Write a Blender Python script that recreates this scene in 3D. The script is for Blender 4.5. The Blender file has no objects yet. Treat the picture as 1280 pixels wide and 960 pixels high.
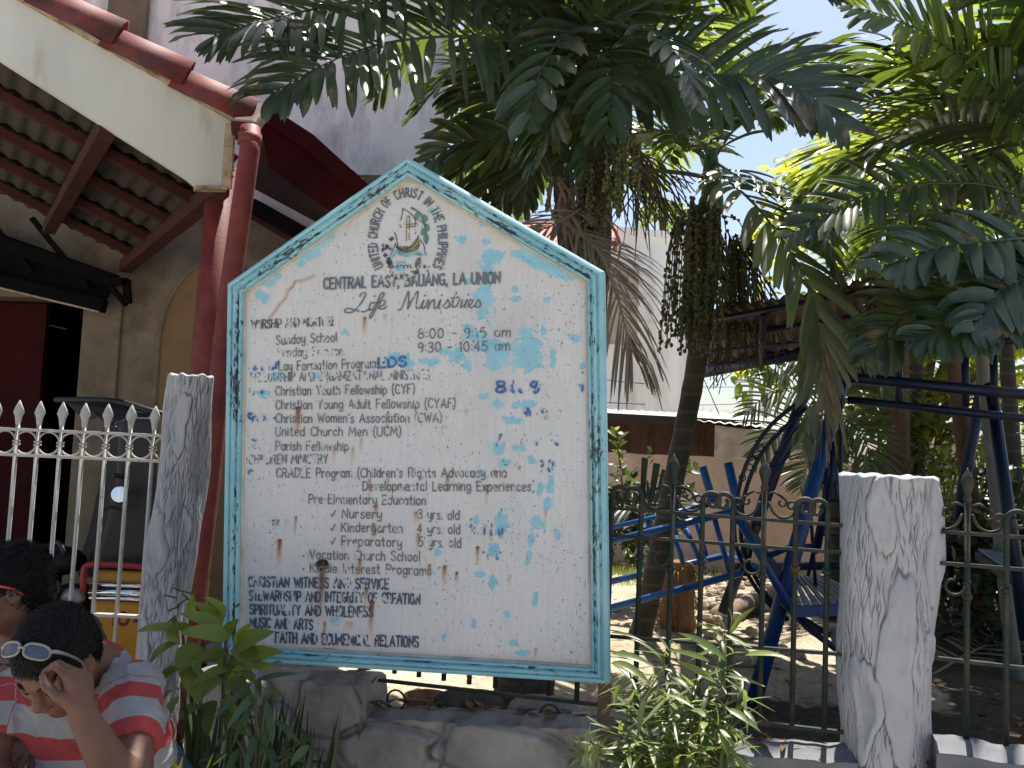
import bpy, bmesh, math, random
import numpy as np
from mathutils import Vector, Matrix, noise as mn

random.seed(7)
S = bpy.context.scene
COL = S.collection
R = math.radians

# ------------------------------------------------------------------ camera
CAM_H, PITCH, ROLL, FPX = 1.55, R(4.2), R(2.5), 1108.0
cam_d = bpy.data.cameras.new('camera')
cam = bpy.data.objects.new('camera', cam_d)
COL.objects.link(cam)
_f = Vector((0, math.cos(PITCH), math.sin(PITCH)))
_r0 = Vector((1, 0, 0))
_u0 = Vector((0, -math.sin(PITCH), math.cos(PITCH)))
_r = _r0 * math.cos(ROLL) + _u0 * math.sin(ROLL)
_u = -_r0 * math.sin(ROLL) + _u0 * math.cos(ROLL)
CAM = Vector((0, 0, CAM_H))
cam.matrix_world = Matrix(((_r.x, _u.x, -_f.x, 0), (_r.y, _u.y, -_f.y, 0), (_r.z, _u.z, -_f.z, CAM_H), (0, 0, 0, 1)))
cam_d.sensor_width = 36.0
cam_d.lens = FPX / 1280 * 36.0
cam_d.clip_start = 0.05
cam_d.clip_end = 3000
S.camera = cam

# ------------------------------------------------------------------ sky, sun, exposure
SUN_AZ, SUN_EL = R(20), R(68)          # azimuth from +Y towards +X
w = bpy.data.worlds.new('World')
S.world = w
w.use_nodes = True
wn = w.node_tree
bg = wn.nodes['Background']
sky = wn.nodes.new('ShaderNodeTexSky')
sky.sky_type = 'NISHITA'
sky.sun_disc = False
sky.sun_elevation = SUN_EL
sky.sun_rotation = SUN_AZ
sky.air_density = 1.0
sky.dust_density = 2.0
sky.ozone_density = 1.0
wn.links.new(sky.outputs[0], bg.inputs[0])
bg.inputs[1].default_value = 0.085
sun_d = bpy.data.lights.new('sun', 'SUN')
sun_d.energy = 5.0
sun_d.angle = R(0.5)
sun_d.color = (1.0, 0.95, 0.86)
sun = bpy.data.objects.new('sun', sun_d)
COL.objects.link(sun)
to_sun = Vector((math.sin(SUN_AZ) * math.cos(SUN_EL), math.cos(SUN_AZ) * math.cos(SUN_EL), math.sin(SUN_EL)))
sun.rotation_euler = to_sun.to_track_quat('Z', 'Y').to_euler()
sun.location = (4, 6, 12)
S.view_settings.view_transform = 'Standard'
S.view_settings.look = 'None'
S.view_settings.exposure = 1.15
S.view_settings.gamma = 1
S.view_settings.use_curve_mapping = False
S.render.engine = 'CYCLES'
S.cycles.max_bounces = 8
S.cycles.diffuse_bounces = 4
S.cycles.transparent_max_bounces = 16
S.cycles.use_denoising = True


def ray(px, py):
    return _f + _r * ((px - 640) / FPX) - _u * ((py - 480) / FPX)


def P(px, py, Y):
    d = ray(px, py)
    return CAM + d * (Y / d.y)


def PZ(px, py, z):
    d = ray(px, py)
    return CAM + d * ((z - CAM_H) / d.z)


class Plane:
    """a vertical plane through two points; u runs along it, v is the height"""
    def __init__(s, a, b):
        s.o = Vector((a.x, a.y, 0))
        d = Vector((b.x - a.x, b.y - a.y, 0))
        s.len = d.length
        s.x = d.normalized()
        s.n = s.x.cross(Vector((0, 0, 1)))      # towards the viewer for left-to-right planes

    def uv(s, px, py):
        d = ray(px, py)
        t = (s.o - CAM).dot(s.n) / d.dot(s.n)
        p = CAM + d * t
        return ((p - s.o).dot(s.x), p.z)

    def pt(s, u, v, off=0.0):
        return s.o + s.x * u + Vector((0, 0, v)) + s.n * off

    def px(s, px, py, off=0.0):
        u, v = s.uv(px, py)
        return s.pt(u, v, off)


# ------------------------------------------------------------------ mesh builder
class MB:
    def __init__(s):
        s.v, s.f, s.uvs = [], [], None

    def add(s, verts, faces):
        n = len(s.v)
        s.v.extend([tuple(p) for p in verts])
        s.f.extend([tuple(i + n for i in f) for f in faces])
        return s

    def box8(s, p):
        """8 points: bottom ring 0-3, top ring 4-7"""
        return s.add(p, [(3, 2, 1, 0), (4, 5, 6, 7), (0, 1, 5, 4), (1, 2, 6, 5), (2, 3, 7, 6), (3, 0, 4, 7)])

    def box(s, c, h, rz=0):
        c = Vector(c)
        m = Matrix.Rotation(rz, 3, 'Z')
        q = []
        for z in (-1, 1):
            for x, y in ((-1, -1), (1, -1), (1, 1), (-1, 1)):
                q.append(c + m @ Vector((x * h[0], y * h[1], z * h[2])))
        return s.box8(q)

    def beam(s, a, b, wd, ht, up=(0, 0, 1)):
        a, b = Vector(a), Vector(b)
        t = (b - a).normalized()
        up = Vector(up)
        sd = t.cross(up).normalized()
        up = sd.cross(t).normalized()
        q = []
        for e in (a, b):
            q += [e - sd * wd / 2 - up * ht / 2, e + sd * wd / 2 - up * ht / 2, e + sd * wd / 2 + up * ht / 2, e - sd * wd / 2 + up * ht / 2]
        return s.box8(q)

    def slab(s, quad, thick, nrm=None):
        q = [Vector(p) for p in quad]
        n = (q[1] - q[0]).cross(q[2] - q[0]).normalized() if nrm is None else Vector(nrm)
        k = len(q)
        v = q + [p + n * thick for p in q]
        f = [tuple(range(k))[::-1], tuple(range(k, 2 * k))] + [(i, (i + 1) % k, (i + 1) % k + k, i + k) for i in range(k)]
        return s.add(v, f)

    def tube(s, pts, r, n=7, cap=True):
        pts = [Vector(p) for p in pts]
        m = len(pts)
        rr = r if isinstance(r, (list, tuple)) else [r] * m
        t0 = (pts[1] - pts[0]).normalized()
        ref = Vector((0, 0, 1)) if abs(t0.z) < .9 else Vector((1, 0, 0))
        a = t0.cross(ref).normalized()
        v, f = [], []
        for i in range(m):
            t = (pts[min(i + 1, m - 1)] - pts[max(i - 1, 0)])
            t = t.normalized() if t.length > 1e-9 else t0
            a = (a - t * a.dot(t))
            a = a.normalized() if a.length > 1e-6 else t.orthogonal().normalized()
            b = t.cross(a)
            for k in range(n):
                an = 2 * math.pi * k / n
                v.append(pts[i] + (a * math.cos(an) + b * math.sin(an)) * rr[i])
        for i in range(m - 1):
            for k in range(n):
                k2 = (k + 1) % n
                f.append((i * n + k, i * n + k2, (i + 1) * n + k2, (i + 1) * n + k))
        if cap:
            f.append(tuple(range(n))[::-1])
            f.append(tuple(range((m - 1) * n, m * n)))
        return s.add(v, f)

    def ball(s, c, r, nu=8, nv=6, sc=(1, 1, 1)):
        c = Vector(c)
        v = [c + Vector((0, 0, r * sc[2]))]
        for i in range(1, nv):
            th = math.pi * i / nv
            for k in range(nu):
                ph = 2 * math.pi * k / nu
                v.append(c + Vector((math.sin(th) * math.cos(ph) * r * sc[0], math.sin(th) * math.sin(ph) * r * sc[1], math.cos(th) * r * sc[2])))
        v.append(c - Vector((0, 0, r * sc[2])))
        f = [(0, 1 + k, 1 + (k + 1) % nu) for k in range(nu)]
        for i in range(nv - 2):
            for k in range(nu):
                a, b = 1 + i * nu + k, 1 + i * nu + (k + 1) % nu
                f.append((a, a + nu, b + nu, b))
        L = len(v) - 1
        f += [(L, 1 + (nv - 2) * nu + (k + 1) % nu, 1 + (nv - 2) * nu + k) for k in range(nu)]
        return s.add(v, f)

    def lathe(s, c, prof, n=16, axis=Vector((0, 0, 1))):
        """profile of (radius, height) about an axis through c"""
        c = Vector(c)
        q = Vector((0, 0, 1)).rotation_difference(Vector(axis).normalized())
        v, f = [], []
        for r, z in prof:
            for k in range(n):
                an = 2 * math.pi * k / n
                v.append(c + q @ Vector((r * math.cos(an), r * math.sin(an), z)))
        for i in range(len(prof) - 1):
            for k in range(n):
                k2 = (k + 1) % n
                f.append((i * n + k, i * n + k2, (i + 1) * n + k2, (i + 1) * n + k))
        f.append(tuple(range(n))[::-1])
        f.append(tuple(range((len(prof) - 1) * n, len(prof) * n)))
        return s.add(v, f)

    def grid(s, fn, nu, nv, closed=False):
        v = [fn(i / (nu if closed else nu - 1), j / (nv - 1)) for j in range(nv) for i in range(nu)]
        f = []
        for j in range(nv - 1):
            for i in range(nu if closed else nu - 1):
                i2 = (i + 1) % nu
                f.append((j * nu + i, j * nu + i2, (j + 1) * nu + i2, (j + 1) * nu + i))
        return s.add(v, f)

    def build(s, name, m, parent=None, smooth=False, bevel=0, world=True):
        me = bpy.data.meshes.new(name)
        vs = s.v
        if world and parent is not None:
            inv = root_matrix(parent).inverted()
            vs = [tuple(inv @ Vector(p)) for p in vs]
        me.from_pydata(vs, [], s.f)
        if smooth:
            me.polygons.foreach_set('use_smooth', [True] * len(me.polygons))
        me.materials.append(m)
        me.update()
        o = bpy.data.objects.new(name, me)
        COL.objects.link(o)
        if parent is not None:
            o.parent = parent
        if bevel:
            b = o.modifiers.new('bevel', 'BEVEL')
            b.width = bevel
            b.segments = 2
            b.limit_method = 'ANGLE'
            b.angle_limit = R(40)
        return o


def root_matrix(o):
    m = Matrix.Identity(4)
    while o is not None:
        m = Matrix.LocRotScale(o.location, o.rotation_euler, None) @ m
        o = o.parent
    return m


def tag(o, label=None, cat=None, group=None, kind=None):
    if label: o['label'] = label
    if cat: o['category'] = cat
    if group: o['group'] = group
    if kind: o['kind'] = kind
    return o


def thing(name, label, cat, loc=(0, 0, 0), rz=0.0, group=None):
    o = bpy.data.objects.new(name, None)
    COL.objects.link(o)
    o.location = loc
    o.rotation_euler = (0, 0, rz)
    o.empty_display_size = .1
    return tag(o, label, cat, group)


def struct(name, mb, m, smooth=False):
    return tag(mb.build(name, m, None, smooth), kind='structure')


def copy_tree(o, parent=None):
    c = o.copy()
    COL.objects.link(c)
    if parent is not None:
        c.parent = parent
    for ch in [x for x in COL.objects if x.parent == o]:
        copy_tree(ch, c)
    return c


def catmull(pts, n):
    """n samples along a Catmull-Rom curve through the points"""
    p = [Vector(q) for q in pts]
    p = [p[0] * 2 - p[1]] + p + [p[-1] * 2 - p[-2]]
    k = len(p) - 3
    out = []
    for i in range(n):
        x = i / (n - 1) * k
        j = min(int(x), k - 1)
        t = x - j
        a, b, c, d = p[j:j + 4]
        out.append(0.5 * ((2 * b) + (c - a) * t + (2 * a - 5 * b + 4 * c - d) * t * t + (3 * b - a - 3 * c + d) * t ** 3))
    return out


# ------------------------------------------------------------------ material helpers
def newmat(name):
    m = bpy.data.materials.new(name)
    m.use_nodes = True
    nt = m.node_tree
    return m, nt, nt.nodes['Principled BSDF']


def N(nt, typ, **kw):
    n = nt.nodes.new(typ)
    for k, v in kw.items():
        setattr(n, k, v)
    return n


def coords(nt, kind='Object', scale=(1, 1, 1), loc=(0, 0, 0)):
    tc = N(nt, 'ShaderNodeTexCoord')
    mp = N(nt, 'ShaderNodeMapping')
    mp.inputs['Scale'].default_value = scale
    mp.inputs['Location'].default_value = loc
    nt.links.new(tc.outputs[kind], mp.inputs[0])
    return mp.outputs[0]


def tnoise(nt, scale, detail=4, rough=.55, vec=None, dist=0):
    n = N(nt, 'ShaderNodeTexNoise')
    n.inputs['Scale'].default_value = scale
    n.inputs['Detail'].default_value = detail
    n.inputs['Roughness'].default_value = rough
    n.inputs['Distortion'].default_value = dist
    if vec is None:
        vec = coords(nt)
    nt.links.new(vec, n.inputs['Vector'])
    return n.outputs[0]


def ramp(nt, fac, stops, interp='LINEAR'):
    r = N(nt, 'ShaderNodeValToRGB')
    r.color_ramp.interpolation = interp
    e = r.color_ramp.elements
    while len(e) < len(stops):
        e.new(.5)
    for k, (pos, c) in enumerate(stops):
        e[k].position = pos
        if not isinstance(c, (tuple, list)):
            c = (c, c, c)
        e[k].color = (c[0], c[1], c[2], 1)
    nt.links.new(fac, r.inputs[0])
    return r.outputs[0]


def mth(nt, op, a, b=None, clamp=False):
    n = N(nt, 'ShaderNodeMath', operation=op, use_clamp=clamp)
    for i, x in enumerate((a, b)):
        if x is None: continue
        if isinstance(x, (int, float)):
            n.inputs[i].default_value = x
        else:
            nt.links.new(x, n.inputs[i])
    return n.outputs[0]


def mixc(nt, fac, a, b, blend='MIX'):
    n = N(nt, 'ShaderNodeMix', data_type='RGBA', blend_type=blend)
    ins = [n.inputs[0], n.inputs[6], n.inputs[7]]
    for i, x in zip(ins, (fac, a, b)):
        if isinstance(x, (int, float)):
            i.default_value = x
        elif isinstance(x, (tuple, list)):
            i.default_value = (x[0], x[1], x[2], 1)
        else:
            nt.links.new(x, i)
    return n.outputs[2]


def attr(nt, name):
    n = N(nt, 'ShaderNodeAttribute', attribute_name=name)
    return n.outputs['Fac'], n.outputs['Color']


def bump(nt, bsdf, height, strength=.3, dist=.01):
    b = N(nt, 'ShaderNodeBump')
    b.inputs['Strength'].default_value = strength
    b.inputs['Distance'].default_value = dist
    nt.links.new(height, b.inputs['Height'])
    nt.links.new(b.outputs[0], bsdf.inputs['Normal'])


def M(name, c, rough=.6, metal=0.0, var=.25, scale=6, bmp=.15, bscale=70, stain=None, stain_amt=.35, stain_scale=3, stretch=(1, 1, 1), spec=.35):
    """painted / plain surface with blotchy variation, optional stains and fine bump"""
    m, nt, b = newmat(name)
    v = coords(nt, scale=stretch)
    n1 = tnoise(nt, scale, 5, .6, v)
    lo = tuple(x * (1 - var) for x in c)
    hi = tuple(min(1, x * (1 + var * .6)) for x in c)
    col = ramp(nt, n1, [(.3, lo), (.7, hi)])
    if stain:
        n2 = tnoise(nt, stain_scale, 8, .68, v)
        k = ramp(nt, n2, [(.62 - stain_amt * .35, 0.0), (.75 - stain_amt * .2, 1.0)])
        col = mixc(nt, k, col, stain)
    nt.links.new(col, b.inputs['Base Color'])
    b.inputs['Roughness'].default_value = rough
    b.inputs['Metallic'].default_value = metal
    b.inputs['Specular IOR Level'].default_value = spec
    if bmp:
        bump(nt, b, tnoise(nt, bscale, 4, .6, v), bmp, .004)
    return m


def leafmat(name, c, trans, tmix=.35, rough=.38, var=.45, edge=None):
    """thin leaf: glossy upper side plus light coming through; each leaf (mesh island) a little different"""
    m, nt, b = newmat(name)
    g = N(nt, 'ShaderNodeNewGeometry')
    rnd = g.outputs['Random Per Island']
    col = ramp(nt, rnd, [(0, tuple(x * (1 - var) for x in c)), (.6, c), (1, tuple(x * (1 + var) for x in c))])
    n1 = tnoise(nt, 9, 4, .6)
    col = mixc(nt, ramp(nt, n1, [(.35, 0.0), (.7, .5)]), col, tuple(x * .6 for x in c))
    if edge:
        k = ramp(nt, tnoise(nt, 5, 6, .7), [(.56, 0.0), (.69, 1.0)])
        col = mixc(nt, k, col, edge)
    nt.links.new(col, b.inputs['Base Color'])
    b.inputs['Roughness'].default_value = rough
    bump(nt, b, tnoise(nt, 40, 2, .5, coords(nt, scale=(1, 1, .3))), .12, .004)
    t = N(nt, 'ShaderNodeBsdfTranslucent')
    tc = ramp(nt, rnd, [(0, tuple(x * .7 for x in trans)), (1, tuple(min(1, x * 1.25) for x in trans))])
    nt.links.new(tc, t.inputs[0])
    mx = N(nt, 'ShaderNodeMixShader')
    mx.inputs[0].default_value = tmix
    nt.links.new(b.outputs[0], mx.inputs[1])
    nt.links.new(t.outputs[0], mx.inputs[2])
    nt.links.new(mx.outputs[0], nt.nodes['Material Output'].inputs[0])
    return m


UP = Vector((0, 0, 1))
# ================================================================== materials of the setting
m_pave = M('pavement_concrete', (.42, .385, .33), .9, var=.25, scale=2, bmp=.3, bscale=30)
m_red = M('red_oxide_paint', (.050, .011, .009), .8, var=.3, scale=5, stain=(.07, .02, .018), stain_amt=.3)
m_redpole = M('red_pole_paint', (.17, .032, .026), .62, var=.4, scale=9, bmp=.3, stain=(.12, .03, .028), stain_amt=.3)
m_cream = M('cream_board', (.60, .59, .53), .6, var=.10, scale=4, bmp=.12, bscale=30, stain=(.40, .37, .29), stain_amt=.12, stain_scale=5, stretch=(1, 1, .25))
m_edge = M('weathered_edge', (.42, .34, .22), .7, var=.4, scale=20, stain=(.18, .09, .04), stain_amt=.4, stain_scale=12)
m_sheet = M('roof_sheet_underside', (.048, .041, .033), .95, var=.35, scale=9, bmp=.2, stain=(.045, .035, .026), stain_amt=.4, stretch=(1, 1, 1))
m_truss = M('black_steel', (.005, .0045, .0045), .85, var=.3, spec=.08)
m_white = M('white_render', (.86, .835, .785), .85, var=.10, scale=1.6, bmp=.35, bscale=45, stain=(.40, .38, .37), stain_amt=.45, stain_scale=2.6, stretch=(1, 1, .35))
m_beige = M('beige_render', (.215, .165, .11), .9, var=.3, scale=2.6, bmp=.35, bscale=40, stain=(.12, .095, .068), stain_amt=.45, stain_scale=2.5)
m_ochre = M('ochre_render', (.215, .135, .06), .9, var=.25, scale=3, bmp=.3, stain=(.2, .14, .08), stain_amt=.3)
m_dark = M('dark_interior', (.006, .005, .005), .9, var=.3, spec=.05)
m_curtain = M('dark_red_panel', (.040, .006, .006), .8, var=.35, scale=4, spec=.1)
m_pink = M('pink_render', (.54, .40, .36), .9, var=.15, scale=1.4, bmp=.3, bscale=40, stain=(.36, .27, .24), stain_amt=.35, stain_scale=1.6)

# ------------------------------------------------------------------ ground
mb = MB()
mb.add([(-300, -300, 0), (300, -300, 0), (300, 600, 0), (-300, 600, 0)], [(0, 1, 2, 3)])
struct('ground', mb, m_pave)

# fence line: from the left pier to the right pier
PL, PR = P(230, 700, 3.5), P(1115, 700, 2.62)
FEN = Plane(PL, PR)
uR = FEN.len

m_soil, nt, b = newmat('courtyard_soil')
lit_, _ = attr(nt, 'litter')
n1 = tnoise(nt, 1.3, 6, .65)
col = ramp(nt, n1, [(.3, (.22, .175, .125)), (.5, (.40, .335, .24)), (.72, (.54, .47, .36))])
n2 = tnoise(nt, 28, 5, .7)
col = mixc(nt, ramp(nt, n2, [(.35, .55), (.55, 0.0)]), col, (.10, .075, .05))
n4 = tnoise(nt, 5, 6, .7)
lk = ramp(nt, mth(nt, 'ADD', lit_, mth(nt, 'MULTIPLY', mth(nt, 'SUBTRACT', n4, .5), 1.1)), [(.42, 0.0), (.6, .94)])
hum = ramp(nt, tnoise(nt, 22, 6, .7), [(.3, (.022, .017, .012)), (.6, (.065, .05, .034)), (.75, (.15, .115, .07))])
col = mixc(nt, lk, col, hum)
nt.links.new(col, b.inputs['Base Color'])
b.inputs['Roughness'].default_value = 1
b.inputs['Specular IOR Level'].default_value = .1
bump(nt, b, n2, .7, .03)


def soil_z(u, d):
    h = .25 + .05 * mn.noise(Vector((u * .9, d * .9, 0))) + .02 * mn.noise(Vector((u * 4, d * 4, 3)))
    h += .012 * mn.noise(Vector((u * 13, d * 13, 7)))
    if 2.2 < d < 5.5:
        h += .10 * math.exp(-((d - 3.9) / .9) ** 2 - ((u - 2.3) / .9) ** 2)
    return h


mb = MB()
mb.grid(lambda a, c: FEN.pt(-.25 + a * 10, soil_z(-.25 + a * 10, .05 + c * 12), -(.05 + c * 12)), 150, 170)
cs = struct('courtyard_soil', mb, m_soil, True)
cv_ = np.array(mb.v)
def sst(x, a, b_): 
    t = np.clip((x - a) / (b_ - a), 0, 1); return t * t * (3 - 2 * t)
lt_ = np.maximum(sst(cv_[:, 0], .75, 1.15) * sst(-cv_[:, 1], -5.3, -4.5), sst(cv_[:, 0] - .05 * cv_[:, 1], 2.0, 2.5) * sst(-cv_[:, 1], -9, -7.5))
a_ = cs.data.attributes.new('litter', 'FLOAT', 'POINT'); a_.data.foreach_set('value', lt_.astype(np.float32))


def SZ(px, py):
    """point of the courtyard soil under a pixel"""
    return PZ(px, py, .25)


# ------------------------------------------------------------------ the church with its porch
C0 = P(285, 233, 4.5)
WJ = Vector((P(160, 335, 6.9).x, 6.9, C0.z))
U0 = P(0, 75, 4.05)
FAS = Plane(U0, C0)
E = WJ - C0
Rd = (U0 - C0).normalized()
church = thing('church_building', 'white and beige church with dark red tiled porch roof and cream gable board', 'church', (C0.x, 7, 0))

# gable board
def fq(px, py, off=0): return FAS.px(px, py, off)
poly = [fq(-190, -54), fq(-190, -123), fq(22, 0), fq(291, 153), fq(284, 234), fq(245, 233), fq(231, 222), fq(0, 75)]
MB().slab(poly, .035, -FAS.n).build('gable_board', m_cream, church)
mb = MB()
for a_, b_ in (((-190, -123), (22, 0)), ((22, 0), (292, 152))):
    mb.beam(fq(*a_, .004) + Vector((0, 0, .008)), fq(*b_, .004) + Vector((0, 0, .008)), .06, .022)
mb.beam(fq(288, 156, .003), fq(283, 236, .003), .03, .05, (1, 0, 0))
mb.beam(fq(284, 236, -.01), fq(243, 235, -.01), .07, .016)
mb.build('board_trim', m_edge, church, bevel=.003)

# sheets seen from below, corrugated
def roof_pt(s, t, dz=0):
    return C0 + Rd * s + E * t + Vector((0, 0, dz))
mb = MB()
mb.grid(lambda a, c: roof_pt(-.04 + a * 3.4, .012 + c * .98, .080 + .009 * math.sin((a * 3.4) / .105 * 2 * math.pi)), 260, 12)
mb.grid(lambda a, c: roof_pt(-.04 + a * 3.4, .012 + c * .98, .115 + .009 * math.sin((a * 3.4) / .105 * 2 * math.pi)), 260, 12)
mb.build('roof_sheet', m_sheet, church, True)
for t in (.2, .42, .64, .86):
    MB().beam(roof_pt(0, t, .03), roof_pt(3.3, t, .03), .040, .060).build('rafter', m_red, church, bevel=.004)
for t in (.2, .42, .64, .86):         # black scalloped strip imitating the shaded gap over each rafter
    mb = MB()
    k = 130
    vv = []
    for i in range(k):
        s_ = i / (k - 1) * 3.3
        a_ = roof_pt(s_, t - .012, .066)
        b_ = roof_pt(s_, t - .012, .088 + .010 * math.sin(s_ / .105 * 2 * math.pi))
        vv += [a_, b_, a_ + E * .05, b_ + E * .05]
    ff = []
    for i in range(k - 1):
        o = i * 4
        ff += [(o, o + 4, o + 5, o + 1), (o + 2, o + 3, o + 7, o + 6), (o + 1, o + 5, o + 7, o + 3)]
    mb.add(vv, ff).build('rafter_gap_shade', m_truss, church)
for s_ in (.62, 1.5, 2.4):
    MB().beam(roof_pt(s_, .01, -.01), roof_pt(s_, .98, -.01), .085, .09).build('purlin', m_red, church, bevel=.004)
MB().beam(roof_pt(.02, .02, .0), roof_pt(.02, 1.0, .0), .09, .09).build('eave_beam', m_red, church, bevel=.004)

# dark lattice truss under the far end of the porch
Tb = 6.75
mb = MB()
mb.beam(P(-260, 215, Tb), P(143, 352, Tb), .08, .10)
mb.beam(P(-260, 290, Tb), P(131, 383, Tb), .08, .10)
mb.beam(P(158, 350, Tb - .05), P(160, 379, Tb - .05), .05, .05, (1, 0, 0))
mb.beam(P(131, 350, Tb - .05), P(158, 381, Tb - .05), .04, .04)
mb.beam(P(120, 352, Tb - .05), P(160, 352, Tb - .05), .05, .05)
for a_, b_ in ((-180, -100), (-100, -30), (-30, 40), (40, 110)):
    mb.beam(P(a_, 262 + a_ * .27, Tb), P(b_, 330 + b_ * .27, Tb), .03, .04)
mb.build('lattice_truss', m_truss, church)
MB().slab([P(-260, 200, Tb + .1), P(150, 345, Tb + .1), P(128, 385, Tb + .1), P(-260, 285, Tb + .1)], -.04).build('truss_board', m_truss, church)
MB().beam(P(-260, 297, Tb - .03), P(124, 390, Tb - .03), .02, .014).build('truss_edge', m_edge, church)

# walls: one long wall behind the porch, with a doorway, going up into the white upper storey
WAL = Plane(P(-400, 500, 7.3), P(560, 500, 6.75))
uL, uE = -2.5, WAL.uv(556, 200)[0]
uD0, uD1 = WAL.uv(-120, 450)[0], WAL.uv(101, 450)[0]
vD = WAL.uv(60, 372)[1]
vS = WAL.uv(250, 215)[1]
def wall_box(u0, u1, v0, v1, th, m, nm):
    q = [WAL.pt(u0, v0), WAL.pt(u1, v0), WAL.pt(u1, v1), WAL.pt(u0, v1)]
    return MB().slab(q, -th).build(nm, m, church)
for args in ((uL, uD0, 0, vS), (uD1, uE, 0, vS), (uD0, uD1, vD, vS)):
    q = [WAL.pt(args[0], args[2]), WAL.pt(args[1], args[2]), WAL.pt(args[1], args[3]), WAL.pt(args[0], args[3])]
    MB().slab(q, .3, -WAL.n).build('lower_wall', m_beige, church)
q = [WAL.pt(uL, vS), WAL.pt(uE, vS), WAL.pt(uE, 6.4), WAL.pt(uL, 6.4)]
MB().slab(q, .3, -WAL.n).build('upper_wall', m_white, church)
us = WAL.uv(168, 20)[0]
MB().slab([WAL.pt(us - .2, vS + .4, .004), WAL.pt(us + .13, vS + .4, .004), WAL.pt(us + .13, 6.4, .004), WAL.pt(us - .2, 6.4, .004)], .06, WAL.n).build('wall_pilaster', m_beige, church, bevel=.01)
# doorway recess, its dark red panel, jamb
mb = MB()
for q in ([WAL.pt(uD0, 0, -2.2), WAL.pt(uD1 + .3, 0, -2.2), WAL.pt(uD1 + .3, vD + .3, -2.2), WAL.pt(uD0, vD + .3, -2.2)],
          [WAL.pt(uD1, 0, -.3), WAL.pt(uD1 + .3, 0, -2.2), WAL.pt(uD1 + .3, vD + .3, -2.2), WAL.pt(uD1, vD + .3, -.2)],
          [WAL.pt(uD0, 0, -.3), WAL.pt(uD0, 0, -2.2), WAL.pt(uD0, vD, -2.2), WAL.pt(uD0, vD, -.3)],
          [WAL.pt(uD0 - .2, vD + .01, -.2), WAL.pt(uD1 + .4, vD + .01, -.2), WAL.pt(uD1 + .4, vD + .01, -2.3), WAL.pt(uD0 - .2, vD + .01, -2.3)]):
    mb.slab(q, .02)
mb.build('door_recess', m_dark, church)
ud = WAL.uv(34, 450)[0]
MB().slab([WAL.pt(uD0 + .02, .02, -.2), WAL.pt(ud, .02, -.2), WAL.pt(ud, vD - .02, -.2), WAL.pt(uD0 + .02, vD - .02, -.2)], .05, -WAL.n).build('door_leaf', m_curtain, church)
MB().box8([WAL.pt(uD1 + .003, 0, .03), WAL.pt(uD1 + .32, 0, .03), WAL.pt(uD1 + .32, 0, -.1), WAL.pt(uD1 + .003, 0, -.1),
           WAL.pt(uD1 + .003, vD + .1, .03), WAL.pt(uD1 + .32, vD + .1, .03), WAL.pt(uD1 + .32, vD + .1, -.1), WAL.pt(uD1 + .003, vD + .1, -.1)]).build('door_jamb', m_beige, church, bevel=.01)
# arched blind niche: raised surround, ochre panel standing back
ua0, ua1, va, vtop = WAL.uv(197, 470)[0], WAL.uv(330, 470)[0], WAL.uv(205, 430)[1], WAL.uv(262, 325)[1]
uc = (ua0 + ua1) / 2
arc = [(ua0, 0.02)] + [(uc - (uc - ua0) * math.cos(math.pi * k / 20), va + (vtop - va) * math.sin(math.pi * k / 20)) for k in range(21)] + [(ua1, 0.02)]
MB().slab([WAL.pt(u_, v_, .004) for u_, v_ in arc[::-1]], .012, WAL.n).build('arch_panel', m_ochre, church)
mb = MB()
mb.tube([WAL.pt(u_, v_, .012) for u_, v_ in arc], .022, 6)
mb.build('arch_moulding', m_beige, church, True)

# roof tiles along the verge, the slope of tiles behind them
m_tile = M('clay_tile', (.20, .042, .034), .7, var=.4, scale=9, bmp=.3, bscale=50, stain=(.075, .045, .042), stain_amt=.45, stain_scale=7)
tl = Vector((0, 0, 1)).cross(Rd)
def tile(s0, s1, r0, r1, lift0, lift1):
    mb = MB()
    n_ = 14
    vv = []
    nrm = Rd.cross(FAS.n).normalized()
    if nrm.z < 0: nrm = -nrm
    top = [FAS.px(291, 153) + Rd * s + nrm * l for s, l in ((s0, lift0), (s1, lift1))]
    for c_, r_ in zip(top, (r0, r1)):
        for rad in (r_, r_ - .016):
            for k in range(n_ + 1):
                an = math.pi * (k / n_) * 1.16 - .25
                vv.append(c_ - FAS.n * .10 + FAS.n * math.cos(an) * rad + nrm * math.sin(an) * rad)
    L = n_ + 1
    ff = []
    for k in range(n_):
        ff += [(k, k + 1, 2 * L + k + 1, 2 * L + k), (L + k + 1, L + k, 3 * L + k, 3 * L + k + 1), (k, L + k, L + k + 1, k + 1), (2 * L + k, 2 * L + k + 1, 3 * L + k + 1, 3 * L + k)]
    mb.add(vv, ff)
    return mb.build('roof_tile', m_tile, church, True)
s_ = -.06
ln = .355
for i in range(9):
    tile(s_, s_ + ln + .05, .160, .138, .055, .015)
    s_ += ln
MB().grid(lambda a, c: roof_pt(-.1 + a * 3.4, .03 + c, .22 + .035 * abs(math.sin(c * 2.8 / .26 * math.pi)) + .008 * ((a * 3.4 / .34) % 1)), 60, 120).build('tiled_slope', m_tile, church, True)

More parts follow.
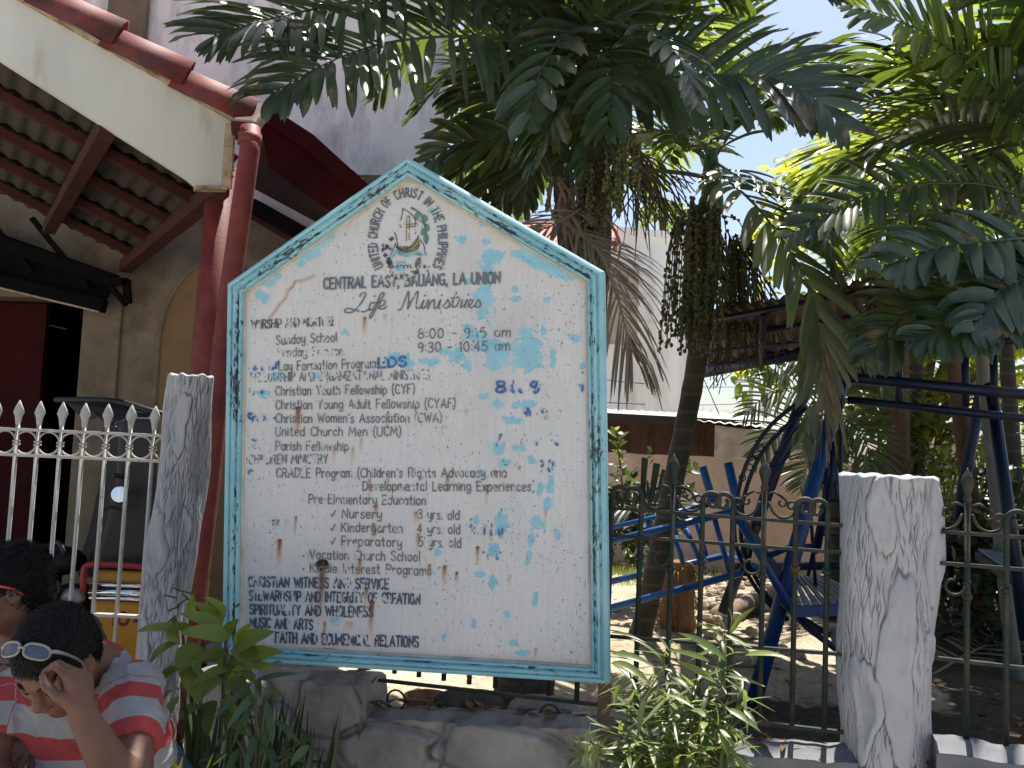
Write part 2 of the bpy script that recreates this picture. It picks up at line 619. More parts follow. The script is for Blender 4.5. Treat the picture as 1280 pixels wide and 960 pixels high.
# round column and the downpipe in front of it
yc = 4.72
mb = MB()
ctop = P(277, 232, yc)
mb.tube([Vector((P(252, 640, yc).x - .06, yc, 0)), P(256, 470, yc), ctop + Vector((0, 0, .1))], .077, 20)
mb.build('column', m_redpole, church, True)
pipe = [P(313, 160, 4.36), P(312, 190, 4.34), P(302, 260, 4.32), P(290, 345, 4.3), P(279, 430, 4.28), P(262, 600, 4.2), P(250, 700, 4.15)]
pipe.append(Vector((pipe[-1].x - .05, 4.12, 0)))
mb = MB()
mb.tube(pipe, .05, 16)
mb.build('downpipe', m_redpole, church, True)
for c_ in ([P(313, 168, 4.358), P(311.6, 181, 4.352)], [P(280, 423, 4.292), P(279, 428, 4.29)]):
    mb = MB()
    mb.tube(c_, .058 if c_[0].z > 2.5 else .053, 16)
    mb.build('pipe_collar', m_redpole, church, True)
mb = MB()
mb.beam(P(304, 162, 4.42), P(322, 138, 4.75), .13, .09)
mb.build('gutter_end', m_red, church, bevel=.02)

# second, lower roof falling away to the right: dark verge, red gutter board, soffit
y2 = 5.6
SOF = Plane(P(300, 200, y2), P(560, 200, y2 - .35))
q = lambda x, y, o=0: SOF.px(x, y, o)
MB().slab([q(330, 128), q(392, 168), q(520, 285), q(520, 306), q(385, 190), q(330, 150)], .05, -SOF.n).build('verge_board', m_curtain, church, bevel=.006)
MB().slab([q(316, 140, -.06), q(385, 188, -.06), q(520, 305, -.06), q(520, 340, -.06), q(330, 206, -.06)], .10, -SOF.n).build('gutter_board', m_curtain, church, bevel=.006)
MB().slab([q(306, 150, -.16), q(520, 338, -.16), P(540, 395, 6.7), P(306, 250, 6.9)], .03, UP * .999).build('soffit', m_sheet, church)
MB().beam(P(318, 258, 6.1), P(500, 362, 5.7), .12, .10).build('soffit_beam', m_truss, church)
MB().beam(P(300, 262, 6.15), P(500, 378, 5.72), .03, .04).build('soffit_purlin', m_red, church)
MB().beam(P(312, 243, 6.2), P(500, 345, 5.8), .05, .10).build('soffit_trim', m_cream, church)

# ------------------------------------------------------------------ beyond the courtyard
PK = Plane(P(757, 562, 10.5), P(1180, 588, 10.2))
pk = thing('perimeter_wall', 'dusty pink rendered boundary wall across the back of the courtyard', 'wall', PK.pt(0, 0))
k = 60
mb = MB()
tops = []
for i in range(k + 1):
    u_ = -3.2 + (PK.len + 3.2) * i / k
    tops.append((u_, 1.56 + .012 * mn.noise(Vector((u_ * 3, 0, 0))) - .03 * (u_ > 2.3)))
poly = [PK.pt(-3.2, 0)] + [PK.pt(PK.len, 0)] + [PK.pt(u_, v_) for u_, v_ in tops[::-1]]
mb.slab(poly, .16, -PK.n)
mb.build('rendered_panel', m_pink, pk)
mb = MB()
mb.slab([PK.pt(PK.len - .1, 0, .05), PK.pt(PK.len + .33, 0, .05), PK.pt(PK.len + .33, 1.95, .05), PK.pt(PK.len - .1, 1.95, .05)], .35, -PK.n)
mb.build('end_pier', M('pale_pier_render', (.48, .40, .35), .9, var=.15), pk, bevel=.01)

# pale building far behind with its window strip
m_pale = M('pale_painted_wall', (.80, .80, .78), .85, var=.10, scale=1, bmp=.1, stain=(.62, .60, .56), stain_amt=.3, stain_scale=1.2, stretch=(1, 1, .2))
WB = Plane(P(700, 400, 17), P(878, 400, 17.6))
wb = thing('pale_building', 'tall plain white building with a beige window strip seen beside the hanging dead frond', 'building', WB.pt(0, 0))
u0, v1 = WB.uv(878, 303)
MB().slab([WB.pt(-1.2, 0), WB.pt(u0, 0), WB.pt(u0, v1), WB.pt(-1.2, v1)], 6, -WB.n).build('wall', m_pale, wb)
MB().slab([WB.pt(-1.25, v1, .08), WB.pt(u0 + .05, v1, .08), WB.pt(u0 + .05, v1 + .14, .08), WB.pt(-1.25, v1 + .14, .08)], 6.1, -WB.n).build('parapet', m_pale, wb)
a_, b_ = WB.uv(762, 430), WB.uv(797, 338)
mb = MB()
mb.slab([WB.pt(a_[0], a_[1], .002), WB.pt(b_[0], a_[1], .002), WB.pt(b_[0], b_[1], .002), WB.pt(a_[0], b_[1], .002)], .10, WB.n)
for kx in (.3, .6):
    ux = a_[0] + (b_[0] - a_[0]) * kx
    mb.beam(WB.pt(ux, a_[1], .11), WB.pt(ux, b_[1], .11), .03, .04, WB.x)
mb.build('window_strip', M('beige_louvre', (.42, .37, .28), .6, var=.2), wb)
mb = MB()
ux = WB.uv(866, 420)[0]
mb.tube([WB.pt(ux, 1.2, .07), WB.pt(ux, v1 - .6, .07)], .04, 8)
mb.build('wall_pipe', M('grey_pipe', (.4, .4, .4), .5), wb, True)
for yy in (372, 405):
    vv = WB.uv(820, yy)[1]
    MB().slab([WB.pt(a_[0] + .6, vv, .003), WB.pt(u0, vv, .003), WB.pt(u0, vv + .03, .003), WB.pt(a_[0] + .6, vv + .03, .003)], .02, WB.n).build('string_course', m_pale, wb)

# house with a faded red roof seen through the palm crown
m_pinkroof = M('faded_red_roofing', (.42, .13, .10), .65, var=.25, scale=3, stretch=(6, 1, 1))
HB = Plane(P(580, 300, 14.5), P(748, 300, 14.2))
hb = thing('red_roofed_house', 'house with faded red corrugated roof glimpsed through the palm crown', 'house', HB.pt(0, 0))
h0, h1 = HB.uv(560, 312), HB.uv(752, 312)
v_e, v_r = h0[1], HB.uv(640, 236)[1]
MB().slab([HB.pt(h0[0], 0), HB.pt(h1[0] - .2, 0), HB.pt(h1[0] - .2, v_e), HB.pt(h0[0], v_e)], 4.5, -HB.n).build('wall', m_pale, hb)
mb = MB()
mb.grid(lambda a, c: HB.pt(h0[0] - .3 + a * (h1[0] - h0[0] + .5), v_e + c * (v_r - v_e) + .03 * math.sin(a * 120), .3 - c * 2.6), 150, 3)
mb.grid(lambda a, c: HB.pt(h0[0] - .3 + a * (h1[0] - h0[0] + .5), v_r - c * (v_r - v_e) + .03 * math.sin(a * 120), -2.3 - c * 2.6), 150, 3)
mb.build('roof', m_pinkroof, hb, True)

# brown shed behind the boundary wall, with a metal roof; block wall beside it
m_shed = M('brown_boards', (.085, .05, .035), .85, var=.4, scale=6, stretch=(1, 1, .3))
m_zinc = M('weathered_zinc', (.46, .44, .40), .55, metal=.2, var=.2, scale=4, stain=(.30, .25, .2), stain_amt=.3)
SHD = Plane(P(700, 540, 11.6), P(905, 545, 11.6))
sh = thing('timber_shed', 'low brown board shed with weathered tin roof behind the pink wall', 'shed', SHD.pt(0, 0))
ue, vt = SHD.uv(903, 528)
MB().slab([SHD.pt(-.9, 0), SHD.pt(ue, 0), SHD.pt(ue, vt - .02), SHD.pt(-.9, vt - .02)], 2.6, -SHD.n).build('wall', m_shed, sh)
mb = MB()
for i in range(9):
    uu = -.8 + i * .33
    mb.slab([SHD.pt(uu, 0, .003), SHD.pt(uu + .03, 0, .003), SHD.pt(uu + .03, vt - .1, .003), SHD.pt(uu, vt - .1, .003)], .02, SHD.n)
mb.build('batten', m_shed, sh)
mb = MB()
mb.grid(lambda a, c: SHD.pt(-1 + a * (ue + 1.5), vt + .03 + c * .22 - a * .03 + .015 * math.sin(a * 160), .35 - c * 3), 200, 2)
mb.grid(lambda a, c: SHD.pt(-1 + a * (ue + 1.5), vt + c * .22 - a * .03 + .015 * math.sin(a * 160), .35 - c * 3), 200, 2)
mb.build('tin_roof', m_zinc, sh, True)
MB().beam(SHD.pt(-1, vt + .0, .36), SHD.pt(ue + .4, vt - .03, .36), .03, .11).build('fascia', M('dark_fascia', (.03, .025, .025), .7), sh)

m_block = M('raw_block_render', (.45, .42, .37), .95, var=.3, scale=2.5, bmp=.5, bscale=30, stain=(.16, .15, .13), stain_amt=.45, stain_scale=2)
BW = Plane(P(893, 550, 11.2), P(1010, 556, 10.9))
bw = thing('block_wall', 'rough grey unpainted concrete wall end rising above the pink wall', 'wall', BW.pt(0, 0))
va_, vb_ = BW.uv(893, 531)[1], BW.uv(1000, 545)[1]
MB().slab([BW.pt(0, 0), BW.pt(1.6, 0), BW.pt(1.6, vb_ - .05), BW.pt(1.05, vb_), BW.pt(0, va_)], .2, -BW.n).build('rendered_block', m_block, bw, bevel=.01)
MB().grid(lambda a, c: BW.pt(-.35 + a * 1.8, va_ + .05 + c * .2 - a * .12 + .01 * math.sin(a * 90), .1 - c * 1.5), 90, 2).build('loose_roof_sheet', m_zinc, bw, True)

# utility poles, wires and trees against the white sky
m_conc = M('grey_concrete', (.26, .25, .24), .85, var=.2)
def pole(px, top, Y, r, label, xarm=0, tank=False):
    b_ = P(px, 560, Y); b_.z = 0
    t = thing('utility_pole', label, 'utility pole', b_, 0, 'distant utility poles')
    tp = P(px, top, Y)
    MB().tube([b_, tp], [r, r * .7], 8).build('shaft', m_conc, t, True)
    if xarm:
        MB().beam(tp + Vector((-xarm * .8, 0, -.25)), tp + Vector((xarm * .4, 0, -.25)), .12, .14).build('crossarm', m_conc, t)
    if tank:
        MB().lathe(P(px - 3, 520, Y - .3), [(.02, -.45), (.26, -.42), (.28, -.1), (.28, .38), (.22, .45), (.02, .5)], 12).build('transformer', m_conc, t, True)
    return tp
p1 = pole(939, 470, 40, .13, 'slim concrete utility pole carrying a crossarm and transformer above the shed', 1.1, True)
p2 = pole(957.5, 488, 30, .25, 'thick bare grey utility pole beside the slim one')
m_wire = M('black_cable', (.03, .03, .03), .6, bmp=0)
def wire(pts, r=.012, name='overhead_wire', label='', sag=.3):
    a_, b_ = pts
    mb = MB()
    mb.tube([a_.lerp(b_, k / 12) - Vector((0, 0, sag * 4 * (k / 12) * (1 - k / 12))) for k in range(13)], r, 5)
    o = mb.build(name, m_wire)
    tag(o, label, 'cable', 'overhead wires behind the courtyard')
for i, (y_, ye, sg, lb) in enumerate(((372, 367, .05, 'topmost thin black wire crossing in front of the pale building'), (466, 482, .12, 'thin black wire crossing low over the pale building, upper of the two'), (498, 502, .1, 'thin black wire crossing the pale building just over the tin roof'))):
    wire((P(690, y_, 15), P(960, ye, 22)), .008 if i else .006, label=lb, sag=sg)
wire((P(872, 456, 13), P(905, 532, 12)), .008, label='short slanting stay wire right of the leaning palm trunk', sag=.0)

m_twig = M('bare_bark', (.22, .19, .17), .9, bmp=0)
def bare(mb, a_, d, L, r, lv):
    b_ = a_ + d * L
    mb.tube([a_, a_.lerp(b_, .5) + Vector((random.uniform(-.05, .05) * L, 0, 0)), b_], [r, r * .8, r * .55], 5, False)
    if lv:
        for _ in range(3):
            nd = (d + Vector((random.uniform(-.9, .9), random.uniform(-.5, .5), random.uniform(-.1, .6)))).normalized()
            bare(mb, a_.lerp(b_, random.uniform(.45, 1)), nd, L * random.uniform(.55, .8), r * .55, lv - 1)
for px, lb in ((908, 'leafless grey tree far off right of the leaning palm trunk'), (948, 'leafless tree far off between the two utility poles')):
    b_ = P(px, 560, 36); b_.z = 0
    t = thing('bare_tree', lb, 'tree', b_, group='distant leafless trees')
    mb = MB(); mb.tube([b_, b_ + Vector((0, 0, 2.1))], [.12, .07], 6); mb.build('trunk', m_twig, t, True)
    mb = MB()
    for _ in range(5):
        bare(mb, b_ + Vector((0, 0, random.uniform(1.2, 2.1))), Vector((random.uniform(-.6, .6), 0, 1)).normalized(), 1.0, .035, 3)
    mb.build('branches', m_twig, t)
# ================================================================== the notice board
SP = Plane(P(286, 600, 2.95), P(760, 600, 2.74))
rzs = math.atan2(SP.x.y, SP.x.x)
sign = thing('notice_board', 'large weathered white church notice board with pointed top and peeling light blue frame', 'notice board', SP.pt(.6, 0), rzs)

m_blue = None
def frame_mat():
    m, nt, b = newmat('peeling_blue_paint')
    uv = N(nt, 'ShaderNodeUVMap')
    sp = N(nt, 'ShaderNodeSeparateXYZ')
    nt.links.new(uv.outputs[0], sp.inputs[0])
    mp = N(nt, 'ShaderNodeMapping'); mp.inputs['Scale'].default_value = (34, 120, 1)
    nt.links.new(uv.outputs[0], mp.inputs[0])
    n1 = tnoise(nt, 1.0, 6, .62, mp.outputs[0])
    band = ramp(nt, sp.outputs[1], [(.0, .05), (.018 / .1, .0), (.026 / .1, .19), (.044 / .1, .23), (.056 / .1, .16), (.062 / .1, .06)])
    # v is metres; scale so that .1 m is 1
    v10 = mth(nt, 'MULTIPLY', sp.outputs[1], 10.0)
    nt.nodes.remove(band.node)
    band = ramp(nt, v10, [(.0, .05), (.16, -.02), (.235, .125), (.30, .07), (.42, .13), (.475, .20), (.53, .12), (.62, .03)])
    mpl = N(nt, 'ShaderNodeMapping'); mpl.inputs['Scale'].default_value = (5, 9, 1)
    nt.links.new(uv.outputs[0], mpl.inputs[0])
    nlow = tnoise(nt, 1.0, 3, .6, mpl.outputs[0])
    k = mth(nt, 'ADD', mth(nt, 'ADD', n1, band), mth(nt, 'MULTIPLY', mth(nt, 'SUBTRACT', nlow, .56), .55))
    k = mth(nt, 'SUBTRACT', k, mth(nt, 'MULTIPLY', mth(nt, 'LESS_THAN', sp.outputs[0], 2.0), .05))
    chips = ramp(nt, k, [(.645, 0.0), (.665, 1.0)])
    n2 = tnoise(nt, 3.5, 4, .6, uv.outputs[0])
    blue = ramp(nt, n2, [(.3, (.145, .36, .43)), (.55, (.235, .47, .53)), (.75, (.34, .53, .56))])
    mp2 = N(nt, 'ShaderNodeMapping'); mp2.inputs['Scale'].default_value = (22, 30, 1)
    nt.links.new(uv.outputs[0], mp2.inputs[0])
    n3 = tnoise(nt, 1.0, 5, .6, mp2.outputs[0])
    under = ramp(nt, n3, [(.4, (.03, .045, .055)), (.62, (.06, .08, .09)), (.72, (.20, .08, .03))])
    mp3 = N(nt, 'ShaderNodeMapping'); mp3.inputs['Scale'].default_value = (18, 22, 1); mp3.inputs['Location'].default_value = (5, 3, 0)
    nt.links.new(uv.outputs[0], mp3.inputs[0])
    spots = ramp(nt, tnoise(nt, 1.0, 3, .5, mp3.outputs[0]), [(.70, 0.0), (.72, 1.0)])
    col = mixc(nt, chips, blue, under)
    col = mixc(nt, spots, col, (.10, .07, .06))
    nt.links.new(col, b.inputs['Base Color'])
    b.inputs['Roughness'].default_value = .5
    bump(nt, b, mth(nt, 'SUBTRACT', 1.0, chips), .5, .002)
    return m
m_blue = frame_mat()

outl_px = [(281.5, 823), (763, 853), (756, 341), (512, 199), (288.5, 356)]      # outer edge, anticlockwise from bottom left
outl = [SP.uv(*p) for p in outl_px]
ESC = (.70, .90, .86, .86, .84)           # the bottom member is slimmer than the others
def inset(poly, d):
    n = len(poly)
    ln = []
    for i in range(n):
        p, q = Vector(poly[i]), Vector(poly[(i + 1) % n])
        e = (q - p).normalized()
        ln.append((p + Vector((-e.y, e.x)) * d * ESC[i], e))
    out = []
    for i in range(n):
        (p, e), (q, f) = ln[i - 1], ln[i]
        t = ((q.x - p.x) * f.y - (q.y - p.y) * f.x) / (e.x * f.y - e.y * f.x)
        out.append(p + e * t)
    return out
prof = [(0, -.03), (0, .018), (.004, .028), (.012, .033), (.020, .031), (.0235, .024), (.027, .024), (.030, .030), (.038, .032), (.043, .027), (.0455, .019), (.049, .019), (.052, .024), (.058, .022), (.061, .014), (.062, .003)]
rings = [inset(outl, d) for d, h in prof]
for i in range(5):
    j = (i + 1) % 5
    mb = MB()
    nseg = 1
    uvs = []
    L = (Vector(outl[j]) - Vector(outl[i])).length
    vv, ff, uvv = [], [], []
    for k, (d, h) in enumerate(prof):
        a_, b_ = rings[k][i], rings[k][j]
        vv += [SP.pt(a_.x, a_.y, h), SP.pt(b_.x, b_.y, h)]
        uvv += [(i * 3.0, d), (i * 3.0 + L, d)]
    for k in range(len(prof) - 1):
        ff.append((2 * k, 2 * k + 1, 2 * k + 3, 2 * k + 2))
    K = 2 * (len(prof) - 1)
    ff += [(1, 0, K, K + 1), tuple(range(0, K + 2, 2))[::-1], tuple(range(1, K + 2, 2))]
    mb.add(vv, ff)
    o = mb.build('frame_rail', m_blue, sign)
    ul = o.data.uv_layers.new(name='UVMap')
    for lp in o.data.loops:
        ul.data[lp.index].uv = uvv[lp.vertex_index]

# cream glazing bead inside the frame
m_bead = M('dirty_cream_bead', (.46, .42, .34), .7, var=.25, scale=14, bmp=.2, stain=(.28, .19, .11), stain_amt=.3, stain_scale=6)
bp = [(.0622, .0005), (.0622, .008), (.0655, .0075), (.0695, .003), (.070, .0005)]
br = [inset(outl, d) for d, h in bp]
for i in range(5):
    j = (i + 1) % 5
    vv, ff = [], []
    for k, (d, h) in enumerate(bp):
        vv += [SP.pt(br[k][i].x, br[k][i].y, h), SP.pt(br[k][j].x, br[k][j].y, h)]
    for k in range(len(bp) - 1):
        ff.append((2 * k, 2 * k + 1, 2 * k + 3, 2 * k + 2))
    MB().add(vv, ff).build('inner_bead', m_bead, sign)

# ---- the board: a fine grid that carries two wear maps (where the paint has flaked to blue; where rust has run)
BL = [  # blue patches: px, py, rx, ry
 (606,280,6,4),(608,302,5,4),(611,320,12,8),(623,320,6,6),(610,336,7,5),(650,318,10,6),(662,322,10,6),(673,328,10,7),(684,334,11,7),(696,340,11,7),(707,346,9,6),
 (607,367,11,14),(604,392,10,8),(644,362,5,4),(644,374,7,4),(684,374,4,3),(661,440,14,19),(659,417,8,10),(652,452,9,8),(668,455,8,9),(622,447,15,15),(612,432,15,8),(630,432,8,6),(572,444,8,9),(598,421,15,7),
 (585,410,9,5),(585,458,6,8),(603,495,7,5),(679,413,4,5),(718,422,8,5),(691,447,4,11),(728,458,3,5),(622,505,6,4),(740,447,3,10),(740,542,3,10),(556,440,9,5),(540,452,9,5),
 (627,654,8,13),(632,645,5,6),(673,655,8,6),(664,673,4,9),(696,671,4,9),(617,688,7,8),(616,728,5,10),(599,719,7,4),(669,747,3,8),(641,804,6,4),(654,815,8,5),(635,767,4,5),(555,797,3,6),(592,779,3,7),(661,697,4,10),
 (689,605,4,13),(675,609,4,8),(684,631,5,10),(623,561,7,7),(629,580,7,6),(595,650,4,6),(412,294,8,5),(400,304,11,7),(388,316,11,8),(376,328,7,6),(335,353,12,5),(329,372,8,8),(345,345,8,5),
 (497,448,14,8),(512,455,6,6),(430,415,6,4),(395,470,8,4),(300,500,5,5),(350,470,9,5),(330,492,8,5),(600,590,6,5),(548,690,4,4),(650,560,8,5),(665,575,6,5),(420,775,7,4),(655,505,16,5),(640,525,12,5),(500,335,6,4),(540,262,5,4),(575,300,7,5),(585,352,7,4)]
RU = [  # rust runs: px, py top, length, width, strength
 (456,397,24,2.6,1),(481,394,9,2,.6),(373,512,34,3.4,1.2),(485,517,34,2.6,.6),(452,548,22,2,.6),(418,560,24,2,.6),(441,560,22,2,.6),(470,632,18,2.6,1),(462,600,26,2.2,.8),(485,600,22,2,.6),
 (403,712,70,4.4,1.1),(350,675,34,3,1.1),(370,647,30,1.6,.9),(450,700,22,2.6,1),(465,752,48,2.8,1.2),(458,736,26,2.4,1),(503,742,16,2,.7),(406,778,26,2,.9),(395,744,22,2,.7),(438,752,14,2,.6),(390,752,10,2,.6),
 (537,706,22,2,.9),(556,708,26,2.4,1),(571,716,16,2,.9),(597,684,24,2,1),(613,664,12,1.6,.8),(560,595,22,2.6,1),(609,607,22,2,.8),(583,512,12,1.6,.6),(553,533,10,1.6,.6),(682,640,10,1.6,.7),(637,720,14,1.4,.7),
 (412,812,8,10,1.1),(400,816,6,8,.9),(437,778,14,6,.45),(670,811,14,1.6,.8),(345,650,14,1.4,.6),(358,650,14,1.6,.5),(386,690,16,1.6,.6),(430,676,16,2,.6),(467,655,22,2.6,.9),(523,668,26,2.2,.9),(520,640,16,2.4,.8)]
CR = [(392,345),(380,350),(369,352),(366,358),(360,363),(358,372),(350,380),(345,388),(338,396),(336,404)]        # rust along a crack
DARK = [(373,510,5,2.4),(485,515,1.5,2),(470,632,2.5,1.5),(350,675,2.5,1.6),(370,646,1.6,1.6),(465,751,2,3),(458,735,2,1.6),(537,706,2,1.2),(556,708,1.6,1.6),(571,716,1.6,2),(597,684,2.4,1.6),(456,397,1.8,1.2),(412,814,9,2.4),(450,699,1.6,1.6),(480,827,2,2)]
inn = inset(outl, .060)
bu0, bu1 = min(p.x for p in inn), max(p.x for p in inn)
bv0, bv1 = min(p.y for p in inn), max(p.y for p in inn)
HS = .005
nu, nv = int((bu1 - bu0) / HS) + 2, int((bv1 - bv0) / HS) + 2
uu = np.linspace(bu0, bu1, nu); vv = np.linspace(bv0, bv1, nv)
GU, GV = np.meshgrid(uu, vv)
peel = np.zeros_like(GU); rust = np.zeros_like(GU); dark = np.zeros_like(GU)
ppm = FPX / 2.85                                        # pixels of the photograph per metre on the board
for px, py, rx, ry in BL:
    cu, cv = SP.uv(px, py)
    d = ((GU - cu) / (rx / ppm)) ** 2 + ((GV - cv) / (ry / ppm)) ** 2
    peel = np.maximum(peel, np.exp(-d * .70) * .95)
    peel += .10 * np.exp(-d * .12)
for px, py, ln, wd, st in RU:
    cu, cv = SP.uv(px, py)
    dy = (cv - GV) * ppm
    f = np.where(dy >= 0, np.clip(1 - dy / ln, 0, 1) ** .8, np.exp(-(dy / 1.6) ** 2))
    rust = np.maximum(rust, st * f * np.exp(-((GU - cu) * ppm / wd) ** 2 * .7))
for a_, b_ in zip(CR[:-1], CR[1:]):
    for t in (0, .33, .66):
        cu, cv = SP.uv(a_[0] + (b_[0] - a_[0]) * t, a_[1] + (b_[1] - a_[1]) * t)
        rust = np.maximum(rust, .7 * np.exp(-(((GU - cu) * ppm / 2.2) ** 2 + ((GV - cv) * ppm / 2.6) ** 2)))
for px, py, rx, ry in DARK:
    cu, cv = SP.uv(px, py)
    dark = np.maximum(dark, np.exp(-(((GU - cu) * ppm / rx) ** 2 + ((GV - cv) * ppm / ry) ** 2) * .8))
# rusty dirt gathered along the upper edges and the foot
edge = np.zeros_like(GU)
for i in (0, 2, 3):
    a_, b_ = Vector(inn[i]), Vector(inn[(i + 1) % 5])
    e = (b_ - a_).normalized()
    dd = (GU - a_.x) * -e.y + (GV - a_.y) * e.x
    edge = np.maximum(edge, np.exp(-np.maximum(dd, 0) / .022))
cu, cv = SP.uv(516, 224)
edge += .9 * np.exp(-(((GU - cu) / .06) ** 2 + ((GV - cv) / .035) ** 2))

def inside(px, py):
    for i in range(5):
        a_, b_ = inn[i], inn[(i + 1) % 5]
        if (b_.x - a_.x) * (py - a_.y) - (b_.y - a_.y) * (px - a_.x) < -1e-9:
            return False
    return True
mb = MB()
keep, idx = [], -np.ones(GU.size, int)
pts = []
for j in range(nv):
    for i in range(nu):
        u_, v_ = uu[i], vv[j]
        pts.append((u_, v_))
ins = [inside(*p) for p in pts]
faces = []
# top edge: pull the vertices just outside down onto the slanting edge
def clampv(u_, v_):
    for i in (2, 3):
        a_, b_ = inn[i], inn[(i + 1) % 5]
        t = (u_ - a_.x) / (b_.x - a_.x)
        if 0 <= t <= 1:
            return min(v_, a_.y + (b_.y - a_.y) * t)
    return v_
for j in range(nv - 1):
    for i in range(nu - 1):
        q4 = (j * nu + i, j * nu + i + 1, (j + 1) * nu + i + 1, (j + 1) * nu + i)
        if ins[q4[0]] or ins[q4[1]]:
            faces.append(q4)
used = sorted({k for f in faces for k in f})
remap = {k: n for n, k in enumerate(used)}
mb.add([SP.pt(pts[k][0], clampv(*pts[k]), .0015 * mn.noise(Vector((pts[k][0] * 6, pts[k][1] * 6, 0)))) for k in used], [tuple(remap[k] for k in f) for f in faces])

mbd, nt, b = newmat('weathered_white_board')
ap, _ = attr(nt, 'peel'); ar, _ = attr(nt, 'rust'); ad, _ = attr(nt, 'darkness'); ae, _ = attr(nt, 'edge')
oc = coords(nt)
nb = tnoise(nt, 2.4, 5, .6, oc)
fib = tnoise(nt, 1.0, 4, .6, coords(nt, scale=(95, 30, 9)))
base = ramp(nt, nb, [(.3, (.475, .47, .465)), (.5, (.55, .55, .548)), (.75, (.59, .592, .595))])
base = mixc(nt, ramp(nt, fib, [(.35, .22), (.6, 0.0)]), base, (.36, .36, .36))
n_e = tnoise(nt, 12, 5, .65, oc)
base = mixc(nt, mth(nt, 'MULTIPLY', mth(nt, 'MULTIPLY', ae, ramp(nt, n_e, [(.35, .15), (.65, 1.0)])), .75), base, (.42, .27, .15))
# flaking
nf = tnoise(nt, 40, 9, .74, oc, .6)
nl = tnoise(nt, 5, 3, .5, oc)
k = mth(nt, 'ADD', ap, mth(nt, 'MULTIPLY', mth(nt, 'SUBTRACT', nf, .5), 3.1))
k = mth(nt, 'ADD', k, mth(nt, 'MULTIPLY', mth(nt, 'SUBTRACT', nl, .55), .25))
flake = ramp(nt, k, [(.565, 0.0), (.585, 1.0)])
nblue = tnoise(nt, 14, 4, .6, oc)
blue = ramp(nt, nblue, [(.3, (.185, .42, .52)), (.7, (.27, .51, .60))])
col = mixc(nt, flake, base, blue)
# specks: small chips all over, bluish or nearly black
ns1 = tnoise(nt, 70, 4, .6, coords(nt, scale=(1.3, 1, .75), loc=(3, 0, 1)))
nd = tnoise(nt, 3.2, 3, .5, coords(nt, loc=(9, 0, 2)))
sp1 = ramp(nt, mth(nt, 'ADD', ns1, mth(nt, 'MULTIPLY', nd, .18)), [(.732, 0.0), (.747, 1.0)])
col = mixc(nt, sp1, col, (.16, .30, .37))
ns2 = tnoise(nt, 95, 3, .6, coords(nt, scale=(1.2, 1, .8), loc=(1, 0, 7)))
sp2 = ramp(nt, mth(nt, 'ADD', ns2, mth(nt, 'MULTIPLY', nd, .16)), [(.742, 0.0), (.757, 1.0)])
col = mixc(nt, sp2, col, (.09, .085, .08))
# rust
nr = tnoise(nt, 1.0, 4, .6, coords(nt, scale=(160, 60, 26)))
rk = mth(nt, 'MULTIPLY', ar, ramp(nt, nr, [(.3, .7), (.65, 1.6)]), True)
rc = ramp(nt, ar, [(.1, (.46, .28, .13)), (.45, (.36, .15, .045)), (.9, (.17, .055, .02))])
col = mixc(nt, mth(nt, 'MULTIPLY', rk, .95), col, rc)
col = mixc(nt, ramp(nt, ad, [(.45, 0.0), (.6, .95)]), col, (.03, .02, .015))
nt.links.new(col, b.inputs['Base Color'])
b.inputs['Roughness'].default_value = .62
bump(nt, b, mth(nt, 'SUBTRACT', 1.0, flake), .35, .0015)
board = mb.build('board', mbd, sign, True)
for nm, arr in (('peel', peel), ('rust', rust), ('darkness', dark), ('edge', edge)):
    a_ = board.data.attributes.new(nm, 'FLOAT', 'POINT')
    a_.data.foreach_set('value', arr.ravel()[used].astype(np.float32))
# back of the board
ib = inset(outl, .03)
MB().slab([SP.pt(p.x, p.y, -.006) for p in ib], .012, -SP.n).build('backing_panel', m_shed, sign)

# the knot hole with its rusty bolt
hc = SP.px(403, 706)
mb = MB()
vv = [hc + SP.n * .0035]
for k in range(20):
    an = 2 * math.pi * k / 20
    rr = .0215 * (1 + .10 * math.sin(2 * an + 1) + random.uniform(-.05, .05))
    vv.append(hc + SP.x * math.cos(an) * rr + UP * math.sin(an) * rr * .92 + SP.n * .001)
mb.add(vv, [(0, 1 + k, 1 + (k + 1) % 20) for k in range(20)])
mb.build('rusted_bolt_head', M('rusted_iron', (.035, .02, .015), .9, var=.5, scale=60, bmp=.6), sign, True)

# legs: brown steel angle at the right, its twin at the left behind the plant
m_leg = M('brown_primer_steel', (.075, .042, .036), .6, var=.3, scale=10, stain=(.12, .05, .02), stain_amt=.3)
for px, off in ((757.5, -.005), (297, -.005)):
    u_ = SP.uv(px, 800)[0]
    v_ = SP.uv(px, 852 if px > 500 else 826)[1]
    mb = MB()
    q = [(u_ - .019, off), (u_ + .019, off), (u_ + .019, off - .04), (u_ - .019, off - .04)]
    mb.box8([SP.pt(a_, 0, o_) for a_, o_ in q] + [SP.pt(a_, v_ + .0, o_) for a_, o_ in q])
    mb.build('leg', m_leg, sign, bevel=.002)

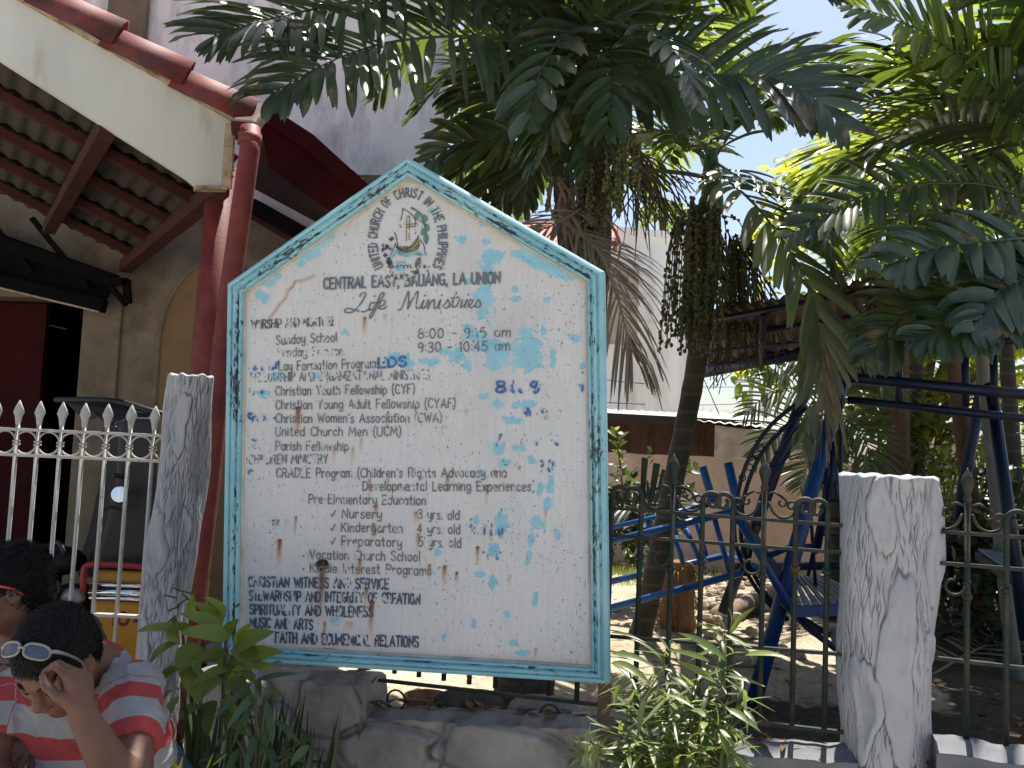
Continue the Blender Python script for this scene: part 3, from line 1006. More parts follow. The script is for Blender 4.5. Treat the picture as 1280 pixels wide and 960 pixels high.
# ---- hand lettering: a single-stroke alphabet painted with a flat brush
def g(adv, *st): return (adv, st)
SM = 's'        # a stroke that begins with 's' is a smooth curve
A_ = {
'A': g(.6, [0,0,.3,1,.6,0], [.11,.34,.49,.34]), 'B': g(.5, [0,0,0,1], ['s',0,1,.36,.97,.44,.77,.34,.56,0,.53], ['s',0,.53,.4,.5,.5,.27,.38,.03,0,0]),
'C': g(.5, ['s',.5,.82,.38,.98,.16,.95,.03,.7,.03,.3,.16,.05,.38,.02,.5,.18]), 'D': g(.52, [0,0,0,1], ['s',0,1,.32,.93,.5,.65,.5,.35,.32,.07,0,0]),
'E': g(.44, [.44,1,0,1,0,0,.44,0], [0,.52,.36,.52]), 'F': g(.43, [.43,1,0,1,0,0], [0,.52,.34,.52]),
'G': g(.54, ['s',.5,.84,.36,.98,.15,.93,.03,.68,.03,.3,.16,.05,.36,.02,.52,.16], [.52,.05,.52,.44,.3,.44]), 'H': g(.52, [0,0,0,1], [.52,0,.52,1], [0,.52,.52,.52]),
'I': g(.05, [.02,0,.02,1]), 'J': g(.36, ['s',.36,1,.36,.3,.26,.03,.1,.03,0,.2]), 'K': g(.5, [0,0,0,1], [.5,1,0,.4], [.16,.56,.52,0]), 'L': g(.42, [0,1,0,0,.42,0]),
'M': g(.66, [0,0,.04,1,.33,.3,.62,1,.66,0]), 'N': g(.52, [0,0,0,1,.52,0,.52,1]), 'O': g(.54, ['s',.27,1,.08,.85,.01,.5,.08,.15,.27,0,.46,.15,.53,.5,.46,.85,.27,1]),
'P': g(.46, [0,0,0,1], ['s',0,1,.36,.97,.46,.74,.36,.5,0,.47]), 'Q': g(.54, ['s',.27,1,.08,.85,.01,.5,.08,.15,.27,0,.46,.15,.53,.5,.46,.85,.27,1], [.3,.25,.56,-.05]),
'R': g(.5, [0,0,0,1], ['s',0,1,.36,.97,.46,.76,.34,.53,0,.5], [.24,.5,.52,0]), 'S': g(.46, ['s',.44,.85,.3,.99,.1,.95,.02,.77,.12,.58,.34,.46,.45,.26,.36,.05,.15,0,0,.16]),
'T': g(.5, [0,1,.5,1], [.25,1,.25,0]), 'U': g(.5, ['s',0,1,0,.3,.09,.05,.25,0,.41,.05,.5,.3,.5,1]), 'V': g(.54, [0,1,.27,0,.54,1]), 'W': g(.76, [0,1,.19,0,.38,.8,.57,0,.76,1]),
'X': g(.5, [0,0,.5,1], [0,1,.5,0]), 'Y': g(.54, [0,1,.27,.48,.54,1], [.27,.48,.27,0]), 'Z': g(.5, [0,1,.5,1,0,0,.5,0]),
'a': g(.42, ['s',.4,.52,.24,.66,.06,.56,.01,.3,.1,.05,.26,.03,.4,.2], [.41,.64,.41,0]), 'b': g(.42, [0,1,0,0], ['s',0,.45,.16,.65,.34,.58,.41,.32,.32,.06,.14,0,0,.16]),
'c': g(.36, ['s',.36,.52,.24,.65,.08,.56,.01,.32,.1,.06,.25,.01,.37,.13]), 'd': g(.42, [.41,1,.41,0], ['s',.41,.46,.26,.65,.07,.58,.01,.32,.09,.06,.25,0,.41,.16]),
'e': g(.4, ['s',.02,.34,.38,.36,.33,.58,.2,.66,.06,.54,.01,.3,.1,.06,.25,.0,.39,.12]), 'f': g(.3, ['s',.32,.92,.22,1,.12,.9,.1,.7,.1,0], [0,.62,.27,.62]),
'g': g(.42, ['s',.4,.5,.25,.65,.07,.57,.01,.33,.09,.1,.25,.06,.4,.2], ['s',.41,.64,.41,-.1,.3,-.28,.12,-.28,.03,-.17]), 'h': g(.4, [0,1,0,0], ['s',0,.42,.14,.63,.3,.62,.38,.45,.39,0]),
'i': g(.05, [.02,.64,.02,0], [.02,.86,.02,.8]), 'j': g(.15, ['s',.1,.64,.1,-.1,0,-.25], [.1,.86,.1,.8]), 'k': g(.38, [0,1,0,0], [.36,.64,0,.24], [.12,.36,.38,0]), 'l': g(.05, [.02,1,.02,0]),
'm': g(.62, [0,.64,0,0], ['s',0,.42,.1,.63,.24,.62,.3,.45,.31,0], ['s',.31,.42,.42,.63,.55,.62,.61,.45,.62,0]), 'n': g(.39, [0,.64,0,0], ['s',0,.42,.13,.63,.29,.62,.37,.45,.38,0]),
'o': g(.42, ['s',.21,.65,.06,.55,.01,.32,.06,.1,.21,0,.36,.1,.41,.32,.36,.55,.21,.65]), 'p': g(.42, [0,.64,0,-.3], ['s',0,.45,.15,.65,.33,.58,.41,.33,.33,.07,.15,0,0,.16]),
'q': g(.42, [.41,.64,.41,-.3], ['s',.41,.45,.26,.65,.08,.58,.01,.33,.09,.07,.26,0,.41,.16]), 'r': g(.28, [0,.64,0,0], ['s',0,.4,.1,.6,.2,.65,.29,.58]), 's': g(.34, ['s',.33,.55,.2,.65,.05,.57,.06,.42,.25,.3,.34,.16,.24,.02,.1,.01,0,.11]),
't': g(.3, [.13,.95,.13,.12,.22,0,.3,.03], [0,.64,.28,.64]), 'u': g(.39, ['s',0,.64,.01,.18,.1,.01,.24,.03,.38,.22], [.39,.64,.39,0]), 'v': g(.38, [0,.64,.19,0,.38,.64]), 'w': g(.56, [0,.64,.14,0,.28,.5,.42,0,.56,.64]),
'x': g(.36, [0,0,.36,.64], [0,.64,.36,0]), 'y': g(.39, ['s',0,.64,.02,.25,.12,.1,.26,.14,.38,.3], ['s',.39,.64,.39,-.1,.28,-.28,.1,-.27,.02,-.18]), 'z': g(.34, [0,.64,.34,.64,0,0,.34,0]),
'0': g(.46, ['s',.23,1,.07,.85,.01,.5,.07,.15,.23,0,.39,.15,.45,.5,.39,.85,.23,1]), '1': g(.16, [0,.8,.12,1,.12,0]), '3': g(.44, ['s',.03,.87,.18,1,.36,.95,.4,.75,.28,.57,.15,.53], ['s',.15,.53,.35,.47,.44,.26,.32,.04,.14,0,0,.12]),
'4': g(.5, [.36,0,.36,1,0,.3,.5,.3]), '5': g(.44, [.42,1,.08,1,.03,.55], ['s',.03,.55,.2,.64,.38,.54,.44,.3,.34,.06,.16,0,0,.1]), '8': g(.46, ['s',.23,1,.07,.9,.06,.68,.23,.54,.42,.38,.44,.14,.23,0,.02,.14,.04,.38,.23,.54,.4,.68,.39,.9,.23,1]),
'9': g(.44, ['s',.42,.72,.3,.5,.12,.5,.02,.7,.1,.94,.28,.99,.41,.82,.42,.5,.34,.12,.2,0]), '7': g(.42, [0,1,.42,1,.12,0]), '2': g(.42, ['s',.02,.8,.16,.99,.36,.92,.38,.68,.2,.35,0,0], [0,0,.43,0]),
'(': g(.16, ['s',.16,1.12,.03,.8,0,.45,.04,.1,.17,-.2]), ')': g(.16, ['s',0,1.12,.13,.8,.16,.45,.12,.1,0,-.2]), '-': g(.3, [0,.45,.3,.45]), '.': g(.06, [.02,0,.03,.05]), ',': g(.08, [.06,.06,.0,-.16]), ':': g(.06, [.03,.14,.03,.2], [.03,.6,.03,.66]),
"'": g(.08, [.06,1,.02,.78]), '*': g(.1, ['s',.02,.32,.06,.38,.1,.32,.06,.26,.02,.32]), '!': g(.42, [0,.35,.12,.08,.45,.8]), ' ': g(.30,)}


def ribbon(mb, pts, w, fn, jit=.08):
    """flat brush stroke along 2-D points; fn maps (x, y) to 3-D"""
    n = len(pts)
    if n < 2: return
    L, Rr = [], []
    for i in range(n):
        a_, b_ = Vector(pts[max(0, i - 1)]), Vector(pts[min(n - 1, i + 1)])
        if 0 < i < n - 1:
            d1, d2 = (Vector(pts[i]) - a_).normalized(), (b_ - Vector(pts[i])).normalized()
            m_ = d1 + d2
            m_ = m_.normalized() if m_.length > .3 else d1
            k = min(1.6, 1 / max(.4, m_.dot(d1)))
        else:
            m_, k = (b_ - a_).normalized(), 1
        nn = Vector((-m_.y, m_.x))
        p = Vector(pts[i])
        if i == 0: p = p - m_ * w * .3
        if i == n - 1: p = p + m_ * w * .3
        ww = w * .5 * k * (1 + random.uniform(-jit, jit))
        L.append(p + nn * ww); Rr.append(p - nn * ww)
    v = [fn(*p) for p in L] + [fn(*p) for p in Rr]
    mb.add(v, [(i, i + n, i + n + 1, i + 1) for i in range(n - 1)])


def strokes(ch, x0, sx, sy, y0=0, slant=0, jit=.012):
    adv, st = A_.get(ch, A_['.'])
    out = []
    for s in st:
        sm = s[0] == 's'
        c = s[1:] if sm else s
        p = [(c[i] + random.uniform(-jit, jit), c[i + 1] + random.uniform(-jit, jit)) for i in range(0, len(c), 2)]
        if sm:
            p = [(q.x, q.y) for q in catmull([Vector((a_, b_, 0)) for a_, b_ in p], max(8, len(p) * 3))]
        else:
            q = []
            for i in range(len(p) - 1):
                for t in (0, .5):
                    q.append((p[i][0] + (p[i + 1][0] - p[i][0]) * t, p[i][1] + (p[i + 1][1] - p[i][1]) * t))
            p = q + [p[-1]]
        out.append([(x0 + (a_ + slant * b_) * sx, y0 + b_ * sy) for a_, b_ in p])
    return out, adv


def peelmat(name, c, thr, scale=75, c2=None):
    m, nt, b = newmat(name)
    oc = coords(nt, scale=(1.5, 1, .55))
    n1 = tnoise(nt, scale, 4, .6, oc)
    n2 = tnoise(nt, 9, 3, .5)
    k = mth(nt, 'ADD', n1, mth(nt, 'MULTIPLY', mth(nt, 'SUBTRACT', n2, .5), .5))
    a_ = ramp(nt, k, [(thr, 0.0), (thr + .025, 1.0)])
    n3 = tnoise(nt, 30, 3, .5)
    nt.links.new(ramp(nt, n3, [(.3, c), (.7, c2 or tuple(x * 1.5 for x in c))]), b.inputs['Base Color'])
    b.inputs['Roughness'].default_value = .5
    nt.links.new(a_, b.inputs['Alpha'])
    return m


m_ink = peelmat('worn_grey_lettering', (.115, .122, .13), .385)
m_ink_bold = peelmat('worn_slate_lettering', (.095, .115, .135), .36)
m_ink_gone = peelmat('flaked_black_lettering', (.075, .08, .085), .52)
m_ink_half = peelmat('half_flaked_lettering', (.10, .108, .115), .465)
m_navy = peelmat('worn_navy_lettering', (.045, .06, .10), .415)
m_bluetxt = peelmat('blue_overpainted_lettering', (.02, .10, .30), .42, 45, (.04, .17, .42))
m_bluebits = peelmat('flaked_blue_lettering', (.015, .08, .24), .555, 42, (.05, .22, .45))
LIFT = [.0030]


def line(text, a, b, cap, m, w=1.9, bold=0, name='lettering', slant=0):
    """text from pixel a to pixel b (baseline ends) with its cap height in pixels"""
    (u0, v0), (u1, v1) = SP.uv(*a), SP.uv(*b)
    L = math.hypot(u1 - u0, v1 - v0)
    ex, ey = (u1 - u0) / L, (v1 - v0) / L
    sy = cap / ppm
    gap = .20
    tot = sum(A_.get(c, A_['.'])[0] + gap for c in text) - gap
    sx = L / tot
    mb = MB()
    x = 0
    off = LIFT[0]
    for c in text:
        st, adv = strokes(c, x, sx, sy, random.uniform(-.03, .03) * sy, slant)
        for s in st:
            ribbon(mb, s, w / ppm, lambda px, py: SP.pt(u0 + px * ex - py * ey, v0 + px * ey + py * ex, off), .12)
        x += (adv + gap) * sx
    return mb.build(name, m, sign)


# arched heading
cx_, cy_ = 510, 301
txt = 'UNITED CHURCH OF CHRIST IN THE PHILIPPINES'
mb = MB()
tot = sum(A_[c][0] + .24 for c in txt) - .24
a0, a1 = R(216), R(-36)
# arc-length table of the ellipse (centre line of the letters)
tab = [(a0 + (a1 - a0) * k / 400) for k in range(401)]
cum = [0]
for k in range(400):
    cum.append(cum[-1] + math.hypot(40 * (math.cos(tab[k + 1]) - math.cos(tab[k])), 57 * (math.sin(tab[k + 1]) - math.sin(tab[k]))))
def arcpos(s_):
    k = max(0, min(399, int(np.searchsorted(cum, s_)) - 1))
    t = (s_ - cum[k]) / (cum[k + 1] - cum[k])
    an = tab[k] + (tab[k + 1] - tab[k]) * t
    return an
Ltot = cum[-1]
sxp = Ltot / tot
x = 0
for c in txt:
    adv = A_[c][0]
    an = arcpos((x + adv / 2) * sxp)
    ox, oy = cx_ + 38.5 * math.cos(an), cy_ - 54.5 * math.sin(an)
    tx, ty = -40 * math.sin(an), 57 * math.cos(an)      # along decreasing angle: reverse below
    l_ = math.hypot(tx, ty); tx, ty = -tx / l_, -ty / l_
    st, _ = strokes(c, -adv / 2 * sxp, sxp, 11.0)
    for s in st:
        def fn(px, py):
            X = ox + px * tx - py * ty
            Y = oy - (px * ty + py * tx)
            u_, v_ = SP.uv(X, Y)
            return SP.pt(u_, v_, .003)
        ribbon(mb, s, 2.1, fn, .12)
    x += adv + .24
mb.build('arched_lettering', m_ink_bold, sign)

line('CENTRAL EAST, BAUANG, LA UNION', (405, 361.5), (625, 354), 14, m_ink_bold, 2.7)
line('WORSHIP AND NURTURE', (315, 411), (419, 407), 11, m_ink_gone, 2)
line('Sunday School', (346, 431), (421, 427), 12, m_ink, 1.55)
line('8:00 - 9:15 am', (523, 423.5), (638, 421), 12, m_ink, 1.63)
line('Sunday Service.', (347, 446.5), (431, 444), 12, m_ink_half, 1.55)
line('9:30 - 10:45 am', (523, 440.5), (637, 438), 12, m_ink, 1.63)
line('Lay Formation Programs', (349, 463.5), (475, 460), 12, m_ink, 1.55)
line('FELLOWSHIP AND ORGANIZATIONAL MINISTRIES', (314, 477.5), (537, 474), 11.5, m_ink_half, 1.55)
line('Christian Youth Fellowship (CYF)', (345, 494.5), (518, 492), 11.5, m_ink, 1.55)
line('Christian Young Adult Fellowship (CYAF)', (345, 511.5), (569, 510), 11.5, m_ink, 1.55)
line("Christian Women's Association (CWA)", (345, 528.5), (552, 528), 11.5, m_ink, 1.55)
line('United Church Men (UCM)', (345, 545), (501, 545), 11.5, m_ink, 1.55)
line('Parish Fellowship', (345, 563), (436, 563.5), 11.5, m_ink, 1.55)
line('CHILDREN MINISTRY', (312, 580), (410, 579.5), 11.5, m_ink_half, 1.63)
line("CRADLE Program (Children's Rights Advocacy and", (346, 597), (633, 596.5), 11.5, m_ink, 1.63)
line('Developmental Learning Experiences)', (454, 613), (668, 614), 11.5, m_ink, 1.63)
line('* Pre-Elementary Education', (378, 629), (532, 631.5), 11.5, m_ink, 1.63)
line('! Nursery', (414, 647), (477, 648.5), 11.5, m_ink, 1.63)
line('3 yrs. old', (523, 648.5), (574, 650), 11.5, m_ink, 1.63)
line('! Kindergarten', (414, 664.5), (503, 666), 11.5, m_ink, 1.63)
line('4 yrs. old', (522, 666), (575, 667.5), 11.5, m_ink, 1.63)
line('! Preparatory', (414, 681.5), (502, 683.5), 11.5, m_ink, 1.63)
line('5 yrs. old', (524, 683), (576, 684.5), 11.5, m_ink, 1.63)
line('* Vacation Church School', (379, 698.5), (525, 701.5), 11.5, m_ink, 1.63)
line('* Kiddie Interest Programs', (379, 715), (539, 719), 11.5, m_ink, 1.63)
line('CHRISTIAN WITNESS AND SERVICE', (311, 733), (486, 736.5), 12, m_navy, 2.3)
line('STEWARDSHIP AND INTEGRITY OF CREATION', (312, 750), (525, 755), 12, m_navy, 2.2)
line('SPIRITUALITY AND WHOLENESS', (313, 767.5), (466, 771), 12, m_navy, 2.2)
line('MUSIC AND ARTS', (313, 784), (391, 787), 12, m_navy, 2.2)
line('FAITH AND ECUMENICAL RELATIONS', (345, 803), (523, 809), 12.5, m_navy, 2.4)

# the later blue overpainting, mostly flaked off again
LIFT[0] = .0042
line('EDS', (474, 460), (508, 458), 12, m_bluetxt, 3.2, name='blue_lettering')
line('8: 00-9: 30 am', (620, 491), (728, 490), 13, m_bluebits, 3.4, name='blue_lettering')
line('8', (620, 491), (632, 491), 14, m_bluetxt, 2.9, name='blue_lettering')
line('9', (663, 491), (675, 491), 14, m_bluetxt, 2.9, name='blue_lettering')
line('Sat H.d', (312, 463), (350, 461), 13, m_bluebits, 4.0, name='blue_lettering')
line('Sund.', (311, 497), (344, 496), 13, m_bluebits, 3.6, name='blue_lettering')
line('Fri W.F', (311, 530), (345, 529), 13, m_bluebits, 3.6, name='blue_lettering')
line('3: 00 - 5: 00', (640, 523), (700, 523), 12, m_bluebits, 3.4, name='blue_lettering')
line('7: 00 1: 10', (620, 557), (700, 556), 13, m_bluebits, 3.2, name='blue_lettering')
line('7: 0 1 30', (622, 590), (692, 590), 13, m_bluebits, 3.4, name='blue_lettering')
line('Su.', (312, 562), (335, 562), 12, m_bluebits, 2.8, name='blue_lettering')
line('S:', (311, 600), (320, 600), 12, m_bluebits, 2.8, name='blue_lettering')
line('4: 0 1 0', (585, 668), (628, 670), 13, m_bluebits, 3.0, name='blue_lettering')
line('3: 0 1 0', (598, 698), (632, 700), 12, m_bluebits, 3.0, name='blue_lettering')
line('30 1', (340, 661), (360, 662), 11, m_bluebits, 2.4, name='blue_lettering')

# brush script
scr = {  # strokes in pixels of the photograph
 'Life': [[(450,371),(452,367),(456,366),(457,369),(453,377),(447,385),(440,390.5),(432,390.5),(432,387),(438,386),(446,388.5),(455,390),(463,386)],
          [(464,378),(462,384),(462,388),(466,387),(469,382)], [(468,371),(469,370)],
          [(469,382),(475,376),(480,369),(479,366),(475,370),(471,382),(467,393),(463,398),(463,394),(468,388),(474,384)], [(466,379),(476,378)],
          [(474,384),(480,381),(482,377),(478,376),(474,381),(475,386),(480,386),(486,381)]],
 'Ministries': [[(498,388),(502,386),(506,376),(510,366),(511,366),(511,376),(510,386),(516,374),(521,366),(523,366),(521,377),(521,386),(525,385)],
          [(525,385),(530,376),(528,382),(528,386),(532,384)], [(531,370),(532,369)],
          [(532,384),(536,375),(535,386),(539,378),(543,375),(543,381),(543,386),(547,384)], [(547,384),(551,375),(549,382),(549,386),(553,384)], [(552,370),(553,369)],
          [(553,384),(559,377),(560,375),(562,380),(560,385),(556,385)], [(562,384),(567,374),(571,366),(567,376),(566,384),(571,383)], [(564,373),(574,372)],
          [(571,383),(575,375),(578,376),(576,384),(580,383)], [(580,383),(584,375),(582,381),(582,385),(586,383)], [(585,369),(586,368)],
          [(586,383),(590,379),(591,375),(587,376),(586,382),(589,385),(594,382)], [(594,382),(598,375),(601,380),(599,384),(595,384)]]}
LIFT[0] = .003
for wd, ss in scr.items():
    mb = MB()
    for s in ss:
        c_ = catmull([Vector((a_, b_, 0)) for a_, b_ in s], len(s) * 5)
        ribbon(mb, [(q.x, q.y) for q in c_], 1.9, lambda px, py: SP.px(px, py, .003), .15)
    mb.build('script_lettering', m_ink, sign)

# ---- emblem: cross, sail, boat, branch, open book
def paint(name, c, curves, w, fill=False, thr=.36):
    m = peelmat(name + '_paint', c, thr)
    mb = MB()
    for s in curves:
        if fill:
            n0 = len(mb.v)
            c_ = catmull([Vector((a_, b_, 0)) for a_, b_ in s + s[:1]], len(s) * 4)[:-1]
            ce = sum(c_, Vector()) / len(c_)
            mb.add([SP.px(ce.x, ce.y, .0026)] + [SP.px(q.x, q.y, .0026) for q in c_], [(0, 1 + (k + 1) % len(c_), 1 + k) for k in range(len(c_))])
        else:
            c_ = catmull([Vector((a_, b_, 0)) for a_, b_ in s], max(2, len(s) * 4))
            ribbon(mb, [(q.x, q.y) for q in c_], w, lambda px, py: SP.px(px, py, .0034), .2)
    return mb.build(name, m, sign)
def z6(*p): return [(450 + p[i] / 6, 200 + p[i + 1] / 6) for i in range(0, len(p), 2)]
paint('emblem_cross', (.20, .14, .07), [z6(352,425,350,520,348,610), z6(374,425,372,520,370,600), z6(352,425,374,425), z6(302,488,360,486,432,478), z6(302,506,360,505,434,494), z6(302,488,302,506), z6(432,476,434,496)], 1.3, thr=.40)
paint('emblem_outline', (.05, .05, .055), [z6(322,365,318,410,305,465), z6(322,365,370,395,405,430,420,465), z6(420,465,415,500,418,555), z6(262,545,275,590,285,650), z6(440,455,470,470,490,500), z6(440,570,460,610,480,640,492,705), z6(270,625,250,670,232,715)], 1.1, thr=.40)
paint('emblem_boat', (.23, .20, .07), [z6(272,650,320,672,370,655,415,620,438,575,445,620,430,668,370,688,310,685)], 1, True, .30)
paint('emblem_boat_lines', (.05, .05, .04), [z6(268,640,320,678,380,660,420,622,440,570), z6(272,655,310,688,370,692,430,672,446,620,440,570), z6(300,668,350,668,400,645), z6(285,662,330,684,400,672,435,640)], 1.2)
paint('emblem_branch', (.07, .13, .10), [z6(385,360,420,378,455,405,480,450,490,500,497,560,500,630)], 2.2)
leafs = [(430,422,20,32,.2),(484,438,26,30,-.4),(505,508,20,30,-.2),(476,540,20,30,.35),(497,590,20,34,.0),(408,372,18,8,.5)]
paint('emblem_leaves', (.085, .17, .135), [[(450 + (cx + rx * math.cos(t) * math.cos(a) - ry * math.sin(t) * math.sin(a)) / 6, 200 + (cy + rx * math.cos(t) * math.sin(a) + ry * math.sin(t) * math.cos(a)) / 6) for t in [k * math.pi / 4 for k in range(8)]] for cx, cy, rx, ry, a in leafs], 1, True, .30)
paint('emblem_waves', (.17, .33, .40), [z6(235,712,290,695,340,712,400,692,440,705,498,712), z6(240,726,300,708,350,724,410,706,460,716), z6(255,680,280,690,300,700), z6(275,770,310,775,335,772)], 3.2, thr=.42)
paint('emblem_scroll', (.09, .10, .085), [z6(238,820,245,870,300,885,370,858,440,848), z6(245,850,290,870,350,850,420,842), z6(430,840,425,790,440,745), z6(440,780,455,750,460,735), z6(250,880,320,895,400,880)], 4.2, thr=.47)
paint('emblem_marks', (.06, .06, .06), [z6(210,800,225,808,235,798), z6(262,800,275,808), z6(285,790,284,815), z6(300,795,320,792), z6(332,790,330,812), z6(345,792,362,795,358,812), z6(380,790,384,812), z6(452,792,450,812), z6(476,792,490,795,480,810,498,808), z6(515,800,522,806), z6(508,825,515,850,522,858), z6(330,905,360,880)], 1.4, thr=.38)
paint('emblem_splash', (.035, .045, .075), [z6(230,600,245,590), z6(222,655,232,668), z6(176,640,190,650), z6(165,680,215,645), z6(188,712,196,720), z6(208,760,225,785), z6(232,780,240,808), z6(215,740,230,770)], 4.4, thr=.40)
# ================================================================== tree-trunk piers, stone wall
def barkmat():
    m, nt, b = newmat('painted_bark_cement')
    gk, _ = attr(nt, 'groove')
    n1 = tnoise(nt, 7, 5, .6)
    col = ramp(nt, n1, [(.3, (.29, .30, .315)), (.6, (.36, .37, .385)), (.8, (.33, .315, .305))])
    n2 = tnoise(nt, 3, 7, .7)
    col = mixc(nt, ramp(nt, n2, [(.6, 0.0), (.8, .6)]), col, (.28, .26, .24))
    col = mixc(nt, ramp(nt, gk, [(.3, 0.0), (.7, .85)]), col, (.09, .09, .10))
    nt.links.new(col, b.inputs['Base Color'])
    b.inputs['Roughness'].default_value = .75
    gr_ = ramp(nt, tnoise(nt, 14, 8, .72, coords(nt, scale=(1, 1, .35))), [(.58, 0.0), (.74, .5)])
    nt.links.new(mixc(nt, gr_, col, (.15, .14, .125)), b.inputs['Base Color'])
    bump(nt, b, tnoise(nt, 70, 7, .75), .55, .004)
    return m
m_bark = barkmat()


def pier(name_lbl, base, rx, ry, h, knots, seed, lean=(0, 0), rim=.005):
    """cement pier cast as a tree trunk: grooved bark with smooth healed-over knots; knots = (angle, height, half-width m, half-height m)"""
    t = thing('tree_trunk_pier', name_lbl, 'gate pier', base, group='tree-trunk piers')
    nu_, nv_ = 480, 420
    ang = np.linspace(0, 2 * np.pi, nu_, endpoint=False)
    hh = np.linspace(0, 1, nv_)
    rng = np.random.RandomState(seed)
    Rm = (rx + ry) / 2
    A, H = np.meshgrid(ang, hh)
    Z = H * h
    # bark: broken vertical ridges
    d = np.zeros_like(A)
    for k in range(2600):
        a0_, z0_ = rng.uniform(0, 2 * np.pi), rng.uniform(0, h)
        ln_, wd_ = rng.uniform(.012, .055), rng.uniform(.0009, .0019)
        da = (A - a0_ + np.pi) % (2 * np.pi) - np.pi
        j0, j1 = np.searchsorted(hh * h, [z0_ - ln_ * 2.2, z0_ + ln_ * 2.2])
        sl = slice(j0, j1)
        wob = .004 * np.sin(Z[sl] * 60 + k)
        g_ = np.exp(-((da[sl] * Rm + wob) / wd_) ** 2 * .6) * np.exp(-((Z[sl] - z0_) / ln_) ** 2)
        d[sl] = np.maximum(d[sl], g_ * rng.uniform(.6, 1))
    groove = d.copy()
    disp = -.0050 * d
    for (ka, kz, kw, kh, kind) in knots:
        da = ((A - ka + np.pi) % (2 * np.pi) - np.pi) * Rm
        th_ = np.arctan2((Z - kz) / kh, da / kw)
        wv = 1 + .11 * np.sin(3 * th_ + ka * 5) + .07 * np.sin(5 * th_ + kz * 31) + .04 * np.sin(11 * th_ + ka * 17)
        kw2 = kw * (1 - .5 * np.clip((kz - Z) / kh, 0, 1) + .12 * np.clip((Z - kz) / kh, 0, 1))
        dc = da + .25 * kw * np.sin((Z - kz) / kh * 2.2 + ka * 3)
        q = np.sqrt((np.abs(dc) / kw2) ** 2.2 + (np.abs(Z - kz) / kh) ** 2.2) / wv
        sm = np.clip((1.12 - q) / .14, 0, 1)
        sm = sm * sm * (3 - 2 * sm)
        disp = disp * (1 - sm)
        groove = groove * (1 - sm)
        disp += sm * .004
        disp += .0030 * np.exp(-((q - .76) / .2) ** 2)          # rolled lip
        disp -= .006 * np.clip(1 - (q / .62) ** 2, 0, 1)          # hollow
        ln = np.exp(-((q - 1.10) / .045) ** 2)                    # outline cut in the cement
        disp -= .005 * ln
        groove = np.maximum(groove, ln * .8 * (.6 + .4 * np.sin(A * 9 + Z * 23)))
    big = .010 * np.sin(A * 2 + Z * 4 + seed) + .008 * np.sin(A * 3 - Z * 7 + seed * 2) + .005 * np.sin(A * 5 + Z * 13)
    rad = 1 + (disp + big * .8) / Rm
    ztop = rim * (np.sin(A * 7 + seed) * .5 + np.sin(A * 13) * .4) * np.clip((H - .97) / .03, 0, 1)
    fl = 1 + .10 * np.exp(-Z / .12)
    X = np.sign(np.cos(A)) * np.abs(np.cos(A)) ** .82 * rx * rad * fl + base[0] + lean[0] * H
    Y = np.sign(np.sin(A)) * np.abs(np.sin(A)) ** .82 * ry * rad * fl + base[1] + lean[1] * H
    ZZ = Z + ztop
    v = np.stack([X, Y, ZZ], -1).reshape(-1, 3)
    mb = MB()
    f = []
    for j in range(nv_ - 1):
        for i in range(nu_):
            i2 = (i + 1) % nu_
            f.append((j * nu_ + i, j * nu_ + i2, (j + 1) * nu_ + i2, (j + 1) * nu_ + i))
    top = [tuple(p) for p in v[-nu_:]]
    cx, cy = base[0] + lean[0], base[1] + lean[1]
    vl = [tuple(p) for p in v]
    n0 = len(vl)
    vl += [((x - cx) * .9 + cx, (y - cy) * .9 + cy, z + .006) for x, y, z in top]
    vl += [(cx, cy, h - .004)]
    for i in range(nu_):
        i2 = (i + 1) % nu_
        f.append(((nv_ - 1) * nu_ + i, (nv_ - 1) * nu_ + i2, n0 + i2, n0 + i))
        f.append((n0 + i, n0 + i2, n0 + nu_))
    mb.add(vl, f)
    o = mb.build('trunk_cast', m_bark, t, True)
    a_ = o.data.attributes.new('groove', 'FLOAT', 'POINT')
    gv = np.concatenate([groove.ravel(), np.zeros(nu_ + 1)]).astype(np.float32)
    a_.data.foreach_set('value', gv)
    return t


def pier_at(px_l, px_r, py, Y):
    a_, b_ = P(px_l, py, Y), P(px_r, py, Y)
    return (a_.x + b_.x) / 2, (b_.x - a_.x) / 2
# right pier: its left and right edges at mid height
xr, rr_ = pier_at(1060, 1172, 760, 2.62)
zr = P(1118, 597, 2.6).z
FA = -math.pi / 2                     # the angle that faces the street
pier('stout grey-white cement pier cast as a tree trunk, right of the green iron fence', (xr, 2.66, 0), rr_ * .97, .12, zr,
     [(FA - .46, zr - .125, .040, .105, 0), (FA + .82, zr - .19, .042, .165, 0), (FA - .08, zr - .56, .040, .26, 0), (FA + .62, zr - .48, .030, .05, 0), (FA - .85, zr - .66, .045, .14, 0), (FA + .3, zr - 1.0, .04, .12, 0), (FA + 2.2, zr - .3, .04, .1, 0)], 3)
xl, rl_ = pier_at(196, 254, 640, 3.52)
zl = P(236, 470, 3.5).z
xb = P(212, 900, 3.5).x
pier('slim grey-white cement pier cast as a tree trunk, left of the notice board', (xb - .10, 3.55, 0), rl_ * .93, .085, zl,
     [(FA - .02, zl - .20, .032, .115, 0), (FA - .42, zl - .66, .040, .13, 0), (FA + .75, zl - .62, .025, .09, 0), (FA - .5, zl - 1.05, .03, .12, 0)], 8, lean=(P(236, 470, 3.5).x - xb + .10, 0), rim=.006)

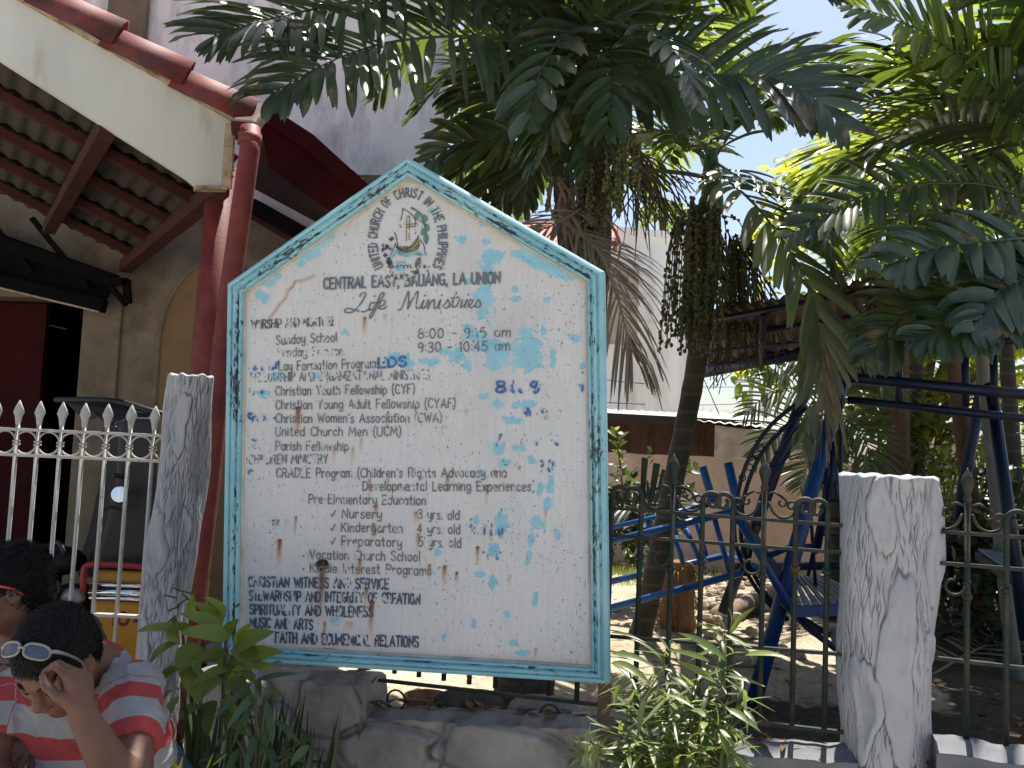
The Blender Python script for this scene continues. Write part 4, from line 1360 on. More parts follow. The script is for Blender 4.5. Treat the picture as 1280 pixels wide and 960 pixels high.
# ---- low wall of boulders set in cement
m_stone = M('painted_stonework', (.30, .285, .265), .95, var=.35, scale=5, bmp=.8, bscale=38, stain=(.13, .12, .11), stain_amt=.35, stain_scale=3)
m_stone_lt = M('whitewashed_kerb', (.15, .155, .165), .9, var=.25, scale=5, bmp=.4, bscale=50, stain=(.19, .18, .17), stain_amt=.4, stain_scale=4)

for m_ in (m_stone, m_stone_lt):
    nt = m_.node_tree; b = nt.nodes['Principled BSDF']
    src = b.inputs['Base Color'].links[0].from_socket
    jf, _ = attr(nt, 'joint')
    n_j = tnoise(nt, 25, 4, .6)
    nt.links.new(mixc(nt, mth(nt, 'MULTIPLY', jf, ramp(nt, n_j, [(.3, .3), (.7, .9)])), src, (.05, .047, .043)), b.inputs['Base Color'])


def stone_wall(label, pts_top, stones, m, th=.17, front=.10, u_pad=0, back=.07):
    """pts_top: pixels along the wall's top edge; stones: px, py, rx, ry, power"""
    tp = [FEN.uv(*p) for p in pts_top]
    us = np.array([p[0] for p in tp]); vs = np.array([p[1] for p in tp])
    t = thing('stone_wall', label, 'wall', FEN.pt((us[0] + us[-1]) / 2, 0), group='low walls under the green fence')
    L = us[-1] - us[0]
    nu_, nv_ = int(L / .006), 150
    U = np.linspace(us[0], us[-1], nu_)
    T = np.interp(U, us, vs) + np.array([.012 * mn.noise(Vector((x * 7, 1, 3))) + .005 * mn.noise(Vector((x * 23, 5, 3))) for x in U])
    V = np.linspace(0, 1, nv_)[:, None] * T[None, :]
    UU = np.repeat(U[None, :], nv_, 0)
    H = np.zeros_like(UU); GR = np.zeros_like(UU)
    for px, py, rx, ry, rot in stones:
        cu, cv = FEN.uv(px, py)
        c2, _ = FEN.uv(px + rx, py)
        _, c3 = FEN.uv(px, py + ry)
        a_, b_ = abs(c2 - cu), abs(cv - c3)
        ca, sa = math.cos(rot), math.sin(rot)
        du, dv = (UU - cu), (V - cv)
        x_ = (du * ca + dv * sa) / a_; y_ = (-du * sa + dv * ca) / b_
        wob = 1 + .07 * np.sin(3 * np.arctan2(y_, x_) + px) + .05 * np.sin(5 * np.arctan2(y_, x_) + py)
        q = (np.abs(x_) ** 2.7 + np.abs(y_) ** 2.7) ** (1 / 2.7) / wob
        s_ = np.clip((1 - q) / .13, 0, 1)
        H = np.maximum(H, .020 * s_ * s_ * (3 - 2 * s_) + .006 * np.clip(1 - q, 0, 1) + .005 * np.exp(-((q - .80) / .07) ** 2))
        gr = np.exp(-((q - 1.06) / .045) ** 2)
        H -= .020 * gr
        GR = np.maximum(GR, gr)
    nz = np.array([[mn.noise(Vector((u_ * 9, v_ * 9, 4))) for u_ in U[::4]] for v_ in np.linspace(0, 1, nv_)])
    nz = np.repeat(nz, 4, 1)[:, :nu_]
    if nz.shape[1] < nu_: nz = np.pad(nz, ((0, 0), (0, nu_ - nz.shape[1])), 'edge')
    H += .006 * nz
    mb = MB()
    v = []
    for j in range(nv_):
        for i in range(nu_):
            v.append(FEN.pt(U[i], V[j, i] - .012 * (j == nv_ - 1), front + H[j, i] - .02 * (j == nv_ - 1)))
    for off, dz in ((front - .05, .012), (0, .016), (-back, 0), (-back, -.05)):
        for i in range(nu_):
            v.append(FEN.pt(U[i], T[i] + dz + .006 * mn.noise(Vector((U[i] * 20, off * 30, 2))), off))
    R_ = nv_ + 4
    f = [(j * nu_ + i, j * nu_ + i + 1, (j + 1) * nu_ + i + 1, (j + 1) * nu_ + i) for j in range(R_ - 1) for i in range(nu_ - 1)]
    for e in (0, nu_ - 1):
        k = [j * nu_ + e for j in range(R_)]
        v.append(FEN.pt(U[e], 0, -back))
        k.append(len(v) - 1)
        f.append(tuple(k) if e else tuple(k[::-1]))
    mb.add(v, f)
    o = mb.build('boulder_face', m, t, True)
    gv = np.zeros(len(v), np.float32); gv[:GR.size] = GR.ravel()
    a2 = o.data.attributes.new('joint', 'FLOAT', 'POINT'); a2.data.foreach_set('value', gv)
    return t
stone_wall('low grey wall of big boulders set in cement, under the notice board', [(258, 838), (300, 838), (466, 846), (471, 848), (474, 882), (500, 888), (610, 893), (700, 897), (760, 903)],
           [(430, 876, 40, 36, .1), (362, 905, 36, 32, 0), (508, 935, 62, 40, 0), (650, 932, 92, 34, -.05), (395, 960, 42, 38, 0), (300, 930, 40, 50, 0), (440, 985, 60, 40, 0), (560, 1010, 70, 35, 0), (700, 1000, 70, 40, 0), (332, 860, 28, 22, 0), (745, 945, 20, 30, 0), (330, 1000, 60, 40, 0)], m_stone)
stone_wall('whitewashed low cement kerb under the green fence, left of the stout pier', [(764, 903), (850, 917), (940, 930), (1072, 938)],
           [(850, 985, 60, 40, 0), (960, 1000, 50, 40, 0), (1030, 985, 40, 30, 0)], m_stone_lt)
stone_wall('whitewashed low cement kerb under the green fence, right of the stout pier', [(1166, 926), (1200, 928), (1260, 938), (1420, 956), (1700, 990)],
           [(1250, 975, 60, 24, 0), (1380, 1010, 60, 30, 0)], m_stone_lt)

# ================================================================== white picket fence at the left
m_wpaint = M('white_gloss_paint', (.37, .36, .335), .45, var=.12, scale=12, bmp=.08, stain=(.20, .12, .07), stain_amt=.12, stain_scale=14)
YW = 3.6
PW = Plane(P(-300, 560, YW), P(262, 560, YW - .06))
xw0 = PW.uv(204, 640)[0]
pf = thing('picket_fence', 'white steel picket fence with spearheads and a band of rings, left of the slim pier', 'fence', PW.pt(1.0, 0))
def wv(py): return PW.uv(120, py)[1]
z_top, z_mid, z_low = wv(541), wv(573), wv(768)
for z_, nm in ((z_top, 'rail'), (z_mid, 'rail'), (z_low, 'rail'), (.49, 'rail')):
    mb = MB(); mb.beam(PW.pt(-.6, z_), PW.pt(xw0, z_), .030 if z_ != z_top else .034, .012); mb.build('rail', m_wpaint, pf, bevel=.002)
pu = [PW.uv(x, 512)[0] for x in (194.6, 165.0, 135.6, 107, 78.8, 50.4, 24, -3.5, -31, -59, -87, -115, -143, -171)]
proto = None
def picket_parts(u_):
    mb = MB()
    mb.tube([PW.pt(u_, .45), PW.pt(u_, z_top + .028)], .0085, 8)
    p = mb.build('picket', m_wpaint, pf, True)
    zt = z_top + .02
    mb = MB()
    prof = [(0, .009, .009), (.012, .011, .010), (.03, .014, .012), (.05, .0235, .008), (.066, .018, .007), (.098, .0015, .0015)]
    v, f = [], []
    for z_, a_, b_ in prof:
        for k in range(8):
            an = k * math.pi / 4
            v.append(PW.pt(u_ + math.cos(an) * a_, zt + z_, math.sin(an) * b_))
    for i in range(len(prof) - 1):
        for k in range(8):
            f.append((i * 8 + k, i * 8 + (k + 1) % 8, i * 8 + 8 + (k + 1) % 8, i * 8 + 8 + k))
    f += [tuple(range(8))[::-1], tuple(range(40, 48))]
    mb.add(v, f)
    mb.build('spearhead', m_wpaint, p, True)
    mb = MB()
    zc = (z_top + z_mid) / 2
    for dz in (-.008, .004):
        mb.tube([PW.pt(u_, zc + dz - .004), PW.pt(u_, zc + dz + .004)], .0145, 10)
    mb.build('collar', m_wpaint, p, True)
for u_ in pu:
    picket_parts(u_)
zc = (z_top + z_mid) / 2
rr = (z_top - z_mid) / 2 - .006
for i in range(len(pu)):
    um = pu[i] - (pu[0] - pu[1]) / 2 if i else pu[0] - (pu[0] - pu[1]) / 2
    for uc_ in ([um] if i else [um, pu[0] + (pu[0] - pu[1]) / 2]):
        mb = MB()
        mb.tube([PW.pt(uc_ + math.cos(k * math.pi / 14) * min(rr * 1.12, .044), zc + math.sin(k * math.pi / 14) * rr) for k in range(29)], .0042, 6, False)
        mb.build('ring', m_wpaint, pf, True)
lw = thing('low_wall', 'low plastered base wall under the white picket fence', 'wall', PW.pt(1, 0))
MB().slab([PW.pt(-.8, 0, .08), PW.pt(xw0 + .02, 0, .08), PW.pt(xw0 + .02, .46, .08), PW.pt(-.8, .46, .08)], .16, -PW.n).build('plaster', m_stone, lw, bevel=.01)

# ================================================================== green wrought-iron fence
m_green = M('faded_green_paint', (.010, .023, .018), .65, var=.4, scale=14, bmp=.2, stain=(.06, .035, .02), stain_amt=.4, stain_scale=12)
def spiral(c, r0, turns, a0, sgn, n=26, r1=.25):
    return [(c[0] + r * math.cos(a_), c[1] + r * math.sin(a_)) for r, a_ in ((r0 * (1 - (1 - r1) * k / (n - 1)), a0 + sgn * 2 * math.pi * turns * k / (n - 1)) for k in range(n))]


def iron_fence(label, rails, picks, zlow, u_range, scrolls=True):
    t = thing('iron_fence', label, 'fence', FEN.pt(sum(u_range) / 2, 0), group='green iron fence panels')
    for a_, b_ in rails:
        mb = MB(); mb.beam(FEN.px(*a_), FEN.px(*b_), .016, .010); mb.build('rail', m_green, t)
    rv = lambda u_, k: (lambda A, B: A[1] + (B[1] - A[1]) * (u_ - A[0]) / (B[0] - A[0]))(FEN.uv(*rails[k][0]), FEN.uv(*rails[k][1]))
    for u_, kind in picks:
        zr1, zr2 = rv(u_, 0), rv(u_, 1)
        mb = MB()
        if kind == 's':
            zt = zr1 + .10
            mb.tube([FEN.pt(u_, zlow), FEN.pt(u_, zt)], .0085, 8)
            mb.lathe(FEN.pt(u_, zt - .012), [(.009, 0), (.013, .008), (.011, .016), (.009, .022), (.016, .045), (.019, .058), (.014, .075), (.004, .092), (.001, .1)], 8)
        else:
            s_ = 1 if kind == 'r' else -1
            r0 = .030
            zt = zr1 + .045
            pts = [FEN.pt(u_, zlow), FEN.pt(u_, zr2), FEN.pt(u_, zt)]
            pts += [FEN.pt(a_, b_) for a_, b_ in spiral((u_ + s_ * r0, zt), r0, 1.15, math.pi if s_ > 0 else 0, -s_, 26, .35)][1:]
            mb.tube(pts, [.0085] * 3 + [.0085 - .003 * k / 25 for k in range(25)], 8)
        p = mb.build('picket', m_green, t, True)
        mb = MB()
        zk = zr2 - .06 - (.03 if kind == 's' else 0)
        for dz, r_ in ((-.014, .011), (0, .0155), (.014, .011)):
            mb.ball(FEN.pt(u_, zk + dz), r_, 8, 5, (1, 1, .8))
        mb.build('knuckle', m_green, p, True)
    if scrolls:
        for u_, kind in picks:
            if kind != 's': continue
            zr1 = rv(u_, 0)
            for s_ in (-1, 1):
                pts = [(u_ + s_ * .008, zr1 + .078), (u_ + s_ * .030, zr1 + .086), (u_ + s_ * .055, zr1 + .070)]
                c_ = (u_ + s_ * .052, zr1 + .055)
                pts += spiral(c_, .016, .9, math.pi / 2, -s_, 12, .4)
                mb = MB(); mb.tube([FEN.pt(a_, b_, .004) for a_, b_ in pts], .0042, 6); mb.build('scroll', m_green, t, True)
                pts = [(u_ + s_ * .012, zr1 + .055), (u_ + s_ * .028, zr1 + .022), (u_ + s_ * .055, zr1 + .008), (u_ + s_ * .083, zr1 + .018), (u_ + s_ * .096, zr1 + .045)]
                pts = [(q.x, q.y) for q in catmull([Vector((a_, b_, 0)) for a_, b_ in pts], 14)]
                pts += spiral((u_ + s_ * .080, zr1 + .046), .016, .95, 0 if s_ > 0 else math.pi, s_, 14, .4)
                mb = MB(); mb.tube([FEN.pt(a_, b_, -.004) for a_, b_ in pts], .0042, 6); mb.build('scroll', m_green, t, True)
            # the C-scroll lower down beside the spear
            zz = rv(u_, 1) - .05
            pts = spiral((u_ - .035, zz - .01), .030, .75, 0, -1, 18, .55)
            mb = MB(); mb.tube([FEN.pt(a_, b_, .003) for a_, b_ in pts], .0042, 6); mb.build('scroll', m_green, t, True)
    return t

px_l = [763, 800, 839, 877, 915, 954, 994, 1034]
pu_ = [FEN.uv(x, 690)[0] for x in px_l]
st = (pu_[-1] - pu_[0]) / 7
kinds = ['r', 'l', 's', 'r', 'l', 's', 'r', 'l']
picks = list(zip(pu_, kinds))
k = 0
u_ = pu_[0] - st
cyc = ['s', 'l', 'r']
while u_ > FEN.uv(486, 860)[0]:
    picks.insert(0, (u_, cyc[k % 3])); k += 1; u_ -= st
zb = FEN.uv(1010, 911)[1]
rails_l = [((488, 614), (1068, 658)), ((488, 648), (1068, 692)), ((488, 774), (1068, 819)), ((474, 850), (1068, 917))]
iron_fence('green wrought-iron fence with scroll tops, between the notice board and the stout pier', rails_l, picks, zb - .012, (FEN.uv(486, 700)[0], pu_[-1]))
pr_ = [FEN.uv(x, 700)[0] for x in (1209, 1258, 1306)]
sr = pr_[1] - pr_[0]
picks2 = [(pr_[0], 's'), (pr_[1], 'r'), (pr_[1] + sr, 'l')] + [(pr_[1] + sr * k, 'srl'[(k - 2) % 3]) for k in range(2, 9)]
uu2 = FEN.uv(1164, 700)[0]
def rr2(y, s): return ((1166, y), (1700, y + 534 * s))
iron_fence('green wrought-iron fence with scroll tops, right of the stout pier', [rr2(664, .068), rr2(703, .08), rr2(822, .115)], picks2, FEN.uv(1230, 932)[1] - .03, (pr_[0], pr_[1] + 8 * sr))

# dead leaves and twigs lying on the wall tops and the soil
mb = MB(); rs = random.Random(99)
for k in range(420):
    if k < 120:
        u_ = rs.uniform(FEN.uv(300, 840)[0], uR + .5)
        px_ = None
        p = FEN.pt(u_, .60, rs.uniform(-.04, .06))
        tops_ = ((-9, .74), (FEN.uv(466, 846)[0], .735), (FEN.uv(474, 882)[0], FEN.uv(474, 882)[1]), (FEN.uv(610, 893)[0], FEN.uv(610, 893)[1]), (FEN.uv(760, 903)[0], FEN.uv(760, 903)[1]), (FEN.uv(940, 930)[0], FEN.uv(940, 930)[1]), (uR + 9, FEN.uv(1072, 938)[1]))
        p.z = float(np.interp(u_, [t_[0] for t_ in tops_], [t_[1] for t_ in tops_])) + .02
    else:
        p = FEN.pt(rs.uniform(.2, 6), .27, -rs.uniform(.2, 5))
        p.z = .29
    an = rs.uniform(0, 6.283); L_ = rs.uniform(.02, .055); w_ = L_ * rs.uniform(.15, .35)
    d_ = Vector((math.cos(an), math.sin(an), rs.uniform(-.15, .35))); s_ = Vector((-math.sin(an), math.cos(an), rs.uniform(-.4, .4)))
    mb.add([p - d_ * L_, p - s_ * w_ + UP * .004, p + d_ * L_, p + s_ * w_ + UP * .006], [(0, 1, 2), (0, 2, 3)])
tag(mb.build('leaf_litter', M('dead_leaf', (.17, .10, .05), .85, var=.6, scale=30, bmp=0)), 'scattered brown dead leaves on the wall tops and courtyard soil', 'dead leaves', kind='stuff')

# ================================================================== blue garden glider swing with a tin canopy
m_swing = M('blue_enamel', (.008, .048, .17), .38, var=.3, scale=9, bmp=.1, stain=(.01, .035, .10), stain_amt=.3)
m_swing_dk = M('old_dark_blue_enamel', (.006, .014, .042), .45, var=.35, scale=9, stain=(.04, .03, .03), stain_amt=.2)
m_swing_lit = M('sunlit_blue_enamel', (.012, .085, .27), .38, var=.3, scale=9, bmp=.1)  # lit copy of the swing blue: sunlight on the ladder put into the colour
m_slat = M('grey_blue_slats', (.14, .17, .22), .5, var=.3, scale=8)
m_canopy = M('rusty_canopy_sheet', (.13, .10, .075), .75, var=.4, scale=5, stain=(.08, .05, .035), stain_amt=.45)
base_ = SZ(940, 885)
sw = thing('garden_swing', 'blue tubular garden swing with slatted benches under a rusty tin canopy', 'garden swing', (base_.x + .6, base_.y + .8, .25))
def tb(name, pts, r, m=m_swing, n=12, par=None):
    mb = MB(); mb.tube(pts, r, n); return mb.build(name, m, par or sw, True)
YF, YB = base_.y, 6.6
topF, topB = P(1062, 440, YF + .35), P(1028, 430, YB - .2)
tb('leg', [P(938, 893, YF), topF], .043)
b2 = P(904, 766, YB); 
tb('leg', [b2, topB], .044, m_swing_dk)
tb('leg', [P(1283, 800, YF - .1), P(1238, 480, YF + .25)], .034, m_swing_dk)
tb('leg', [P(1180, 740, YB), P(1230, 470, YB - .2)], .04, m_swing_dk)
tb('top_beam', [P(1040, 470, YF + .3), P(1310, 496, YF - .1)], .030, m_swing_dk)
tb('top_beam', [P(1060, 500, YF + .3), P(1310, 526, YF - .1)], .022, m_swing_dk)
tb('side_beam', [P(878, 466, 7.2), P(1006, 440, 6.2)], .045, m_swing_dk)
for x_ in (1124, 1207, 1243):
    tb('canopy_post', [P(x_, 508, YF + .2), P(x_ - 1, 430, YF + .25)], .022, m_swing_dk)
tb('canopy_hoop', [P(1124, 470, YF + .2), P(1126, 435, YF + .2), P(1140, 412, YF + .2), P(1165, 410, YF + .2), P(1185, 420, YF + .15)], .014, m_swing_dk)
# canopy: two corrugated slopes
c00, c10, c11, c01 = P(890, 391, 5.6), P(1290, 312, 3.75), P(1330, 420, 4.9), P(879, 455, 7.3)
def cano(a, c, dz=0):
    p = (c00.lerp(c10, a)).lerp(c01.lerp(c11, a), c)
    return p + Vector((0, 0, dz + .012 * math.sin(a * 130)))
mb = MB()
mb.grid(lambda a, c: cano(a, c), 220, 6); mb.grid(lambda a, c: cano(a, c, .01), 220, 6)
mb.build('canopy', m_canopy, sw, True)
for c_ in (.06, .36, .66, .95):
    tb('canopy_purlin', [cano(.02, c_, -.035), cano(.98, c_, -.035)], .022, m_swing_dk, 8)
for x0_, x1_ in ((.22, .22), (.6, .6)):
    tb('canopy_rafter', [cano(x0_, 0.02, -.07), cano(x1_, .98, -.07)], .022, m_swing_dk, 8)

# near-left bench (faces right) : slatted seat, leaning back
s0, s1, s2, s3 = P(984, 722, 5.5), P(1029, 720, 5.75), P(1092, 753, 4.75), P(993, 757, 4.62)
mb = MB()
for k in range(9):
    t0, t1 = (k + .08) / 9, (k + .74) / 9
    mb.slab([s3.lerp(s2, t0), s3.lerp(s2, t1), s0.lerp(s1, t1), s0.lerp(s1, t0)], .012, UP)
mb.build('seat_slats', m_slat, sw)
mb = MB()
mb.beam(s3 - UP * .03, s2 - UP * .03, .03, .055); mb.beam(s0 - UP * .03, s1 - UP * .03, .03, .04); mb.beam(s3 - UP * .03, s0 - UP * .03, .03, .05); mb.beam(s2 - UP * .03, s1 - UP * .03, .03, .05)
mb.build('seat_frame', m_swing, sw)
bk0, bk1 = s3 + Vector((-.03, 0, .0)), s0 + Vector((-.03, 0, 0))
bt0, bt1 = P(925, 652, 4.7), P(934, 655, 5.5)
mb = MB()
for k in range(8):
    t0, t1 = (k + .1) / 8, (k + .7) / 8
    mb.slab([bk0.lerp(bk1, t0), bk0.lerp(bk1, t1), bt0.lerp(bt1, t1), bt0.lerp(bt1, t0)], .014)
mb.build('backrest_slats', m_swing_dk, sw)
mb = MB()
mb.tube([bk0, bt0], .02, 8); mb.tube([bk1, bt1], .02, 8); mb.tube([bt0, bt1], .022, 8); mb.tube([bk0.lerp(bt0, .5), bk1.lerp(bt1, .5)], .014, 8)
mb.build('backrest_frame', m_swing, sw, True)
mb = MB()
mb.tube([P(955, 697, 5.2), P(985, 685, 5.2), P(1015, 683, 5.15), P(1020, 690, 5.1)], .018, 8)
mb.build('armrest', m_swing, sw, True)
# stretchers between seat and the far bench, foot platform slung under
tb('stretcher', [P(968, 708, 5.6), P(1075, 707, 5.2)], .026, m_swing_dk)
mb = MB()
f0, f1, f2, f3 = P(1036, 786, 5.3), P(1090, 782, 5.5), P(1120, 812, 4.7), P(1040, 806, 4.7)
for k in range(7):
    t0, t1 = (k + .1) / 7, (k + .7) / 7
    mb.slab([f0.lerp(f3, t0), f1.lerp(f2, t0), f1.lerp(f2, t1), f0.lerp(f3, t1)], .012, UP)
mb.build('foot_platform', m_slat, sw)
tb('swing_arm', [P(978, 753, 4.8), P(1010, 785, 4.7), P(1062, 824, 4.5)], .017, m_swing_dk)
tb('swing_arm', [P(990, 765, 5.2), P(1030, 790, 5.1), P(1062, 805, 5.0)], .017, m_swing_dk)
tb('hanger_rod', [P(1012, 520, 5.2), P(1014, 650, 5.2), P(1020, 740, 5.2)], .010, m_swing_dk)
tb('hanger_rod', [P(1051, 480, 5.0), P(1051, 600, 5.0), P(1054, 745, 4.9)], .010, m_swing_dk)
tb('hanger_rod', [P(1035, 560, 5.0), P(1030, 625, 5.0), P(1010, 720, 5.0)], .010, m_swing_dk)
tb('hanger_rod', [P(1041, 540, 5.1), P(1043, 600, 5.1), P(1050, 640, 5.1), P(1056, 700, 5.1)], .012, m_swing_dk)
# curved side ornament: bowed rods with rings between
bow = [[(1002, 500), (965, 530), (940, 565), (925, 605), (918, 650), (922, 690), (945, 735), (975, 770)],
       [(1008, 510), (975, 540), (950, 570), (933, 610), (926, 650), (930, 690), (952, 735), (985, 775)],
       [(1012, 520), (985, 550), (965, 580), (952, 620), (944, 650), (938, 690), (930, 720)],
       [(1025, 520), (1000, 545), (980, 575), (960, 600)]]
for i, bpts in enumerate(bow):
    mb = MB(); mb.tube(catmull([P(x, y, 5.3) for x, y in bpts], 30), .013, 8); mb.build('bowed_rod', m_swing_dk, sw, True)
for x, y, r_ in ((950, 559, .020), (937, 584, .019), (928, 597, .019), (962, 583, .019), (968, 579, .016)):
    c_ = P(x, y, 5.3)
    mb = MB(); mb.tube([c_ + Vector((math.cos(k * .45) * r_, 0, math.sin(k * .45) * r_)) for k in range(15)], .004, 6); mb.build('ring', m_swing_dk, sw, True)
for a_, b_ in (((937, 567), (947, 574)), ((968, 565), (977, 568)), ((940, 655), (958, 655)), ((925, 712), (945, 712))):
    tb('bow_strut', [P(*a_, 5.3), P(*b_, 5.3)], .010, m_swing_dk, 6)
# blue end panel with cross-bars beside the stout pier
mb = MB()
mb.slab([P(1043, 580, 4.9), P(1050, 600, 4.9), P(1060, 602, 4.9), P(1061, 648, 4.9), P(1052, 640, 4.9)], .02)
mb.build('end_plate', m_swing, sw)
for y_ in (603, 625, 648, 668):
    tb('cross_bar', [P(1024, y_, 5.0), P(1060, y_ + 1, 5.0)], .009, m_swing_dk, 6)
tb('end_post', [P(1042, 552, 5.0), P(1040, 600, 5.0), P(1022, 690, 5.0)], .016, m_swing_dk, 8)
tb('end_post', [P(1036, 560, 5.0), P(1034, 620, 5.0)], .014, m_swing_dk, 8)
# far bench (right), slats seen between the green pickets
g0, g1, g2, g3 = P(1222, 688, 5.6), P(1262, 690, 5.7), P(1300, 712, 4.9), P(1262, 716, 4.8)
mb = MB()
for k in range(8):
    t0, t1 = (k + .1) / 8, (k + .72) / 8
    mb.slab([g0.lerp(g1, t0), g0.lerp(g1, t1), g3.lerp(g2, t1), g3.lerp(g2, t0)], .012, UP)
mb.build('seat_slats', m_slat, sw)
mb = MB(); mb.beam(g3 - UP * .03, g2 - UP * .03, .03, .05); mb.beam(g0 - UP * .03, g3 - UP * .03, .03, .05); mb.beam(g1 - UP * .03, g2 - UP * .03, .03, .05)
mb.build('seat_frame', m_swing_dk, sw)
tb('backrest_frame', [g1, P(1300, 630, 5.3)], .02, m_swing_dk)

# ================================================================== blue climbing frame lying behind the fence
YL = 6.2
cf = thing('climbing_ladder', 'blue tubular ladder frame leaning in the courtyard behind the leaning palm trunk', 'climbing frame', SZ(850, 770))
def lad(name, a_, b_, ya, yb, r=.020):
    mb = MB(); mb.tube([P(*a_, ya), P(*b_, yb)], r, 10); mb.build(name, m_swing_lit, cf, True)
lad('long_rail', (745, 664), (889, 630), 6.9, 6.7)
lad('long_rail', (745, 681), (918, 639), 6.0, 5.8, .024)
lad('long_rail', (745, 731), (908, 694), 6.9, 6.7, .024)
lad('long_rail', (755, 762), (958, 708), 6.0, 5.8, .024)
for a_, b_, y_ in (((810, 652), (826, 708), 6.8), ((857, 661), (880, 712), 6.0), ((871, 655), (884, 698), 6.75), ((893, 648), (912, 716), 5.9), ((844, 670), (854, 705), 6.2)):
    lad('rung', a_, b_, y_, y_, .018)
lad('upright', (878, 583), (892, 630), 6.7, 6.7, .030)
lad('upright', (910, 579), (926, 645), 5.9, 5.8, .030)
lad('cross_tie', (889, 630), (918, 639), 6.7, 5.8)
lad('cross_tie', (908, 694), (950, 710), 6.7, 5.85)

# ================================================================== courtyard bits
m_rock = M('pale_rubble', (.34, .28, .21), .95, var=.4, scale=7, bmp=.4)
mb = MB()
rs = random.Random(5)
for k in range(420):
    if k < 300:
        px, py = rs.uniform(850, 1010), rs.uniform(690, 775)
    else:
        px, py = rs.uniform(762, 1000), rs.uniform(700, 840)
    p = SZ(px, py)
    r_ = abs(rs.gauss(.022, .02)) + .010
    mb.ball((p.x, p.y, .25 + r_ * .3 + (.10 * math.exp(-((p.y - 6.9) / 1.2) ** 2) if px > 850 else 0)), r_, 6, 4, (rs.uniform(.8, 1.4), rs.uniform(.8, 1.3), rs.uniform(.5, .8)))
tag(mb.build('rubble', m_rock), 'loose pale stones scattered on the courtyard soil behind the fence', 'stones', kind='stuff')
# white plastic bag
c_ = SZ(889, 760)
mb = MB()
mb.grid(lambda a, b_: Vector((c_.x, c_.y, .25)) + Vector((math.cos(a * 6.283) * math.sin(b_ * 3.14), math.sin(a * 6.283) * math.sin(b_ * 3.14), .75 - .75 * math.cos(b_ * 3.14) if b_ > 2 else .65 * (1 - math.cos(b_ * 3.1416)))) * (.062 + .028 * mn.noise(Vector((math.cos(a * 6.283) * 2.4, math.sin(a * 6.283) * 2.4, b_ * 4)))), 40, 24, True)
tag(mb.build('plastic_bag', M('white_plastic', (.75, .78, .80), .35, var=.06, bmp=.5, bscale=35), None, True), 'crumpled white plastic bag on the sandy ground behind the green fence', 'bag')
# fallen log
a_, b_ = PZ(893, 775, .33), PZ(978, 738, .36)
mb = MB(); mb.tube(catmull([a_, a_.lerp(b_, .3) + UP * .02, a_.lerp(b_, .7) - UP * .01, b_], 16), [.075 + .012 * math.sin(k) for k in range(16)], 12)
tag(mb.build('log', M('grey_brown_wood', (.19, .14, .10), .9, var=.4, scale=9, bmp=.5, stretch=(1, 1, 1)), None, True), 'fallen brown log on the sandy ground beside the swing', 'log')
# fibrous brown palm stump
c_ = SZ(846, 790)
st_ = thing('palm_stump', 'shaggy orange-brown palm stump standing between the leaning palm and the swing', 'stump', (c_.x, c_.y, .22))
mb = MB()
mb.lathe((c_.x, c_.y, .2), [(.15, 0), (.13, .15), (.12, .35), (.14, .5), (.10, .56), (.03, .58)], 14)
mb.build('core', M('fibrous_brown', (.22, .115, .05), .95, var=.5, scale=14, bmp=.8, bscale=30, stretch=(1, 1, .25)), st_, True)
mb = MB()
rs = random.Random(3)
for k in range(170):
    an = rs.uniform(0, 6.283); z_ = rs.uniform(.25, .75); r_ = .13
    p = Vector((c_.x + math.cos(an) * r_, c_.y + math.sin(an) * r_, z_))
    q_ = p + Vector((math.cos(an) * rs.uniform(.02, .09), math.sin(an) * rs.uniform(.02, .09), rs.uniform(-.22, .12)))
    mb.tube([p, p.lerp(q_, .5) + Vector((0, 0, .02)), q_], [.004, .003, .001], 4, False)
mb.build('fibre', M('dry_fibre', (.33, .19, .085), .9, var=.4, bmp=0), st_)
# clay jar and dark stones seen under the board
c_ = PZ(497, 905, .40)
pj = FEN.pt(FEN.uv(497, 870)[0], .30, -.24)
jar = thing('clay_jar', 'orange-brown clay jar behind the fence under the notice board', 'jar', (pj.x, pj.y, .25))
MB().lathe((pj.x, pj.y, .25), [(.06, 0), (.11, .07), (.135, .17), (.12, .27), (.075, .33), (.085, .37), (.078, .37), (.066, .32)], 22).build('body', M('glazed_clay', (.24, .10, .035), .3, var=.4, scale=12), jar, True)
for px, py, r_, lb in ((572, 884, .10, 'dark rounded rock on top of the low boulder wall under the board, left one'), (668, 893, .10, 'grey mound of mortar on top of the low boulder wall under the board, right one')):
    p = FEN.px(px, py, -.10)
    mb = MB(); mb.ball((p.x, p.y, p.z - .01), r_, 18, 12, (1.25, .8, .5))
    for i, q_ in enumerate(mb.v):
        q_ = Vector(q_); mb.v[i] = tuple(q_ + (q_ - Vector((p.x, p.y, p.z))).normalized() * .014 * mn.noise(q_ * 14))
    tag(mb.build('rock', m_stone if px > 600 else M('dark_rock', (.07, .065, .06), .9, var=.4), None, True), lb, 'rock', 'rocks on the boulder wall')
for px, lb in ((497, 'left'), (689, 'right')):
    c_ = FEN.px(px, 874 if px < 600 else 893, .012)
    mb = MB(); mb.tube([c_ + FEN.x * math.cos(k * .35) * .034 + UP * math.sin(k * .35) * .034 for k in range(19)], .004, 6)
    tag(mb.build('iron_ring', m_green, None, True), 'small iron scroll ring standing on the boulder wall under the board, %s one' % lb, 'ring', 'iron rings on the boulder wall')
